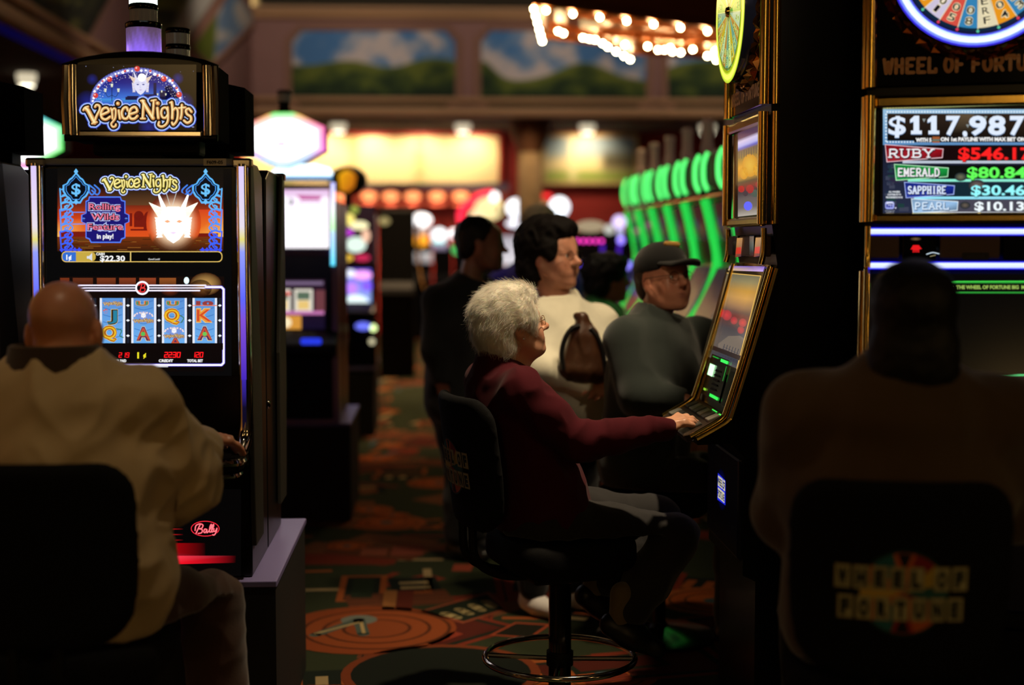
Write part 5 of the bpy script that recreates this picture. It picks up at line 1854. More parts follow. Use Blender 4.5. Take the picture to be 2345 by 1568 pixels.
def hex_machine(dx, label, edge):
    """white-lit machine with a six-sided sign, in the bank beyond the near one; px drawn for the rightmost one, shifted by dx metres"""
    Y = 7.95
    sh = dx / (Y / FPX)                                  # in photo columns
    xc = at(650, 500, Y).x + dx
    t, c = far_cabinet('slot_machine', label, Y, xc, 'machines with six-sided lit signs', .288)
    f = lambda u, v: at(u + sh, v, Y)
    rim = [(555, 290), (612, 262), (628, 257), (672, 257), (688, 262), (745, 290), (746, 345), (690, 375), (664, 385), (636, 385), (610, 375), (554, 345)]
    P = [f(*p) - c for p in rim]
    MB().prism([(p.x, p.z) for p in P], -.01, .16, lambda u, v, w: (u, w, v)).obj('sign_body', BLACKM, t)
    a = Art(1.0)
    m = (650, 320)
    for k in range(len(rim)):
        p, q = rim[k], rim[(k + 1) % len(rim)]
        i = lambda z: (m[0] + (z[0] - m[0]) * .80, m[1] + (z[1] - m[1]) * .74)
        cp, cq = edge[k % len(edge)], edge[(k + 1) % len(edge)]
        a.poly([p, q, i(q), i(p)], [cp, cq, (255, 250, 255), (255, 250, 255)], 0, g=1.05)
    a.poly([(m[0] + (z[0] - m[0]) * .80, m[1] + (z[1] - m[1]) * .74) for z in rim], (255, 252, 255), 1, g=2.0)
    a.poly([(613, 303), (618, 308), (626, 304), (620, 310)], (255, 190, 240), 2)
    a.poly([(630, 328), (648, 324), (664, 334), (634, 334)], (255, 196, 240), 2)
    a.stroke([(626, 366), (640, 368), (668, 366)], 1.0, (250, 214, 246), 2, smooth=3)
    a.build('six_sided_sign', f, (0, -1, 0), t, c, lift=.012)
    a = Art(1.0)
    a.poly([(622, 404), (622, 390), (650, 378), (720, 374), (756, 384), (764, 398), (758, 404)], (226, 246, 255), 0, g=1.8)
    a.rect(622, 403, 762, 413, (130, 200, 255), 1, (60, 96, 150), g=.9)
    a.build('arched_light', f, (0, -1, 0), t, c, lift=.004)
    a = Art(1.0)
    a.rect(622, 436, 754, 568, (250, 236, 255), 0, (255, 250, 255), g=1.25)
    a.rect(622, 434, 754, 452, (236, 190, 236), 1, (248, 226, 250))
    a.disc(648, 465, 17, (255, 250, 255), 2, g=1.2)
    a.disc(664, 462, 8, (60, 50, 80), 2)
    a.disc(658, 460, 9, (255, 250, 255), 3)
    a.poly([(678, 446), (738, 448), (732, 458), (690, 458)], (206, 110, 170), 2)
    a.rect(684, 460, 736, 464, (230, 190, 226), 2)
    a.stroke([(624, 478), (680, 480), (740, 478)], 1.6, (236, 190, 236), 2)
    a.build('upper_screen', f, (0, -1, 0), t, c, lift=.003)
    a = Art(1.0)
    for x0, x1 in ((758, 768),):
        strip_gradient(a, x0, x1, 418, 608, [(0, (190, 190, 255)), (.3, (250, 250, 255)), (.55, (200, 255, 190)), (.62, (190, 220, 255)), (1, (90, 220, 255))], 1.4)
    a.build('light_strip', f, (0, -1, 0), t, c, lift=.02)
    a = Art(1.0)
    a.rect(622, 640, 744, 758, (40, 20, 34), 0, (20, 14, 40))
    a.rect(628, 644, 740, 652, (120, 100, 130), 1)
    for x0, x1 in ((630, 666), (674, 716)):
        a.rect(x0, 662, x1, 712, (230, 222, 206), 1)
        a.rect(x0 + 6, 668, x1 - 6, 686, (90, 110, 90), 2)
        a.rect(x0 + 8, 688, x1 - 8, 708, (236, 200, 120), 2)
    a.disc(660, 672, 5, (230, 60, 60), 3)
    a.rect(626, 712, 742, 720, (200, 120, 180), 1)
    a.rect(628, 722, 690, 756, (216, 150, 60), 1)
    a.disc(656, 738, 12, (255, 236, 190), 2)
    a.rect(722, 664, 744, 712, (110, 60, 66), 1)
    a.build('lower_screen', f, (0, -1, 0), t, c, lift=.003)
    MB().box((-.27, -.012, f(0, 586).z - c.z), (.27, .02, f(0, 570).z - c.z)).obj('ledge', mat('purple_ledge', (90, 56, 110), .4), t, bevel=.004)
    for s in (-1, 1):
        MB().box((s * .275 - .016, -.014, .0), (s * .275 + .016, .02, .86)).obj('trim_post', LILAC, t, bevel=.004)
    MB().box((-.27, -.006, .0), (.27, .045, .018)).obj('trim_foot', LILAC, t)
    a = Art(1.0)
    a.rrect(692, 771, 740, 786, 6, (40, 60, 230), 0)
    a.build('lit_button', lambda u, v: f(u, v) + Vector((0, -.101, 0)), (0, -1, 0), t, c)
    p = f(648, 257)
    candle('tower_light', 'small grey tower light on ' + ('the right-hand' if dx == 0 else 'a hidden' if dx > -.9 else 'the leftmost') + ' six-sided sign', p.x, Y + .07, p.z + .002, .036, [(.03, .8, BLACKM), (.045, 1, GREYL)], False, 'tower lights on the six-sided signs')
    return t


PK = [(255, 40, 160), (255, 170, 40), (90, 255, 90), (120, 255, 110), (255, 190, 40), (255, 60, 160), (255, 60, 220), (150, 210, 255), (150, 230, 255), (190, 240, 255), (150, 220, 255), (220, 130, 255)]
GN = [(90, 220, 255), (190, 150, 255), (120, 120, 255), (90, 210, 255), (60, 220, 255), (80, 255, 150), (70, 255, 80), (90, 255, 90), (255, 80, 200), (255, 90, 200), (220, 120, 255), (160, 160, 255)]
hex_machine(0, 'white-lit slot machine with a pink-edged six-sided sign, right of the carnival machine', PK)
hex_machine(-.722, 'white-lit six-sided-sign machine hidden behind the carnival machine, its glow under the arched sign', GN)
hex_machine(-1.444, 'white-lit machine with a green-edged six-sided sign at the left edge', GN)
plinth(XP, -2.9, 7.95, 8.85, 'dark plinth with a bluish top under the white-lit machines')
for i, dx in enumerate((0, -.722)):
    t, c = far_cabinet('slot_machine', 'black slot machine back to back with the ' + ('right-hand' if i == 0 else 'middle') + ' white-lit machine', 8.84, at(650, 500, 7.95).x + dx, 'black machines behind the white-lit ones', .288)
    t.rotation_euler.z = PI

# ---- next bank: bright toy-coloured machine with a purple lower screen
Y = 11.5
xc = at(812, 600, Y).x
t, c = far_cabinet('slot_machine', 'slot machine with a glowing purple lower screen, beyond the white-lit one', Y, xc - .14, None, .305)
f = lambda u, v: at(u, v, Y)
a = Art(1.0)
a.rect(735, 470, 858, 604, (40, 20, 24))
for x, y, r, c_, ry in ((795, 502, 18, (250, 230, 120), 14), (822, 516, 22, (255, 246, 190), 10), (796, 532, 14, (190, 60, 210), 8), (815, 560, 24, (220, 240, 226), 18), (838, 540, 10, (240, 190, 160), 16), (795, 590, 14, (226, 180, 60), 8), (780, 580, 10, (150, 200, 200), 8), (830, 590, 18, (190, 40, 80), 8), (812, 480, 10, (140, 150, 60), 10), (760, 540, 18, (90, 160, 120), 20)):
    a.disc(x, y, r, c_, 1, ry=ry, g=1.2)
a.build('upper_screen', f, (0, -1, 0), t, c, lift=.004)
a = Art(1.0)
a.rect(735, 616, 850, 718, (120, 90, 230), 0, (170, 210, 255))
for x, y, r, c_, ry in ((800, 626, 16, (236, 240, 255), 9), (830, 630, 22, (255, 170, 250), 10), (806, 660, 14, (190, 130, 255), 14), (815, 695, 30, (236, 255, 255), 20), (840, 655, 12, (130, 90, 255), 12)):
    a.disc(x, y, r, c_, 1, ry=ry, g=1.3)
a.build('lower_screen', f, (0, -1, 0), t, c, lift=.004)
a = Art(1.0)
a.disc(833, 745, 18, (110, 120, 255), 0, ry=9, g=1.2)
a.disc(856, 749, 8, (230, 255, 170), 0, g=1.8)
a.disc(853, 780, 7, (220, 210, 170), 0)
a.build('lit_button', lambda u, v: f(u, v) + Vector((0, -.101, 0)), (0, -1, 0), t, c)
p = at(795, 412, Y)
mb = MB().ball((0, 0, 0), (.155, .06, .118), 24, 12)
o = mb.obj('round_sign', BLACKM, t, smooth=True)
o.location = p - c + Vector((0, .1, 0))
MB().box((-.03, -.03, -.2), (.03, .03, 0)).obj('sign_stem', BLACKM, t).location = p - c + Vector((0, .1, -.08))
a = Art(1.0)
a.poly([(775, 400), (790, 388), (806, 392), (816, 404), (812, 428), (796, 440), (778, 436)], [(240, 170, 20), (250, 190, 40), (230, 150, 30), (200, 110, 20), (190, 100, 20), (200, 110, 30), (220, 140, 20)], 0)
a.build('sign_picture', lambda u, v: at(u, v, Y + .03), (0, -1, 0), t, c)
plinth(at(858, 990, Y).x, -2.9, Y, Y + .9, 'dark plinth under the machine with the purple screen')
# ---- dark machine further on, seen as a silhouette
Y = 16.4
xc = at(908, 600, Y).x
t = thing('slot_machine', 'tall black slot machine silhouette at the far end of the left aisle', 'slot machine', (xc, Y, 0))
MB().prism([(.04, 0), (.04, .9), (-.08, .95), (-.06, 1.02), (.0, 1.1), (.0, 1.9), (.4, 1.93), (.4, 0)], -.2, .2, lambda u, v, w: (w, u, v)).obj('cabinet', BLACKM, t, bevel=.01)
MB().tube(crom([(.24, -.02, 1.75), (.26, -.06, 1.3), (.33, -.12, .95), (.35, -.2, .8)], 5), .02, 8).obj('chrome_rail', CHROME, t, smooth=True)
a = Art(.8)
a.disc(880, 506, 13, (190, 170, 110), 0, ry=9)
a.build('top_lamp', lambda u, v: at(u, v, Y), (0, -1, 0), t, (xc, Y, 0), lift=.004)


# ================================================================== GREEN-LIT ROW on the right
GREENL = mat('green_light', (120, 255, 130), .3, emit=.75, emit_rgb=(40, 235, 85))
GREENT = mat('green_light_top', (150, 255, 150), .3, emit=1.35, emit_rgb=(90, 255, 120))
GREYP = mat('grey_panel', (110, 96, 104), .5)


def green_machine():
    t = thing('slot_machine', '', 'slot machine', group='green-lit machines in the row on the right')
    w = .33
    prof = [(.0, 0), (.0, .55), (-.10, .6), (-.30, .92), (-.30, .97), (-.20, 1.02), (-.12, 1.13), (-.045, 1.26), (.008, 1.42), (-.02, 1.6), (-.07, 1.80), (.4, 1.80), (.42, 0)]
    MB().prism(prof, -w + .004, w - .004, lambda u, v, q: (q, u, v)).obj('cabinet', BLACK, t, bevel=.006)
    for s in (-1, 1):
        pth = crom([(s * (w - .04), -.078, 1.79), (s * (w - .04), -.03, 1.6), (s * (w - .04), -.004, 1.43), (s * (w - .04), -.055, 1.26), (s * (w - .04), -.13, 1.13), (s * (w - .04), -.215, 1.02)], 5)
        MB().tube(pth, .017, 8).obj('green_strip', GREENL, t, smooth=True)
        pth = crom([(s * .215, -.085, 2.045), (s * .215, -.11, 1.99), (s * .215, -.11, 1.89), (s * .215, -.085, 1.835)], 4)
        MB().tube(pth, .0135, 8).obj('topper_strip', GREENT, t, smooth=True)
    MB().box((-.25, -.085, 1.815), (.25, .2, 2.06)).obj('topper', BLACK, t, bevel=.03)
    MB().box((-.15, -.10, 1.85), (.15, -.06, 2.03)).obj('topper_panel', GREYP, t, bevel=.01)
    MB().box((-w + .01, -.085, 1.795), (w - .01, .2, 1.812)).obj('chrome_bar', CHROME, t, bevel=.004)
    a = Art(.5)
    a.rect(-.26, 1.5, .26, 1.76, (40, 60, 60), 0, (20, 30, 40))
    for k in range(5):
        a.disc(-.2 + k * .1, 1.62 + .03 * (k % 2), .04, ((90, 60, 50), (60, 70, 110), (120, 110, 60))[k % 3], 1)
    a.build('upper_screen', lambda u, v: Vector((u, -.02 - .05 * (v - 1.6) / .2 - .004, v)), (0, -1, 0), t)
    a = Art(.5)
    a.rect(-.26, .05, .26, .95, (30, 40, 60), 0, (60, 50, 60))
    for k in range(5):
        a.rect(-.22 + k * .09, .2, -.15 + k * .09, .7, (150, 160, 170), 1)
        a.disc(-.185 + k * .09, .45, .03, (190, 90, 90), 2)
    a.build('lower_screen', lambda u, v: Vector((u, .0 - .20 * v - .02 * math.sin(PI * v) * -1, 1.42 - .40 * v)), (0, -.9, .43), t, lift=.012)
    m = MB().lathe([(.04, 2.06), (.04, 2.12), (.034, 2.125), (.034, 2.24), (.04, 2.25), (.03, 2.27)], 16)
    m.obj('tower_light', mat('frosted_tower', (214, 190, 182), .4, emit=.05, emit_rgb=(200, 150, 140)), t, smooth=True)  # slight glow stands in for light falling on the unlit tower
    return t


g0 = green_machine()
ordinal = ('behind the gold-trimmed machine, nearest of the row', 'second of the row', 'third of the row', 'fourth of the row', 'fifth of the row', 'farthest of the row, beside the red wall')
for k in range(6):
    o = g0 if k == 0 else copy_tree(g0)
    o.location = (1.60, 7.80 + .69 * k, 0)
    o.rotation_euler.z = -PI / 2
    o['label'] = 'slot machine outlined in green light strips, ' + ordinal[k]

# ---- machine with pink and violet lights beyond the row
Y = 12.6
xc = at(1383, 560, Y).x
t = thing('slot_machine', 'black slot machine dotted with pink and violet lights, behind the green-lit row', 'slot machine', (xc, Y, 0))
MB().prism([(.0, 0), (.0, .9), (-.1, .95), (.0, 1.1), (.0, 1.62), (.35, 1.64), (.38, 0)], -.25, .25, lambda u, v, w: (w, u, v)).obj('cabinet', BLACKM, t, bevel=.01)
for px, py, c_, r in [(1322 + k * 14, 552, (255, 60, 200), .017) for k in range(5)] + [(1324 + k * 15, 605, (110, 80, 255), .017) for k in range(4)] + [(1422, 550, (150, 130, 255), .034), (1418, 605, (120, 110, 255), .034), (1440, 608, (140, 130, 255), .036)]:
    MB().ball(at(px, py, Y - .03) - Vector((xc, Y, 0)), r, 10, 6).obj('bulb', mat('bulb_%d_%d' % (c_[0], c_[1]), c_, .4, emit=1.8, emit_rgb=c_), t, smooth=True)
for x0, y0, x1, y1 in ((1380, 560, 1378, 600), (1420, 556, 1414, 600)):
    MB().tube([at(x0, y0, Y - .02) - Vector((xc, Y, 0)), at(x1, y1, Y - .02) - Vector((xc, Y, 0))], .016, 8).obj('light_tube', mat('violet_tube', (90, 40, 200), .4, emit=.5, emit_rgb=(90, 40, 230)), t, smooth=True)
a = Art(1.0)
a.disc(1352, 518, 34, (170, 150, 120), 0, ry=14)
a.disc(1418, 508, 16, (225, 205, 255), 1, g=1.4)
a.disc(1395, 525, 12, (200, 200, 190), 1)
a.rect(1412, 508, 1428, 540, (180, 180, 220), 0)
a.build('lit_sign', lambda u, v: at(u, v, Y - .02), (0, -1, 0), t, (xc, Y, 0))

# ================================================================== FAR MACHINES with glowing toppers
YD2 = 22.9


def far_machine(px, label, build, half=.145, top=1.5, Y=None):
    global YD2
    YD2 = 22.9 if YD2 < 22.6 else 22.25
    xc = at(px, 560, YD2).x
    t = thing('slot_machine', label, 'slot machine', (xc, YD2, 0), group='machines in front of the far wall')
    MB().prism([(.02, 0), (.02, .9), (-.1, .95), (.0, 1.05), (.0, top), (.35, top), (.38, 0)], -half, half, lambda u, v, w: (w, u, v)).obj('cabinet', BLACKM, t, bevel=.01)
    o = Vector((xc, YD2, 0))

    def disc(x, y, r, col, ry=None, g=1.4, d=.12, name='lit_sign'):
        k = YD2 / FPX
        MB().ball(at(x, y, YD2 + .05) - o, (r * k, d, (ry or r) * k), 18, 10).obj(name, mat('glow_%d_%d_%d_%d' % (*col, int(g * 10)), col, .5, emit=g, emit_rgb=col), t, smooth=True)

    def scr(x0, y0, x1, y1, c0, c1, g=1.0, name='screen'):
        a = Art(g)
        a.poly([(x0, y0), (x1, y0), (x1, y1), (x0, y1)], [c0, c0, c1, c1])
        a.build(name, lambda u, v: at(u, v, YD2), (0, -1, 0), t, o, lift=.006)
    build(disc, scr)
    MB().box((-.02, .02, top - .02), (.02, .06, 1.85)).obj('sign_stem', BLACKM, t)
    return t


far_machine(908, 'far slot machine with a blue-white flame-shaped topper', lambda d, s: (d(926, 524, 10, (190, 210, 255), 22, 1.6), d(938, 540, 12, (220, 226, 255), 14, 1.6), s(895, 560, 940, 600, (70, 60, 120), (40, 30, 40))))
far_machine(968, 'far slot machine with a white oval topper over an orange one', lambda d, s: (d(965, 504, 23, (255, 255, 255), 16, 1.8), d(964, 552, 17, (255, 170, 40), 16, 1.1, .1), d(964, 530, 20, (200, 180, 170), 10, .5, .08), s(950, 578, 990, 602, (210, 204, 200), (150, 140, 140))))
far_machine(1014, 'far slot machine with a white and blue-green topper', lambda d, s: (d(1006, 538, 18, (236, 250, 255), 16, 1.8), d(1005, 556, 18, (120, 220, 200), 7, .8, .06), s(990, 556, 1024, 572, (200, 190, 220), (110, 90, 110))))
far_machine(1060, 'far slot machine with white and green round lamps', lambda d, s: (d(1040, 535, 11, (250, 250, 255), 11, 1.8), d(1047, 572, 11, (40, 220, 110), 11, 1.0), d(1056, 556, 12, (170, 200, 220), 14, .7, .08), s(1060, 580, 1090, 600, (60, 50, 80), (30, 30, 40))))


def redarc(d, s):
    d(1120, 478, 34, (255, 236, 170), 26, 1.0, .05)
    d(1096, 495, 22, (255, 240, 190), 18, .9, .05)
    d(1132, 450, 11, (255, 255, 255), 11, 2.2)
    d(1143, 480, 5, (14, 10, 8), 10, 0, .16, 'dark_knob')


T_ = far_machine(1112, 'far slot machine with a red neon arc around a cream sign', redarc)
MB().tube([at(x, y, YD2 + .03) - Vector(T_.location) for x, y in crom([(1058, 512), (1054, 494), (1062, 474), (1080, 462), (1094, 450), (1112, 444), (1128, 442)], 5)], .05, 8).obj('neon_arc', mat('neon_red', (255, 40, 70), .4, emit=1.7, emit_rgb=(255, 40, 70)), T_, smooth=True)
far_machine(1180, 'far slot machine with a white globe over a white oval lamp and a pale screen', lambda d, s: (d(1182, 476, 22, (240, 246, 255), 21, 2.0), d(1184, 512, 25, (235, 240, 255), 9, 1.6), s(1148, 540, 1205, 606, (176, 170, 180), (236, 230, 236), 1.0)))
far_machine(1272, 'far slot machine with a white globe and a red pointer', lambda d, s: (d(1281, 474, 23, (235, 245, 255), 23, 2.0), d(1250, 448, 14, (255, 40, 44), 6, 1.2, .06), d(1240, 480, 14, (226, 190, 120), 20, .7, .06), s(1250, 540, 1300, 590, (60, 20, 30), (30, 14, 20))))

# ================================================================== BULB-LINED CANOPY hanging over the aisle
COPPER = mat('copper_soffit', (200, 104, 48), .3, .35)
CDARK = mat('dark_soffit', (92, 70, 62), .3, .2)
BULB = mat('bulb', (255, 240, 190), .4, emit=70, emit_rgb=(255, 232, 165))
ZA, ZB = 3.10, 3.02


def on(px, py, z):
    p = atz(px, py, z)
    return Vector((p.x, p.y, z))


t = thing('bulb_canopy', 'copper ceiling canopy edged with glowing round bulbs, at the top right', 'canopy', on(1430, 60, ZA))
c0 = Vector(t.location)
A0, A1, A2 = on(1217, 15, ZA), on(1242, 88, ZA), on(1700, 76, ZA)
ax = (on(1620, 65, ZA) - on(1312, 25, ZA)).normalized()
A0 = on(1312, 25, ZA) - ax * .34
A3 = A0 + ax * 2.4
q = [A0, A3, A3 + (A1 - A0), A1]
MB().prism([(p.x, p.y) for p in q], ZA + .03, ZA + .40, lambda u, v, w: (u, v, w)).obj('upper_tier', COPPER, t, off=c0, bevel=.01)
MB().tube([p + Vector((0, 0, .03)) for p in q], .035, 8, closed=True).obj('upper_rim', COPPER, t, smooth=True, off=c0)
B0, B1 = on(1376, 92, ZB), on(1450, 134, ZB)
bx = (on(1638, 110, ZB) - on(1380, 93, ZB)).normalized()
B3 = B0 + bx * 1.7
q2 = [B0, B3, B3 + (B1 - B0), B1]
MB().prism([(p.x, p.y) for p in q2], ZB + .03, ZB + .2, lambda u, v, w: (u, v, w)).obj('lower_tier', COPPER, t, off=c0, bevel=.01)
E0, E1 = on(1276, 64, ZA), on(1366, 86, ZA)
nrm = Vector((-(E1 - E0).y, (E1 - E0).x, 0)).normalized()
MB().prism([(p.x, p.y) for p in (E0, E1, E1 + nrm * .06, E0 + nrm * .06)], ZA - .01, ZA + .06, lambda u, v, w: (u, v, w)).obj('cross_rib', COPPER, t, off=c0)
MB().prism([(p.x, p.y) for p in (A0 + ax * .3 + (A1 - A0) * .18, A0 + ax * 2.2 + (A1 - A0) * .18, A0 + ax * 2.2 + (A1 - A0) * .45, A0 + ax * .3 + (A1 - A0) * .45)], ZA + .0, ZA + .04, lambda u, v, w: (u, v, w)).obj('soffit_strip', COPPER, t, off=c0)
pts = [on(1312 + 61.6 * k, 25 + 8 * k, ZA) for k in range(-1, 7)]
pts += [A0 + (A1 - A0) * f for f in (.0, .2, .4, .6, .8, 1.0)]
pts += [on(*p, ZA) for p in ((1278, 65), (1290, 70), (1335, 80), (1350, 83), (1363, 85))]
pts += [on(1380 + 51.6 * k, 93 + 3.5 * k, ZB) for k in range(0, 7)]
pts += [B0 + (B1 - B0) * f for f in (.2, .45, .7, .9)]
pts += [on(*p, ZB) for p in ((1507, 108), (1522, 108), (1540, 112), (1559, 114), (1620, 122), (1640, 131))]
for p in pts:
    b = MB().ball((0, 0, 0), .015, 12, 8)
    o = b.obj('bulb', BULB, t, smooth=True)
    o.location = p - c0 + Vector((0, 0, -.02))
for x, y in ((0.15, .5), (1.9, .5)):
    p = A0 + ax * x + (A1 - A0) * y
    MB().tube([p + Vector((0, 0, .38)), Vector((p.x, p.y, 5.81))], .02, 8).obj('hanger_rod', BLACKM, t, off=c0)
# ================================================================== soft solids: one continuous surface out of many smoothly joined volumes
class Solid:
    def __init__(s, lo, hi, h):
        s.lo = np.array(lo, float)
        s.h = h
        s.n = np.maximum(4, np.ceil((np.array(hi, float) - s.lo) / h).astype(int) + 1)
        s.F = np.full(s.n, .12, dtype=np.float32)
        s.ax = [s.lo[i] + h * np.arange(s.n[i]) for i in range(3)]

    def _win(s, a, b, pad):
        i0 = [max(0, int((a[i] - pad - s.lo[i]) / s.h)) for i in range(3)]
        i1 = [min(int(s.n[i]), int((b[i] + pad - s.lo[i]) / s.h) + 2) for i in range(3)]
        if any(i1[i] <= i0[i] for i in range(3)):
            return None
        sl = tuple(slice(i0[i], i1[i]) for i in range(3))
        X, Y, Z = (s.ax[i][sl[i]] for i in range(3))
        return sl, X[:, None, None], Y[None, :, None], Z[None, None, :]

    def _join(s, sl, d, k):
        f = s.F[sl]
        if k > 0:
            t = np.clip(.5 + .5 * (f - d) / k, 0, 1)
            s.F[sl] = f * (1 - t) + d * t - k * t * (1 - t)
        else:
            s.F[sl] = np.minimum(f, d)

    def _sub(s, sl, d, k):
        f = s.F[sl]
        t = np.clip(.5 - .5 * (f + d) / max(k, 1e-6), 0, 1)
        s.F[sl] = f * (1 - t) - d * t + k * t * (1 - t)

    def cap(s, a, b, ra, rb=None, k=.02, wide=None, ws=1.0, cut=False):
        """tapered limb a -> b; wide: axis along which the section is ws times wider"""
        rb = ra if rb is None else rb
        a, b = np.array(a, float), np.array(b, float)
        R = max(ra, rb) * max(1, ws)
        w = s._win(np.minimum(a, b) - R, np.maximum(a, b) + R, k + 3 * s.h)
        if w is None:
            return s
        sl, X, Y, Z = w
        px, py, pz = X - a[0], Y - a[1], Z - a[2]
        ab = b - a
        L = max(1e-9, float(ab @ ab))
        t = np.clip((px * ab[0] + py * ab[1] + pz * ab[2]) / L, 0, 1)
        qx, qy, qz = px - t * ab[0], py - t * ab[1], pz - t * ab[2]
        if wide is not None:
            u = np.array(wide, float)
            u /= np.linalg.norm(u)
            q = (qx * u[0] + qy * u[1] + qz * u[2]) * (1 / ws - 1)
            qx, qy, qz = qx + q * u[0], qy + q * u[1], qz + q * u[2]
        d = np.sqrt(qx * qx + qy * qy + qz * qz) - (ra + (rb - ra) * t)
        (s._sub if cut else s._join)(sl, d, k)
        return s

    def path(s, pts, rs, k=.02, **kw):
        for i in range(len(pts) - 1):
            s.cap(pts[i], pts[i + 1], rs[i], rs[i + 1], k, **kw)
        return s

    def ell(s, c, r, M=None, k=.02, cut=False):
        c = np.array(c, float)
        r = np.array(r, float) if np.ndim(r) else np.full(3, float(r))
        R = float(r.max())
        w = s._win(c - R, c + R, k + 3 * s.h)
        if w is None:
            return s
        sl, X, Y, Z = w
        P = [X - c[0], Y - c[1], Z - c[2]]
        if M is not None:
            m = np.array(M)
            P = [P[0] * m[0][i] + P[1] * m[1][i] + P[2] * m[2][i] for i in range(3)]
        k0 = np.sqrt(sum((P[i] / r[i]) ** 2 for i in range(3)))
        k1 = np.sqrt(sum((P[i] / r[i] ** 2) ** 2 for i in range(3))) + 1e-9
        d = k0 * (k0 - 1) / k1
        (s._sub if cut else s._join)(sl, d, k)
        return s

    def keep_above(s, p, n):
        """cut everything on the far side of the plane through p (normal n points to what is removed)"""
        n = np.array(n, float)
        n /= np.linalg.norm(n)
        d = (s.ax[0][:, None, None] - p[0]) * n[0] + (s.ax[1][None, :, None] - p[1]) * n[1] + (s.ax[2][None, None, :] - p[2]) * n[2]
        s.F = np.maximum(s.F, d.astype(np.float32))
        return s

    def mesh(s):
        F, h = s.F, s.h
        neg = F < 0
        n = s.n
        c = np.zeros(n - 1, dtype=np.int8)
        for i in (0, 1):
            for j in (0, 1):
                for k in (0, 1):
                    c += neg[i:n[0] - 1 + i, j:n[1] - 1 + j, k:n[2] - 1 + k]
        act = (c > 0) & (c < 8)
        ijk = np.argwhere(act)
        idx = np.full(n - 1, -1, dtype=np.int64)
        idx[act] = np.arange(len(ijk))
        corner = [(i, j, k) for i in (0, 1) for j in (0, 1) for k in (0, 1)]
        val = {q: F[ijk[:, 0] + q[0], ijk[:, 1] + q[1], ijk[:, 2] + q[2]] for q in corner}
        P = np.zeros((len(ijk), 3))
        N = np.zeros(len(ijk))
        for a in corner:
            for ax in range(3):
                if a[ax]:
                    continue
                b = list(a)
                b[ax] = 1
                b = tuple(b)
                va, vb = val[a], val[b]
                m = (va < 0) != (vb < 0)
                t = np.where(m, va / np.where(m, va - vb, 1), 0)
                for q in range(3):
                    P[:, q] += np.where(m, a[q] + (t if q == ax else 0), 0)
                N += m
        P = s.lo + h * (ijk + P / N[:, None])
        faces = []
        for ax in range(3):
            o1, o2 = [(1, 2), (2, 0), (0, 1)][ax]
            sa = [slice(None)] * 3
            sb = [slice(None)] * 3
            sa[ax] = slice(0, n[ax] - 1)
            sb[ax] = slice(1, n[ax])
            na, nb = neg[tuple(sa)], neg[tuple(sb)]
            e = np.argwhere(na != nb)
            e = e[(e[:, o1] > 0) & (e[:, o2] > 0) & (e[:, o1] < n[o1] - 1) & (e[:, o2] < n[o2] - 1)]
            if not len(e):
                continue
            fl = na[e[:, 0], e[:, 1], e[:, 2]]
            d1, d2 = np.zeros(3, int), np.zeros(3, int)
            d1[o1], d2[o2] = 1, 1
            q = [idx[tuple((e - x).T)] for x in (d1 + d2, d2, 0 * d1, d1)]
            q = np.stack(q, 1)
            q[~fl] = q[~fl][:, ::-1]
            faces.append(q)
        return P, np.concatenate(faces)


def normals_of(P, Fc):
    n = np.cross(P[Fc[:, 2]] - P[Fc[:, 0]], P[Fc[:, 3]] - P[Fc[:, 1]])
    N = np.zeros_like(P)
    for i in range(4):
        np.add.at(N, Fc[:, i], n)
    return N / (np.linalg.norm(N, axis=1)[:, None] + 1e-12)


def relax(P, Fc, it=2, lam=.5):
    e = np.concatenate([Fc[:, [0, 1]], Fc[:, [1, 2]], Fc[:, [2, 3]], Fc[:, [3, 0]]])
    for _ in range(it):
        S = np.zeros_like(P)
        C = np.zeros(len(P))
        np.add.at(S, e[:, 0], P[e[:, 1]])
        np.add.at(S, e[:, 1], P[e[:, 0]])
        np.add.at(C, e[:, 0], 1)
        np.add.at(C, e[:, 1], 1)
        P = P + lam * (S / C[:, None] - P)
    return P


def sn(P, f, ph=0.0):
    """cheap smooth noise on points, about -1..1"""
    x, y, z = (P * f).T
    a = np.sin(x * 1.0 + 1.7 * np.sin(y * .9 + ph) + ph) + np.sin(y * 1.13 + 1.5 * np.sin(z * .8 + 2.1 * ph) + 1.3) + np.sin(z * .93 + 1.6 * np.sin(x * 1.1 + .7) + 2.7 * ph)
    return a / 3.0


def solid_obj(name, S, material, parent, off, it=1, disp=None, colors=None, lam=.5):
    P, Fc = S.mesh()
    if it:
        P = relax(P, Fc, it, lam)
    N = normals_of(P, Fc)
    if disp is not None:
        P = P + N * disp(P, N)[:, None]
    cols = colors(P, N) if colors is not None else None
    P = P - np.array(off)
    me = bpy.data.meshes.new(name)
    nv, nf = len(P), len(Fc)
    me.vertices.add(nv)
    me.vertices.foreach_set('co', P.astype(np.float32).ravel())
    me.loops.add(nf * 4)
    me.loops.foreach_set('vertex_index', Fc.astype(np.int32).ravel())
    me.polygons.add(nf)
    me.polygons.foreach_set('loop_start', np.arange(0, nf * 4, 4, dtype=np.int32))
    me.polygons.foreach_set('use_smooth', np.ones(nf, dtype=bool))
    me.update(calc_edges=True)
    me.validate()
    me.materials.append(material)
    if cols is not None:
        a = me.color_attributes.new('Col', 'FLOAT_COLOR', 'POINT')
        arr = np.ones((nv, 4), dtype=np.float32)
        arr[:, :3] = cols
        a.data.foreach_set('color', arr.ravel())
    o = bpy.data.objects.new(name, me)
    link(o, parent)
    return o


def V3(*a):
    return np.array(a, float)


def unit(v):
    v = np.array(v, float)
    return v / np.linalg.norm(v)


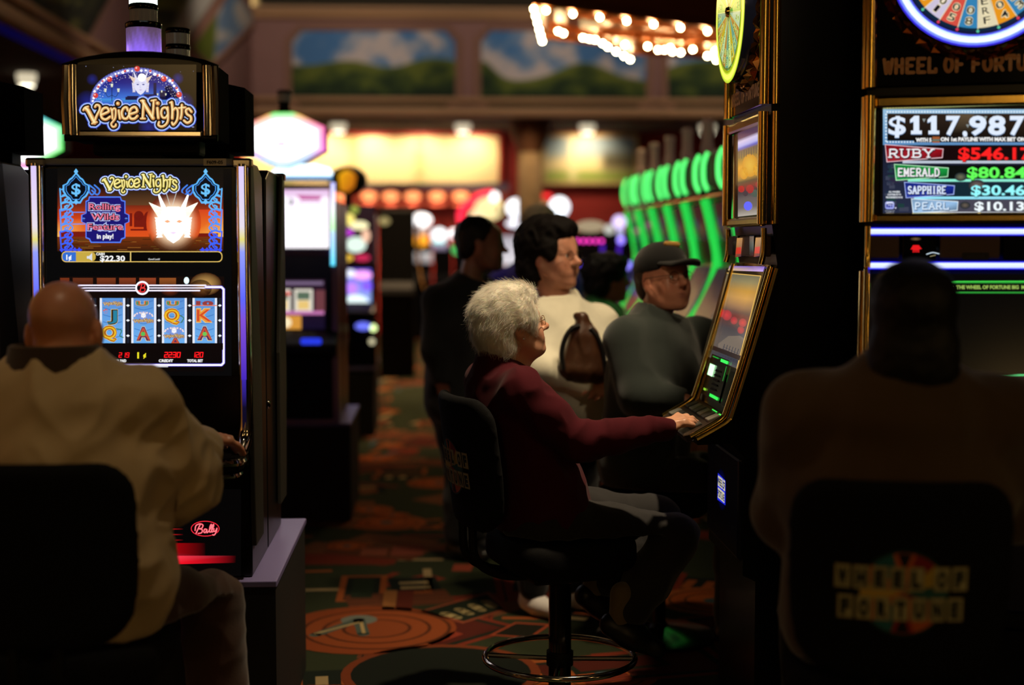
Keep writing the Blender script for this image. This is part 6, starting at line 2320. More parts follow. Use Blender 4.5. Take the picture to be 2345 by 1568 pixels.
class Frame:
    """a head (or other body) frame: f forward, l to the owner's left, u up"""

    def __init__(s, c, yaw, pitch=0.0, roll=0.0, k=1.0):
        cy, sy, cp, sp = math.cos(yaw), math.sin(yaw), math.cos(pitch), math.sin(pitch)
        s.c = np.array(c, float)
        s.f = V3(cy * cp, sy * cp, sp)
        l = V3(-sy, cy, 0)
        u = np.cross(s.f, l)
        s.l = l * math.cos(roll) + u * math.sin(roll)
        s.u = np.cross(s.f, s.l)
        s.k = k
        s.M = np.stack([s.f, s.l, s.u], 1)          # columns

    def p(s, a, b, c):
        return s.c + s.k * (a * s.f + b * s.l + c * s.u)

    def to(s, P):
        return ((P - s.c) @ s.M) / s.k


def add_head(S, H, age=0.0, ear=True, jaw=1.0, nose=1.0):
    k = H.k
    E = lambda c, r, kk=.02, cut=False: S.ell(H.p(*c), np.array(r) * k, H.M, kk * k, cut)
    C = lambda a, b, ra, rb, kk=.012, cut=False: S.cap(H.p(*a), H.p(*b), ra * k, rb * k, kk * k, cut=cut)
    E((-.018, 0, .036), (.098, .078, .084), .02)
    E((.022, 0, -.022), (.068, .062, .088), .03)
    E((.052, 0, .045), (.038, .055, .045), .03)                       # forehead
    for s_ in (-1, 1):
        C((.005, s_ * .056, -.052), (.062, s_ * .022, -.096), .022 * jaw, .018, .03)
        E((.058, s_ * .040, -.024), (.026, .024, .026), .022)         # cheek bones
        E((.066, s_ * .034, -.052), (.020, .022, .026), .022)         # cheeks
        C((.074, s_ * .045, .018), (.088, s_ * .012, .024), .008, .008, .016)      # brow ridge
        E((.094, s_ * .031, .003), (.018, .017, .011), .010, True)    # eye sockets
        C((.080, s_ * .046, .006), (.087, s_ * .018, .009), .0055, .0055, .006)     # upper lid
        C((.080, s_ * .045, -.006), (.087, s_ * .019, -.007), .0045, .0045, .006)   # lower lid
        E((.098, s_ * .012, -.030), (.011, .008, .008), .008)         # nostril wings
        E((.100, s_ * .007, -.039), (.005, .004, .004), .003, True)
        if ear:
            E((-.008, s_ * .079, -.006), (.019, .007, .033), .008)
            E((-.004, s_ * .086, -.004), (.011, .007, .021), .006, True)
            E((-.004, s_ * .079, -.033), (.009, .006, .010), .008)
        if age:
            E((.040, s_ * .040, -.086), (.024, .020, .022), .02)      # jowls
    C((.090, 0, .014), (.112, 0, -.022), .009, .0108 * nose, .014)    # nose
    E((.112 + .004 * nose, 0, -.025), (.0115, .0115, .011), .010)
    E((.074, 0, -.062), (.022, .030, .020), .02)                      # muzzle
    C((.087, -.020, -.0605), (.087, .020, -.0605), .0055, .0055, .008)
    E((.094, 0, -.0595), (.008, .016, .0055), .006)
    E((.091, 0, -.0720), (.009, .017, .0065), .006)
    C((.098, -.021, -.0660), (.098, .021, -.0660), .0028, .0028, .004, True)
    E((.076, 0, -.096), (.020, .024, .019), .018)                     # chin
    return S


def skin_colors(H, base=(206, 150, 122), lips=(170, 92, 84), extra=None, hands=None):
    b = np.array(lin(base))
    lp = np.array(lin(lips))
    red = np.array(lin((214, 120, 96)))

    def f(P, N):
        C = np.tile(b, (len(P), 1))
        C *= (1 + .10 * sn(P, 90, .3) + .08 * sn(P, 35, 1.1))[:, None]
        if H is not None:
            q = H.to(P)

            def blend(c, r, col, w):
                nonlocal C
                d = np.sqrt((((q - np.array(c)) / np.array(r)) ** 2).sum(1))
                t = np.clip(1.6 - 1.6 * d, 0, 1)[:, None] * w
                C = C * (1 - t) + np.array(col) * t
            for s_ in (-1, 1):
                blend((.066, s_ * .040, -.035), (.035, .032, .03), red, .35)
                blend((-.006, s_ * .085, -.01), (.03, .02, .04), red, .35)
                blend((.085, s_ * .033, .03), (.02, .026, .007), b * .35, .5)
            blend((.115, 0, -.028), (.02, .02, .02), red, .35)
            blend((.094, 0, -.059), (.014, .026, .0075), lp, .85)
            blend((.092, 0, -.072), (.014, .024, .0085), lp, .85)
        return C
    return f


SKIN = mat_attr('skin', rough=.4, spec=.45, sss=.12)
EYEW = mat('eye_white', (226, 216, 208), .2)
EYED = mat('eye_iris', (40, 30, 26), .15)


def add_eyes(H, parent, off):
    for s_ in (-1, 1):
        c = H.p(.0765, s_ * .031, .0015)
        o = MB().ball(c, .0115 * H.k, 14, 10).obj('eye', EYEW, parent, smooth=True, off=off)
        MB().ball(c + H.f * .0078 * H.k, .0052 * H.k, 10, 8).obj('iris', EYED, o, smooth=True, off=off)


def hand(S, w, d, n, side, k=1.0, curl=(.5, .55, .6, .65), spread=.05, thumb_in=.3, k2=.006):
    """hand from the wrist w: d along the palm, n out of the back of the hand, side +1 for a left hand, -1 for a right hand"""
    d, n = unit(d), unit(n)
    n = unit(n - d * (n @ d))
    t = np.cross(d, n) * side
    p = w + d * .045 * k
    S.cap(w - d * .02 * k, w + d * .02 * k, .024 * k, .026 * k, .012, wide=t, ws=1.15)
    S.cap(w + d * .015 * k, w + d * .078 * k, .017 * k, .0155 * k, .014, wide=t, ws=2.25)
    L = ((.040, .024, .020), (.044, .028, .021), (.041, .026, .020), (.032, .020, .018))
    for i in range(4):
        o = (1.5 - i) * .0195
        b = w + d * (.080 - .006 * abs(i - 1)) * k + t * o * k
        dirn = unit(d + t * spread * (1.5 - i))
        pts, rs = [b], [.0098 * k]
        a = 0.0
        for j in range(3):
            a += curl[i] * (.55, .8, .6)[j]
            pts.append(pts[-1] + (dirn * math.cos(a) - n * math.sin(a)) * L[i][j] * k)
            rs.append((.0088, .0080, .0068)[j] * k)
        S.path(pts, rs, k2)
        S.ell(b + n * .004 * k, .0105 * k, None, .008)
    b = w + d * .022 * k + t * .028 * k - n * .004 * k
    m = b + (d * .72 + t * .62 - n * thumb_in) * .042 * k
    e = m + (d * .90 + t * .20 - n * thumb_in) * .030 * k
    e2 = e + (d * .95 + t * .0 - n * thumb_in) * .022 * k
    S.path([b, m, e, e2], [.016 * k, .0125 * k, .0105 * k, .008 * k], .010)
    # tendons and knuckles on the back of the hand
    for i in range(4):
        o = (1.5 - i) * .018
        S.cap(w + d * .02 * k + t * o * .5 * k + n * .015 * k, w + d * .078 * k + t * o * k + n * .0135 * k, .003 * k, .0045 * k, .006)
    return S


def folds(amp, along=None, f=26.0, ph=0.0, mask=None):
    """cloth folds as displacement: ridged noise, stretched across `along`"""
    def g(P, N):
        Q = P.copy()
        if along is not None:
            a = unit(along)
            Q = Q - np.outer(Q @ a, a) * .55
        r = 1 - np.abs(sn(Q, f, ph)) * 2.2
        r2 = sn(Q, f * .45, ph + 1.3)
        d = amp * (.6 * np.clip(r, -1, 1) + .7 * r2)
        if mask is not None:
            d = d * mask(P)
        return d
    return g
# ================================================================== CHAIRS
BX = -.262                                  # the backrest's distance behind the pole


def casino_chair(name, label, loc, rotz, group='padded casino chairs', ring=True):
    """chair in its own frame: faces +x"""
    t = thing(name, label, 'chair', loc, rotz, group)
    S = Solid((-.41, -.27, .60), (-.13, .27, 1.12), .009)
    X, Y, Z = (S.ax[0][:, None, None], S.ax[1][None, :, None], S.ax[2][None, None, :])
    v = (Z - .86) / .205
    xc = BX - .055 * (Z - .66) / .4 - .055 * (1 - (Y / .22) ** 2)
    hw = .215 - .035 * np.clip(-v, 0, 1) ** 2
    qx = np.abs(X - xc) - .012
    qy = np.abs(Y) - (hw - .075)
    qz = np.abs(Z - .86) - (.205 - .075)
    r = .075
    d2 = np.sqrt(np.maximum(qy, 0) ** 2 + np.maximum(qz, 0) ** 2) + np.minimum(np.maximum(qy, qz), 0) - r
    d = np.sqrt(np.maximum(qx + .022, 0) ** 2 + np.maximum(d2 + .022, 0) ** 2) + np.minimum(np.maximum(qx, d2) + .022, 0) - .034
    S.F = d.astype(np.float32)
    solid_obj('backrest', S, FABRIC, t, (0, 0, 0), 2)
    S = Solid((-.26, -.27, .46), (.27, .27, .63), .010)
    X, Y, Z = (S.ax[0][:, None, None], S.ax[1][None, :, None], S.ax[2][None, None, :])
    qx, qy = np.abs(X) - .10, np.abs(Y) - .10
    d2 = np.sqrt(np.maximum(qx, 0) ** 2 + np.maximum(qy, 0) ** 2) + np.minimum(np.maximum(qx, qy), 0) - .115
    qz = np.abs(Z - .548 - .01 * (X / .2) ** 2) - .022
    S.F = (np.sqrt(np.maximum(d2 + .03, 0) ** 2 + np.maximum(qz + .0, 0) ** 2) + np.minimum(np.maximum(d2, qz), 0) - .030).astype(np.float32)
    solid_obj('seat', S, FABRIC, t, (0, 0, 0), 2)
    MB().box((-.14, -.14, .470), (.14, .14, .497)).obj('seat_pan', BLACKM, t, bevel=.01)
    mb = MB()
    for s in (-1, 1):
        pth = crom([(-.10, s * .05, .483), (-.22, s * .05, .495), (-.305, s * .05, .55), (-.318, s * .05, .66), (-.330, s * .05, .74)], 5)
        mb.tube(pth, .014, 8)
    mb.obj('back_bracket', BLACKM, t, smooth=True)
    MB().lathe([(.037, .03), (.037, .44), (.06, .455), (.06, .472)], 24).obj('pole', mat('black_chrome', (70, 66, 62), .16, 1.0), t, smooth=True)
    MB().lathe([(.235, 0), (.235, .012), (.19, .024), (.05, .045), (.04, .06)], 32).obj('base_plate', mat('black_chrome'), t, smooth=True)
    if ring:
        R = .245
        o = MB().tube([(R * math.cos(a), R * math.sin(a), .195) for a in [2 * PI * k / 40 for k in range(40)]], .0105, 10, closed=True).obj('foot_ring', CHROME, t, smooth=True)
        for k in range(4):
            a = PI / 4 + k * PI / 2 + .35
            MB().tube([(.036 * math.cos(a), .036 * math.sin(a), .19), (R * math.cos(a), R * math.sin(a), .195)], .008, 8).obj('ring_spoke', CHROME, o, smooth=True)
        MB().lathe([(.044, .17), (.044, .215)], 20).obj('ring_collar', BLACKM, o)
    return t


def chair_logo(parent):
    """colour wheel with two rows of letter cards, on the rear of the backrest; u to the right as seen from behind, v up"""
    a = Art()
    cz, R = .0, .085
    a.disc(0, 0, R + .005, (20, 60, 40), 0, n=36)
    a.disc(0, 0, R + .002, (10, 10, 10), 1, n=36)
    pal = [(206, 100, 40), (140, 24, 28), (190, 160, 60), (30, 90, 90), (140, 20, 24), (200, 96, 40), (150, 30, 30), (30, 100, 110), (196, 96, 36), (206, 170, 70), (200, 96, 40), (30, 100, 110)]
    for k in range(12):
        a0 = PI / 2 - (k - .5) * PI / 6
        pts = [(0, 0)] + [(R * math.cos(a0 - q * PI / 18), R * math.sin(a0 - q * PI / 18)) for q in range(4)]
        a.poly(pts, pal[k], 2)
    for row, (txt, x0, y) in enumerate((('WHEEL OF', -.135, .006), ('FORTUNE', -.128, -.058))):
        x = x0
        for ch in txt:
            if ch != ' ':
                a.rect(x, y, x + .031, y + .050, (150, 140, 100), 3)
                a.rect(x + .002, y + .002, x + .029, y + .048, (176, 168, 128), 4)
                a.text(ch, x + .0155, y + .009, .032, (12, 26, 18), 5, bold=.07, align='c', width=.019, flip=1)
                x += .036
            else:
                x += .014

    def fn(u, v):
        y, z = -u, .845 + v
        return Vector((BX - .055 * (z - .66) / .4 - .055 * (1 - (y / .22) ** 2) - .0248, y, z))
    # fine strips so that the print follows the curved back
    return a.build('printed_emblem', fn, (-1, 0, 0), parent, material=PRINT, step=.0003, lift=.003)


CH1 = casino_chair('casino_chair', 'padded black casino chair under the white-haired woman, with a round chrome foot ring', (.399, 4.62, 0), math.radians(17))
chair_logo(CH1)
CH2 = copy_tree(CH1)
CH2['label'] = 'plain dark chair back under the bald man, in the lower left corner'
CH2.location, CH2.rotation_euler.z = (-.875, 3.495, 0), math.radians(88)
for o in children(CH2):
    if o.name.startswith('printed_emblem'):
        bpy.data.objects.remove(o)
CH3 = copy_tree(CH1)
CH3['label'] = 'padded black chair with a colour-wheel emblem, behind the dark-haired man at the lower right'
CH3.location, CH3.rotation_euler.z = (1.005, 3.17, 0), math.radians(90 - 11)
CH4 = copy_tree(CH1)
CH4['label'] = 'backless padded stool under the man in the black cap'
CH4.location, CH4.rotation_euler.z = (.86, 5.55, 0), math.radians(-20)
CH5 = copy_tree(CH1)
for c_ in (CH4, CH5):                     # hardly anything of these shows between the players
    for o in children(c_):
        if o.name.startswith(('foot_ring', 'printed_emblem')) or (c_ is CH4 and o.name.startswith('back')):
            for q in children(o):
                bpy.data.objects.remove(q)
            bpy.data.objects.remove(o)
CHX = CH5
CHX['label'] = 'padded casino chair under the person in green at the green-lit row'
CHX.location, CHX.rotation_euler.z = (.82, 7.45, 0), math.radians(0)


# ================================================================== PEOPLE
def flat_seat(S, z=.617):
    """a sitter's underside is pressed flat on the seat"""
    S.keep_above((0, 0, z), (0, 0, -1))


def cloth(name, rgb=(20, 20, 20), rough=.85, bump=.25, bs=420, sheen=.25, vary=.08):
    return mat(name, rgb, rough, bump=bump, bump_scale=bs, sheen=sheen, vary=vary, vary_scale=24, spec=.2)


def limb(S, pts, rs, k=.025, **kw):
    return S.path([np.array(p, float) for p in pts], rs, k, **kw)


def neck_cut(S, c, ax, up):
    """open a garment at the neck: scoop out what lies above the collar line"""
    ax = unit(ax)
    a = unit(np.cross(ax, V3(0, 1, .01)))
    M = np.stack([a, np.cross(ax, a), ax], 1)
    S.ell(c + ax * (up + .085), (.105, .105, .085), M, .006, True)


LENSG = bpy.data.materials.new('lens_glass')
LENSG.use_nodes = True
_n = LENSG.node_tree
_o = _n.nodes['Material Output']
_a, _b, _m = _n.nodes.new('ShaderNodeBsdfTransparent'), _n.nodes.new('ShaderNodeBsdfGlossy'), _n.nodes.new('ShaderNodeMixShader')
_a.inputs['Color'].default_value = (.93, .93, .92, 1)
_b.inputs['Roughness'].default_value = .04
_m.inputs['Fac'].default_value = .09
_n.links.new(_a.outputs[0], _m.inputs[1])
_n.links.new(_b.outputs[0], _m.inputs[2])
_n.links.new(_m.outputs[0], _o.inputs['Surface'])


def glasses(H, parent, off, m, w=.031):
    for s_ in (-1, 1):
        pts = [H.p(.103 - .004 * (abs(math.cos(a))), s_ * (w + .021 * math.cos(a)), .002 + .0165 * math.sin(a)) for a in [2 * PI * k / 20 for k in range(20)]]
        fr = MB().tube(pts, .0011, 6, closed=True).obj('glasses_rim', m, parent, smooth=True, off=off)
        lens = MB()
        lens.add([H.p(.101, s_ * w, .002)] + pts, [(0, 1 + k, 1 + (k + 1) % 20) for k in range(20)])
        lens.obj('lens', LENSG, fr, off=off)
        MB().tube([H.p(.098, s_ * (w + .020), .006), H.p(.075, s_ * .073, .006), H.p(.0, s_ * .083, .006), H.p(-.014, s_ * .083, -.006)], .0011, 6).obj('glasses_arm', m, parent, smooth=True, off=off)
    MB().tube([H.p(.103, -.010, .006), H.p(.108, 0, .009), H.p(.103, .010, .006)], .0011, 6).obj('glasses_bridge', m, parent, smooth=True, off=off)


def shoe(S, heel, toe, k=1.0, h=.085):
    heel, toe = np.array(heel, float), np.array(toe, float)
    d = unit(toe - heel)
    S.cap(heel + V3(0, 0, .035), heel + d * .06 + V3(0, 0, .04), .036 * k, .040 * k, .02)
    S.cap(heel + d * .05 + V3(0, 0, .034), toe + V3(0, 0, .028), .040 * k, .034 * k, .03)
    S.cap(heel + V3(0, 0, .05), heel + V3(0, 0, h), .036 * k, .034 * k, .02)
    return S


def strands(name, parent, off, P, N, H, n, L, r, material, seed=1, flow=None, curl=.5, seg=6, lift=.3, jit=.24):
    """single hairs lying on, and standing a little off, the hair's surface"""
    rnd = np.random.default_rng(seed)
    ids = rnd.integers(0, len(P), n)
    U = lambda v: v / (np.linalg.norm(v, axis=1)[:, None] + 1e-9)
    nr = N[ids]
    p = P[ids] - nr * .002
    fl = flow(H.to(p), nr) if flow else np.tile(V3(0, 0, -1), (n, 1))
    d = U(fl - nr * (fl * nr).sum(1)[:, None])
    up = rnd.uniform(0, 1, n) ** 2.5 * lift
    d = U(d + nr * (.06 + up)[:, None] + rnd.normal(0, jit, (n, 3)))
    side = U(np.cross(nr, d))
    ln = (L * rnd.uniform(.5, 1.3, n) / seg)[:, None]
    cv = rnd.normal(0, curl, n)[:, None] * .35
    dr = rnd.uniform(.04, .16, n)[:, None]
    pts = [p]
    for j in range(seg - 1):
        p = p + d * ln
        pts.append(p)
        d = U(d + side * cv - nr * dr + rnd.normal(0, .05, (n, 3)))
    pts = np.stack(pts, 1)
    V = np.zeros((n, seg, 3, 3))
    e = nr
    for j in range(seg):
        rr = r * (1 - .75 * j / (seg - 1))
        for a in range(3):
            V[:, j, a] = pts[:, j] + rr * (math.cos(2.094 * a) * side + math.sin(2.094 * a) * e)
    V = V.reshape(-1, 3) - np.array(off)
    b = (np.arange(n) * seg * 3)[:, None, None]
    j = (np.arange(seg - 1) * 3)[None, :, None]
    a = np.arange(3)[None, None, :]
    q = b + j
    F = np.stack([q + a, q + (a + 1) % 3, q + 3 + (a + 1) % 3, q + 3 + a], -1).reshape(-1, 4)
    return mesh_obj(name, V.tolist(), F.tolist(), material, parent, smooth=True)


A3 = lambda px, py, Y: np.array(at(px, py, Y))


# ------------------------------------------------------------------ 1. white-haired woman
def old_woman():
    off = V3(.40, 4.62, 0)
    t = thing('person', 'white-haired person in a maroon sweater and glasses, seated in profile, hand on the buttons', 'person', off)
    H = Frame(A3(1177, 749, 4.63), math.radians(15), math.radians(13), 0, .93)
    yaw = math.radians(17)
    f, l = V3(math.cos(yaw), math.sin(yaw), 0), V3(-math.sin(yaw), math.cos(yaw), 0)
    pel = V3(.325, 4.60, .66)
    che = V3(.225, 4.62, .97)
    nk = V3(.185, 4.622, 1.135)
    shR, shL = A3(1194, 896, 4.47), V3(.165, 4.775, 1.085)
    elR = A3(1326, 1012, 4.44)
    wrR = A3(1518, 979, 4.445)
    hdR = wrR + unit(A3(1572, 990, 4.47) - wrR) * .05
    elL, wrL = V3(.20, 4.92, .85), V3(.33, 4.89, .755)
    hipR, hipL = pel - l * .085 + V3(0, 0, -.01), pel + l * .085 + V3(0, 0, -.01)
    knR, knL = A3(1545, 1222, 4.60) - V3(0, 0, .02), A3(1502, 1190, 4.80)
    anR, anL = V3(.585, 4.52, .335), V3(.52, 4.72, .38)
    toR, toL = V3(.70, 4.50, .250), V3(.64, 4.75, .265)
    # body
    S = Solid((-.02, 4.25, .12), (1.02, 5.02, 1.46), .0042)
    add_head(S, H, age=1.0, nose=.95, jaw=1.05)
    S.cap(H.p(-.025, 0, -.05), nk + V3(.02, 0, .0), .050, .056, .03)
    S.cap(H.p(.03, 0, -.088), nk + V3(.055, 0, -.02), .030, .040, .035)      # soft under the chin
    S.cap(nk + V3(.012, 0, -.10), che, .085, .11, .05, wide=l, ws=1.25)
    S.cap(che, pel, .11, .125, .05, wide=l, ws=1.25)
    for sh, el, wr in ((shR, elR, wrR), (shL, elL, wrL)):
        limb(S, [nk + V3(.02, 0, -.085), sh, el, wr], [.05, .046, .038, .026], .03)
    hand(S, wrR, A3(1575, 956, 4.47) - wrR, V3(-.12, -.35, .93), -1, .92, (.62, .70, .72, .80), .06, .35)
    hand(S, wrL, V3(.7, -.6, -.25), V3(0, 0, 1), 1, .9)
    for hp, kn, an in ((hipR, knR, anR), (hipL, knL, anL)):
        limb(S, [hp, kn], [.080, .055], .03)
    flat_seat(S, .624)
    for hp, kn, an in ((hipR, knR, anR), (hipL, knL, anL)):
        limb(S, [kn, an], [.055, .036], .03)
    solid_obj('body', S, SKIN, t, off, 2, colors=skin_colors(H, (214, 158, 128), (176, 104, 92)))
    add_eyes(H, t, off)
    # hair
    S = Solid(H.c - .22, H.c + .22, .0055)
    E = lambda c, r, kk=.03, cut=False: S.ell(H.p(*c), np.array(r) * H.k, H.M, kk, cut)
    E((-.040, 0, .046), (.108, .098, .108))
    E((.005, 0, .092), (.085, .080, .060))
    E((-.075, 0, -.010), (.070, .086, .085))
    E((.052, 0, .098), (.046, .062, .030), .03)
    for s_ in (-1, 1):
        E((.018, s_ * .066, .036), (.050, .026, .050), .03)
        E((.038, s_ * .066, .022), (.026, .016, .038), .02)
        E((-.058, s_ * .056, -.046), (.036, .026, .042), .03)
    E((-.082, 0, -.088), (.036, .046, .040), .03)
    S.ell(H.p(.135, 0, -.016), np.array((.086, .105, .088)) * H.k, H.M, .02, True)
    for s_ in (-1, 1):
        S.ell(H.p(-.002, s_ * .100, -.022), np.array((.032, .046, .036)) * H.k, H.M, .010, True)
        S.ell(H.p(.030, s_ * .088, -.082), np.array((.066, .052, .058)) * H.k, H.M, .014, True)
    P0 = {}

    def hd(P, N):
        q = H.to(P)
        w = np.stack([q[:, 0] * 1.0, q[:, 1], q[:, 2]], 1)
        a = 1 - np.abs(sn(w, 48, .4)) * 2
        b = sn(w, 110, 1.9)
        c = 1 - np.abs(sn(w * np.array([1, 1, .45]), 190, .9)) * 2
        return .0022 * a + .0018 * b + .0012 * c
    HAIRM = mat('white_hair', (244, 238, 222), .6, sheen=.3, bump=.12, bump_scale=300, sss=.3)
    o = solid_obj('hair', S, HAIRM, t, off, 1, disp=hd)
    P = np.array([v.co for v in o.data.vertices]) + off
    N = np.array([v.normal for v in o.data.vertices])

    def flow(q, n):
        # combed back from the brow, down at the nape, in soft waves
        z, x = q[:, 2:3], q[:, 0:1]
        g = -H.f * np.where(z > .02, .9, .35) - H.u * np.where(z > .03, .25, .8) + H.f * np.where((x > .03) & (z < .06), .7, 0)
        return g + .45 * np.stack([np.sin(q[:, 2] * 70 + q[:, 1] * 30), np.cos(q[:, 0] * 60), np.sin(q[:, 1] * 50 + q[:, 0] * 40)], 1)
    strands('loose_curls', o, off, P, N, H, 30000, .036, .00030, mat('white_hair_strand', (246, 240, 226), .5, sheen=.2, sss=.2), 4, flow, .4, 6, .75, .20)
    # glasses, earring
    glasses(H, t, off, mat('gold_wire', (220, 190, 130), .2, 1.0))
    MB().ball(H.p(-.002, -.0865, -.036), .0035, 10, 8).obj('earring', mat('silver_bead', (235, 230, 225), .1, 1.0), t, smooth=True, off=off)
    # sweater
    S = Solid((-.03, 4.22, .58), (.98, 5.06, 1.22), .006)
    S.cap(nk + V3(.008, 0, .045), nk + V3(.02, 0, -.05), .066, .088, .03, wide=l, ws=1.08)
    S.cap(nk + V3(.02, 0, -.07), che + V3(.02, 0, .02), .105, .135, .05, wide=l, ws=1.28)
    S.cap(che + V3(.02, 0, .02), pel + V3(.0, 0, .06), .135, .150, .05, wide=l, ws=1.22)
    S.cap(pel + V3(.0, 0, .08), pel + V3(.02, 0, .02), .150, .146, .04, wide=l, ws=1.25)
    for sh, el, wr, s_ in ((shR, elR, wrR, 1), (shL, elL, wrL, 0)):
        S.cap(nk + V3(.03, 0, -.06), sh, .070, .068, .04)
        mid = (sh + el) / 2
        limb(S, [sh, mid, el, el + (wr - el) * .5, wr + (wr - el) * .02], [.068, .066, .058, .050, .039], .03)
    neck_cut(S, nk + V3(.012, 0, .0), unit(V3(.28, 0, .96)), .040)
    flat_seat(S, .621)
    MAR = cloth('maroon_knit', (70, 10, 22), .92, .25, 900, .05)
    aR = unit(wrR - elR)

    def msk(P):
        d1 = np.linalg.norm(P - elR, axis=1)
        d2 = np.linalg.norm(P - wrR, axis=1)
        d3 = np.linalg.norm(P - shR, axis=1)
        return .55 + 1.1 * np.exp(-(d1 / .10) ** 2) + .8 * np.exp(-(d2 / .10) ** 2) + .6 * np.exp(-(d3 / .12) ** 2)
    sw = solid_obj('sweater', S, MAR, t, off, 2, disp=folds(.0075, None, 42, .7, msk))
    c = nk + V3(.018, 0, .036)
    pts = [c + V3(math.cos(a) * .062 * f[0] - math.sin(a) * .066 * f[1], math.cos(a) * .062 * f[1] + math.sin(a) * .066 * f[0], -.022 * math.cos(a)) for a in [2 * PI * k / 24 for k in range(24)]]
    MB().tube(pts, .0125, 10, closed=True).obj('collar', cloth('maroon_rib', (74, 14, 28)), sw, smooth=True, off=off)
    # trousers, socks, shoes
    S = Solid((.12, 4.28, .22), (.98, 5.06, .86), .008)
    S.cap(pel + V3(0, 0, .04), pel, .135, .135, .04, wide=l, ws=1.3)
    for hp, kn, an in ((hipR, knR, anR), (hipL, knL, anL)):
        limb(S, [hp, (hp + kn) / 2, kn], [.105, .092, .078], .035)
    flat_seat(S)
    for hp, kn, an in ((hipR, knR, anR), (hipL, knL, anL)):
        limb(S, [kn, (kn + an) / 2, an + (kn - an) * .18], [.078, .070, .062], .035)
    solid_obj('trousers', S, cloth('dark_grey_denim', (40, 38, 38)), t, off, 2, disp=folds(.006, None, 34, 2.0))
    for an, to, dd in ((anR, toR, 0), (anL, toL, 1)):
        S = Solid(np.minimum(an, to) - .14, np.maximum(an, to) + .14, .006)
        S.cap(an + V3(.006, 0, .09), an, .040, .038, .02)
        solid_obj('sock', S, cloth('grey_sock', (112, 98, 74)), t, off, 1)
        S = Solid(np.minimum(an, to) - .14, np.maximum(an, to) + .14, .006)
        d = unit(to - an)
        S.cap(an - d * .035 + V3(0, 0, -.03), an + d * .05 + V3(0, 0, -.012), .040, .042, .02)
        S.cap(an + d * .03 + V3(0, 0, -.02), to, .042, .030, .03)
        solid_obj('shoe', S, mat('black_leather', (14, 13, 13), .4), t, off, 1)
    return t


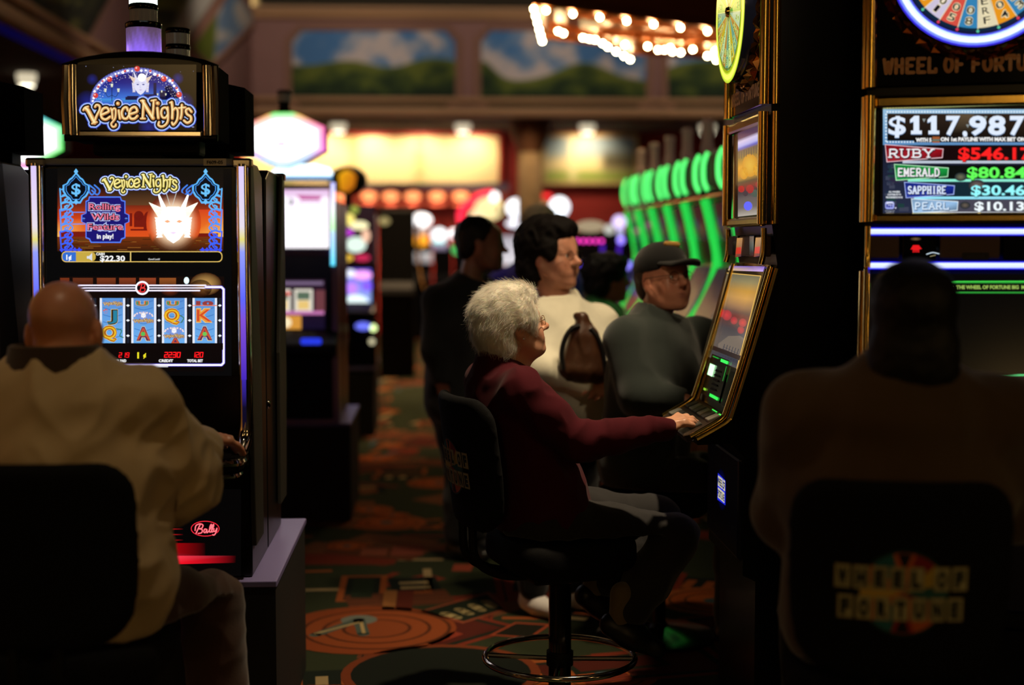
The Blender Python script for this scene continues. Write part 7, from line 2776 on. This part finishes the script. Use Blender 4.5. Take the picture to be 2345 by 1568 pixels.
# ------------------------------------------------------------------ 2. bald man at the left
def bald_man():
    off = V3(-.90, 3.5, 0)
    t = thing('person', 'bald person in a beige jacket seen from behind, hand on the carnival machine', 'person', off)
    H = Frame(A3(150, 757, 3.52), math.radians(86), math.radians(-5), math.radians(-2), .99)
    nk = V3(-.905, 3.465, 1.232)
    che, pel = V3(-.89, 3.47, 1.00), V3(-.87, 3.44, .69)
    l = V3(-1, 0, 0)
    shR, shL = V3(-.705, 3.475, 1.155), V3(-1.10, 3.475, 1.155)
    elR = A3(412, 1092, 3.60)
    wrR = A3(468, 1004, 3.95)
    elL, wrL = V3(-1.18, 3.62, .93), V3(-1.08, 3.95, .98)
    hipR, hipL = V3(-.775, 3.47, .665), V3(-.965, 3.47, .665)
    knR, knL = A3(486, 1388, 3.88), V3(-1.06, 3.92, .60)
    anR, anL = V3(-.59, 3.93, .09), V3(-1.03, 3.98, .09)
    S = Solid((-1.32, 3.28, .02), (-.44, 4.18, 1.50), .0062)
    add_head(S, H, age=.5)
    for s_ in (-1, 1):       # his ears stand off a little
        S.ell(H.p(-.012, s_ * .087, -.012), np.array((.017, .010, .034)) * H.k, H.M, .008)
    S.cap(H.p(-.035, 0, -.045), nk, .060, .070, .03)
    S.cap(H.p(-.055, 0, -.075), nk + V3(0, -.03, 0), .040, .05, .03)
    S.cap(nk + V3(0, 0, -.11), che, .10, .13, .05, wide=l, ws=1.4)
    S.cap(che, pel, .13, .14, .05, wide=l, ws=1.3)
    for sh, el, wr in ((shR, elR, wrR), (shL, elL, wrL)):
        limb(S, [nk + V3(0, 0, -.095), sh, el, wr], [.06, .055, .045, .031], .03)
    for hp, kn, an in ((hipR, knR, anR), (hipL, knL, anL)):
        limb(S, [hp, kn], [.09, .06], .03)
    flat_seat(S, .624)
    for hp, kn, an in ((hipR, knR, anR), (hipL, knL, anL)):
        limb(S, [kn, an], [.06, .045], .03)
    solid_obj('body', S, SKIN, t, off, 2, colors=skin_colors(H, (196, 132, 100)))
    # the right hand again at finer scale, joined at the wrist inside the cuff
    S = Solid(wrR - .13, wrR + V3(.16, .22, .14), .0036)
    S.cap(wrR - unit(wrR - elR) * .05, wrR, .030, .029, .01)
    hand(S, wrR, A3(543, 1010, 4.08) - wrR, V3(-.12, -.42, .9), -1, 1.06, (.26, .30, .34, .38), .10, .25)
    solid_obj('hand', S, SKIN, t, off, 2, colors=skin_colors(None, (190, 128, 98)))
    add_eyes(H, t, off)
    # thin fringe of short grey hair round the back of the head
    S = Solid(H.c - .2, H.c + .2, .006)
    add_head(S, H, ear=False)
    P, Fc = S.mesh()
    P = relax(P, Fc, 1)
    N = normals_of(P, Fc)
    q = H.to(P)
    keep = (q[:, 2] < .03 + .02 * np.sin(q[:, 1] * 60)) & (q[:, 2] > -.075) & (q[:, 0] < .015)
    strands('hair', t, off, P[keep], N[keep], H, 2600, .014, .00035, mat('thin_grey_hair', (176, 150, 124), .6), 9, lambda q_, n_: np.tile(-H.u - H.f * .1, (len(q_), 1)), .2, 4)
    # jacket
    S = Solid((-1.36, 3.22, .60), (-.46, 4.10, 1.32), .008)
    S.cap(nk + V3(0, 0, .03), nk + V3(.01, 0, -.07), .082, .115, .03, wide=l, ws=1.2)
    S.cap(nk + V3(.01, 0, -.07), che, .125, .155, .06, wide=l, ws=1.45)
    S.cap(che, pel + V3(0, 0, .10), .155, .158, .06, wide=l, ws=1.40)
    S.cap(pel + V3(0, 0, .10), pel + V3(.01, .01, .03), .158, .165, .04, wide=l, ws=1.36)
    for sh, el, wr in ((shR, elR, wrR), (shL, elL, wrL)):
        S.cap(nk + V3(0, 0, -.06), sh, .085, .082, .05)
        m1 = (sh + el) / 2
        limb(S, [sh, m1, el, (el + wr) / 2, wr + unit(el - wr) * .070], [.084, .082, .078, .062, .047], .035)
    flat_seat(S, .624)
    S.ell(wrR + unit(wrR - elR) * -.02, .036, None, .006, True)
    neck_cut(S, nk + V3(0, .0, 0), V3(0, .06, 1), .022)

    def msk(P):
        d1 = np.linalg.norm(P - elR, axis=1)
        d3 = np.linalg.norm(P - (shR + V3(0, 0, -.08)), axis=1)
        d4 = np.linalg.norm(P - pel - V3(.12, 0, .1), axis=1)
        return .7 + 1.0 * np.exp(-(d1 / .13) ** 2) + .9 * np.exp(-(d3 / .12) ** 2) + .6 * np.exp(-(d4 / .2) ** 2)
    g1 = folds(.017, V3(.5, 0, -.85), 24, .3, msk)
    g2 = folds(.008, V3(.7, .3, .4), 48, 1.9, msk)
    jk = solid_obj('jacket', S, cloth('beige_twill', (190, 164, 124), .7, .12, 700, .1, .05), t, off, 2, disp=lambda P, N: g1(P, N) + g2(P, N))
    # stand collar, dark inside
    ring = lambda z, r, q: [nk + V3(math.cos(a) * r * 1.12, math.sin(a) * r * .95 - .004, z) for a in [2 * PI * k / 28 for k in range(28)]]
    mb = MB()
    rings = [ring(-.03, .114, 0), ring(.015, .104, 0), ring(.072, .094, 0), ring(.076, .086, 0), ring(.0, .084, 0)]
    vs = [p for r_ in rings for p in r_]
    fs = [(i * 28 + k, i * 28 + (k + 1) % 28, (i + 1) * 28 + (k + 1) % 28, (i + 1) * 28 + k) for i in range(4) for k in range(28)]
    mb.add(vs, fs)
    mb.obj('collar', cloth('brown_corduroy_collar', (58, 42, 28), .9), jk, smooth=True, off=off)
    # trousers
    S = Solid((-1.25, 3.26, .05), (-.44, 4.12, .86), .009)
    S.cap(pel + V3(0, 0, .02), pel + V3(0, .02, -.01), .145, .145, .04, wide=l, ws=1.3)
    for hp, kn, an in ((hipR, knR, anR), (hipL, knL, anL)):
        limb(S, [hp, (hp + kn) / 2, kn], [.115, .105, .088], .035)
    flat_seat(S)
    for hp, kn, an in ((hipR, knR, anR), (hipL, knL, anL)):
        limb(S, [kn, (kn + an) / 2, an], [.088, .078, .068], .035)
    COR = mat('brown_corduroy', (66, 37, 20), .85, bump=.3, bump_scale=300, sheen=.3)
    solid_obj('trousers', S, COR, t, off, 2, disp=folds(.006, V3(0, 1, 0), 40, 1.0))
    for an in (anR, anL):
        S = Solid(an - V3(.1, .14, .1), an + V3(.1, .26, .12), .008)
        shoe(S, an - V3(0, .03, .085), an + V3(0, .17, -.085))
        solid_obj('shoe', S, mat('black_leather', (14, 13, 13), .4), t, off, 1)
    return t


# ------------------------------------------------------------------ generic sitter / stander for the people further away
def figure(label, off, head, yaw, nk, che, pel, arms, legs, shirt, trous, hairfn, hk=1.0, skin=(196, 138, 112), h=.009, pitch=0, roll=0, fold=.006, build=1.0, lips=(160, 96, 88), shoes=None, age=.4,
           hands=(1, 1), shoe_len=.2, bodyyaw=None, eyes=True, collar=None):
    off = V3(*off)
    t = thing('person', label, 'person', off)
    H = Frame(head, yaw, pitch, roll, hk)
    by = yaw if bodyyaw is None else bodyyaw
    f, l = V3(math.cos(by), math.sin(by), 0), V3(-math.sin(by), math.cos(by), 0)
    nk, che, pel = V3(*nk), V3(*che), V3(*pel)
    allp = [H.c, nk, che, pel] + [V3(*p) for a in arms for p in a[:3]] + [V3(*p) for a in legs for p in a]
    lo, hi = np.min(allp, 0) - .26, np.max(allp, 0) + .26
    lo[2] = max(lo[2], .004)
    S = Solid(lo, hi, h)
    add_head(S, H, age=age)
    S.cap(H.p(-.03, 0, -.05), nk, .056, .062, .03)
    S.cap(nk + (che - nk) * .42, che, .09 * build, .12 * build, .05, wide=l, ws=1.35)
    S.cap(che, pel, .12 * build, .13 * build, .05, wide=l, ws=1.25)
    for a in arms:
        sh, el, wr, hd, hn, sd = a
        sh, el, wr = V3(*sh), V3(*el), V3(*wr)
        limb(S, [nk + V3(0, 0, -.09), sh, el, wr], [.055, .048, .040, .030], .03)
        hand(S, wr, V3(*hd), V3(*hn), sd, 1.0, (.5, .55, .6, .6), .05, .3, .005)
    for a in legs:
        limb(S, [V3(*p) for p in a[:2]], [.085, .06], .03)
    sits = any(a[1][2] > .55 for a in legs)
    if sits:
        flat_seat(S, .624)
    for a in legs:
        limb(S, [V3(*p) for p in a[1:]], [.06, .045], .03)
    solid_obj('body', S, SKIN, t, off, 1, colors=skin_colors(H, skin, lips))
    if eyes:
        add_eyes(H, t, off)
    # shirt
    S = Solid(lo, hi, h)
    S.cap(nk + V3(0, 0, .03), nk + V3(0, 0, -.06), .074, .10 * build, .03, wide=l, ws=1.12)
    S.cap(nk + V3(0, 0, -.07), che, .115 * build, .148 * build, .06, wide=l, ws=1.38)
    S.cap(che, pel + V3(0, 0, .03), .148 * build, .152 * build, .06, wide=l, ws=1.28)
    for a in arms:
        sh, el, wr = (V3(*p) for p in a[:3])
        S.cap(nk + V3(0, 0, -.06), sh, .078, .074, .05)
        limb(S, [sh, el, wr + unit(el - wr) * .01], [.076 * build, .064 * build, .050], .035)
        S.ell(wr + unit(wr - el) * .035, .04, None, .006, True)
    if sits:
        flat_seat(S, .621)
    neck_cut(S, nk, H.p(-.03, 0, -.05) - nk + f * .03, .02)
    sh_o = solid_obj('shirt', S, shirt, t, off, 2, disp=folds(fold, V3(.3, 0, .8), 28, yaw))
    if collar:
        MB().tube([nk + V3(math.cos(a) * .072, math.sin(a) * .072, .022 - .014 * math.cos(a - by)) for a in [2 * PI * k / 20 for k in range(20)]], .012, 8, closed=True).obj('collar', collar, sh_o, smooth=True, off=off)
    S = Solid(lo, hi, h * 1.1)
    S.cap(pel + V3(0, 0, .03), pel, .135 * build, .135 * build, .04, wide=l, ws=1.22)
    for a in legs:
        hp, kn, an = (V3(*p) for p in a)
        limb(S, [hp, (hp + kn) / 2, kn], [.105, .098, .082], .035)
    if sits:
        flat_seat(S)
    for a in legs:
        hp, kn, an = (V3(*p) for p in a)
        limb(S, [kn, (kn + an) / 2, an + V3(0, 0, .03)], [.082, .074, .066], .035)
    solid_obj('trousers', S, trous, t, off, 2, disp=folds(.005, None, 30, 1.0))
    for i, a in enumerate(legs):
        an = V3(*a[2])
        S = Solid(an - V3(.32, .32, .1), an + V3(.32, .32, .12), .009)
        d = V3(math.cos(by), math.sin(by), 0)
        shoe(S, an - d * .03 - V3(0, 0, an[2] - .004) * 0 - V3(0, 0, .083), an + d * .16 - V3(0, 0, .083))
        solid_obj('shoe', S, shoes or mat('black_leather', (14, 13, 13), .4), t, off, 1)
    hairfn(t, H, off)
    return t, H, off


def hair_shape(name, parts, cuts, material, disp=.004, freq=60, h=.007):
    def g(t, H, off):
        S = Solid(H.c - .21, H.c + .21, h)
        for c, r in parts:
            S.ell(H.p(*c), np.array(r) * H.k, H.M, .025)
        for c, r in cuts:
            S.ell(H.p(*c), np.array(r) * H.k, H.M, .012, True)
        solid_obj(name, S, material, t, off, 1, disp=lambda P, N: disp * (1 - 2 * np.abs(sn(H.to(P), freq, .4))) + disp * .6 * sn(H.to(P), freq * 2.1, 1.7))
    return g


FACECUT = ((.125, 0, -.02), (.056, .085, .095))
EARCUT = [((.012, s_ * .095, -.036), (.034, .040, .040)) for s_ in (-1, 1)]
old_woman()
bald_man()


# ------------------------------------------------------------------ 3. woman in the cream sweater, standing, holding a bag
def cream_woman():
    Y = 5.9
    p = lambda x, y, yy=Y: tuple(A3(x, y, yy))
    yaw = math.radians(-38)
    dark = mat('dark_brown_hair', (15, 9, 7), .75, bump=.6, bump_scale=260, spec=.2)
    hair = hair_shape('hair', [((-.040, 0, .052), (.110, .098, .105)), ((.015, 0, .098), (.085, .085, .052)), ((-.07, 0, -.03), (.070, .092, .085)), ((.02, .068, .03), (.045, .03, .055)), ((.02, -.068, .03), (.045, .03, .055)), ((-.05, .062, -.05), (.045, .03, .05)), ((-.05, -.062, -.05), (.045, .03, .05))],
                      [FACECUT] + EARCUT, dark, .0045, 75)
    t, H, off = figure('dark-haired person in a cream sweater and glasses, standing and holding a dark bag', (.53, Y, 0), p(1264, 588), yaw, p(1278, 700), p(1300, 800), p(1290, 960),
                       [(p(1226, 742, 5.86), p(1246, 842, 5.73), p(1345, 884, 5.73), (.9, -.1, .0), (-.1, -.8, .5), -1), (p(1372, 740, 6.02), p(1394, 850, 5.96), p(1392, 888, 5.80), (-.5, -.85, .1), (.3, -.6, .7), 1)],
                       [(p(1262, 985), (.42, 5.85, .50), (.395, 5.9, .095)), (p(1318, 985), (.58, 5.92, .50), (.575, 6.0, .095))],
                       cloth('cream_fleece', (244, 238, 214), .9, .2, 300, .4), cloth('black_trousers', (6, 6, 6)), hair, 1.12, (214, 150, 122), .0085, math.radians(2), 0, .006, 1.0, shoes=mat('white_trainer', (220, 214, 210), .6), bodyyaw=math.radians(-50), age=.6)
    glasses(H, t, off, mat('dark_wire', (60, 52, 46), .3, .8))
    # print on the sweater: a few small dark red and teal motifs
    # bag
    b = thing('handbag', 'dark brown leather handbag hugged against the cream sweater', 'bag', p(1340, 868, 5.70))
    o = np.array(b.location)
    S = Solid(o + V3(-.17, -.12, -.06), o + V3(.17, .14, .36), .006)
    P = lambda x, y, yy=5.70: A3(x, y, yy)
    S.cap(P(1316, 840), P(1330, 770), .050, .040, .03, wide=(1, 0, 0), ws=1.3)
    S.cap(P(1352, 842), P(1345, 770), .050, .040, .03, wide=(1, 0, 0), ws=1.25)
    S.cap(P(1338, 765), P(1334, 730), .036, .022, .03)
    S.cap(P(1334, 728), P(1318, 724), .018, .010, .015)
    S.cap(P(1300, 850), P(1372, 852), .036, .036, .03)
    solid_obj('bag_body', S, mat('brown_leather', (70, 42, 26), .35, vary=.4, vary_scale=20, bump=.3, bump_scale=60), b, o, 1, disp=folds(.006, V3(0, 0, 1), 50, 1.0))
    mb = MB()
    mb.tube([P(x, y, 5.66) for x, y in crom([(1292, 846), (1286, 810), (1294, 775), (1310, 752), (1328, 745)], 5)], .010, 8)
    mb.obj('strap', mat('black_strap', (12, 10, 9), .5), b, smooth=True, off=o)
    mb = MB()
    mb.tube([P(x, y, 5.66) for x, y in crom([(1384, 850), (1382, 810), (1370, 775), (1352, 752)], 5)], .009, 8)
    mb.obj('strap', mat('black_strap'), b, smooth=True, off=o)
    return t


cream_woman()


# ------------------------------------------------------------------ 4. man in the black cap
def cap_man():
    Y = 5.5
    p = lambda x, y, yy=Y: tuple(A3(x, y, yy))
    yaw = math.radians(-60)
    hair = hair_shape('hair', [((-.03, 0, .02), (.094, .081, .075)), ((-.06, 0, -.03), (.05, .07, .05))], [FACECUT, ((.09, 0, 0), (.085, .1, .12))] + EARCUT, mat('grey_brown_hair', (70, 56, 46), .7), .002, 90)
    t, H, off = figure('person in a black cap and dark green-grey shirt, seated, looking up to the right', (.86, Y, 0), p(1520, 641), yaw, p(1497, 738), p(1500, 850), p(1470, 1075),
                       [(p(1436, 780, 5.38), p(1462, 905, 5.28), p(1560, 918, 5.24), (.85, -.1, -.1), (0, -.3, 1), -1), (p(1600, 772, 5.66), p(1640, 900, 5.66), p(1640, 985, 5.5), (.6, -.5, -.2), (0, -.3, 1), 1)],
                       [(p(1462, 1090, 5.42), (1.14, 5.34, .60), (1.12, 5.36, .095)), (p(1500, 1090, 5.60), (1.24, 5.62, .60), (1.22, 5.62, .095))],
                       cloth('dark_green_grey_shirt', (38, 45, 42), .85, .2, 400, .3), cloth('dark_grey_denim', (40, 38, 38)), hair, 1.07, (204, 138, 112), .0085, math.radians(8), 0, .006, 1.12, bodyyaw=math.radians(-32), age=.8, collar=cloth('shirt_collar', (40, 48, 46)))
    glasses(H, t, off, mat('dark_wire', (60, 52, 46), .3, .8))
    # cap
    S = Solid(H.c - .24, H.c + .24, .0055)
    S.ell(H.p(-.012, 0, .062), np.array((.106, .088, .078)) * H.k, H.M, .01)
    S.ell(H.p(-.018, 0, .040), np.array((.106, .086, .080)) * H.k, H.M, .01)
    S.keep_above(H.p(0, 0, .030), -H.u + H.f * .0)
    cp = solid_obj('cap', S, cloth('black_cap_cotton', (18, 17, 17), .85), t, off, 2)
    S = Solid(H.c - .24, H.c + .24, .004)
    for i in range(33):
        b_ = (i - 16) / 16 * .068
        S.cap(H.p(.062, b_, .052), H.p(.172 - 9.5 * b_ * b_, b_ * .92, .050 - 2.6 * b_ * b_), .0055, .0045, .008)
    solid_obj('cap_peak', S, cloth('black_cap_cotton'), cp, off, 2)
    S = Solid(H.c - .24, H.c + .24, .004)
    S.cap(H.p(.052, -.016, .123), H.p(.064, .020, .119), .012, .012, .006, wide=H.l, ws=1.3)
    solid_obj('cap_badge', S, cloth('tan_badge', (176, 130, 64)), cp, off, 1)
    return t


cap_man()


# ------------------------------------------------------------------ 5..7 the people behind, 8 the man at the right edge
def dark_man():
    Y = 7.0
    p = lambda x, y, yy=Y: tuple(A3(x, y, yy))
    hair = hair_shape('hair', [((-.028, 0, .048), (.100, .084, .088)), ((-.06, 0, -.01), (.056, .076, .065))], [FACECUT] + EARCUT, mat('black_hair', (12, 10, 9), .6), .003, 70)
    figure('dark-haired person in black standing in the aisle behind the white-haired woman', (.17, Y, 0), p(1103, 562), math.radians(-6), p(1076, 652), p(1065, 760), p(1060, 930),
           [(p(1005, 690, 6.92), p(1000, 800, 6.85), p(1012, 868, 6.84), (.2, 0, -1), (-.2, -1, 0), -1), (p(1130, 690, 7.1), p(1125, 800, 7.1), p(1128, 880, 7.05), (.3, 0, -1), (-.2, 1, 0), 1)],
           [(p(1040, 940), (.12, 6.98, .48), (.10, 6.96, .095)), (p(1080, 940), (.2, 7.04, .48), (.2, 7.06, .095))],
           cloth('black_jacket', (7, 8, 7)), cloth('black_trousers', (6, 6, 6)), hair, 1.06, (150, 104, 84), .012, 0, 0, .006, 1.1, bodyyaw=math.radians(-40), age=.2)


def blue_man():
    Y = 8.3
    p = lambda x, y, yy=Y: tuple(A3(x, y, yy))
    hair = hair_shape('hair', [((-.028, 0, .046), (.106, .088, .092)), ((-.06, 0, -.01), (.06, .08, .07))], [FACECUT] + EARCUT, mat('grey_hair', (150, 138, 120), .7), .003, 70)
    figure('grey-haired person in a dark blue shirt, standing behind the person in cream', (.56, Y, 0), p(1243, 526), math.radians(38), p(1226, 606), p(1222, 712), p(1222, 860),
           [(p(1150, 650, 8.4), p(1140, 750, 8.45), p(1160, 830, 8.5), (.2, .2, -1), (-1, 0, 0), 1), (p(1300, 650, 8.2), p(1310, 750, 8.2), p(1310, 830, 8.3), (.2, .2, -1), (1, 0, 0), -1)],
           [(p(1205, 870), (.5, 8.35, .48), (.5, 8.35, .095)), (p(1245, 870), (.62, 8.3, .48), (.62, 8.3, .095))],
           cloth('dark_blue_shirt', (52, 48, 190)), cloth('black_trousers', (6, 6, 6)), hair, 1.08, (170, 124, 100), .013, 0, 0, .006, 1.12, bodyyaw=math.radians(40), age=.2)


def green_person():
    Y = 7.45
    p = lambda x, y, yy=Y: tuple(A3(x, y, yy))
    hair = hair_shape('hair', [((-.028, 0, .046), (.118, .112, .092)), ((-.06, 0, -.02), (.07, .105, .08)), ((.02, 0, .085), (.08, .09, .05))], [FACECUT], mat('black_hair', (12, 10, 9), .6), .005, 60)
    figure('person in a green shirt with dark hair, seated at the green-lit row', (.82, Y, 0), p(1394, 640), math.radians(10), p(1376, 704), p(1366, 790), p(1362, 940),
           [(p(1346, 728, 7.3), p(1385, 800, 7.25), p(1455, 752, 7.3), (1, .1, .1), (0, -.3, 1), -1), (p(1366, 728, 7.62), p(1420, 790, 7.66), p(1480, 760, 7.6), (1, 0, .1), (0, .2, 1), 1)],
           [(p(1362, 955, 7.35), (1.14, 7.36, .60), (1.10, 7.36, .095)), (p(1372, 955, 7.55), (1.14, 7.6, .60), (1.10, 7.6, .095))],
           cloth('green_fleece', (80, 180, 100)), cloth('black_trousers', (6, 6, 6)), hair, 1.0, (180, 124, 100), .012, 0, 0, .006, 1.0, age=.2)


def right_man():
    Y = 3.02
    p = lambda x, y, yy=Y: tuple(A3(x, y, yy))
    hair = hair_shape('hair', [((-.028, 0, .044), (.106, .092, .092)), ((-.05, 0, -.05), (.07, .094, .09)), ((-.045, 0, -.10), (.062, .095, .06))], [FACECUT], mat('black_hair', (12, 10, 9), .6), .0015, 80, .006)
    yaw = math.radians(76)
    figure('dark-haired person in a brown shirt seen from behind at the right edge', (.995, Y, 0), p(2088, 738), yaw, (1.0, 3.03, 1.245), (1.005, 3.085, 1.02), (1.0, 3.15, .69),
           [((.805, 3.09, 1.175), (.80, 3.22, .93), (.93, 3.45, .99), (.6, .8, 0), (0, 0, 1), 1), ((1.205, 3.02, 1.175), (1.30, 3.16, .95), (1.34, 3.42, .99), (.3, .95, 0), (0, 0, 1), -1)],
           [((.91, 3.16, .665), (.95, 3.56, .60), (.95, 3.55, .095)), ((1.10, 3.13, .665), (1.20, 3.50, .60), (1.2, 3.50, .095))],
           cloth('brown_twill_shirt', (84, 66, 46), .85, .2, 300, .3), cloth('black_trousers', (6, 6, 6)), hair, 1.0, (150, 100, 76), .009, 0, 0, .006, 1.2, age=.2, bodyyaw=math.radians(79))


dark_man()
blue_man()
green_person()
right_man()
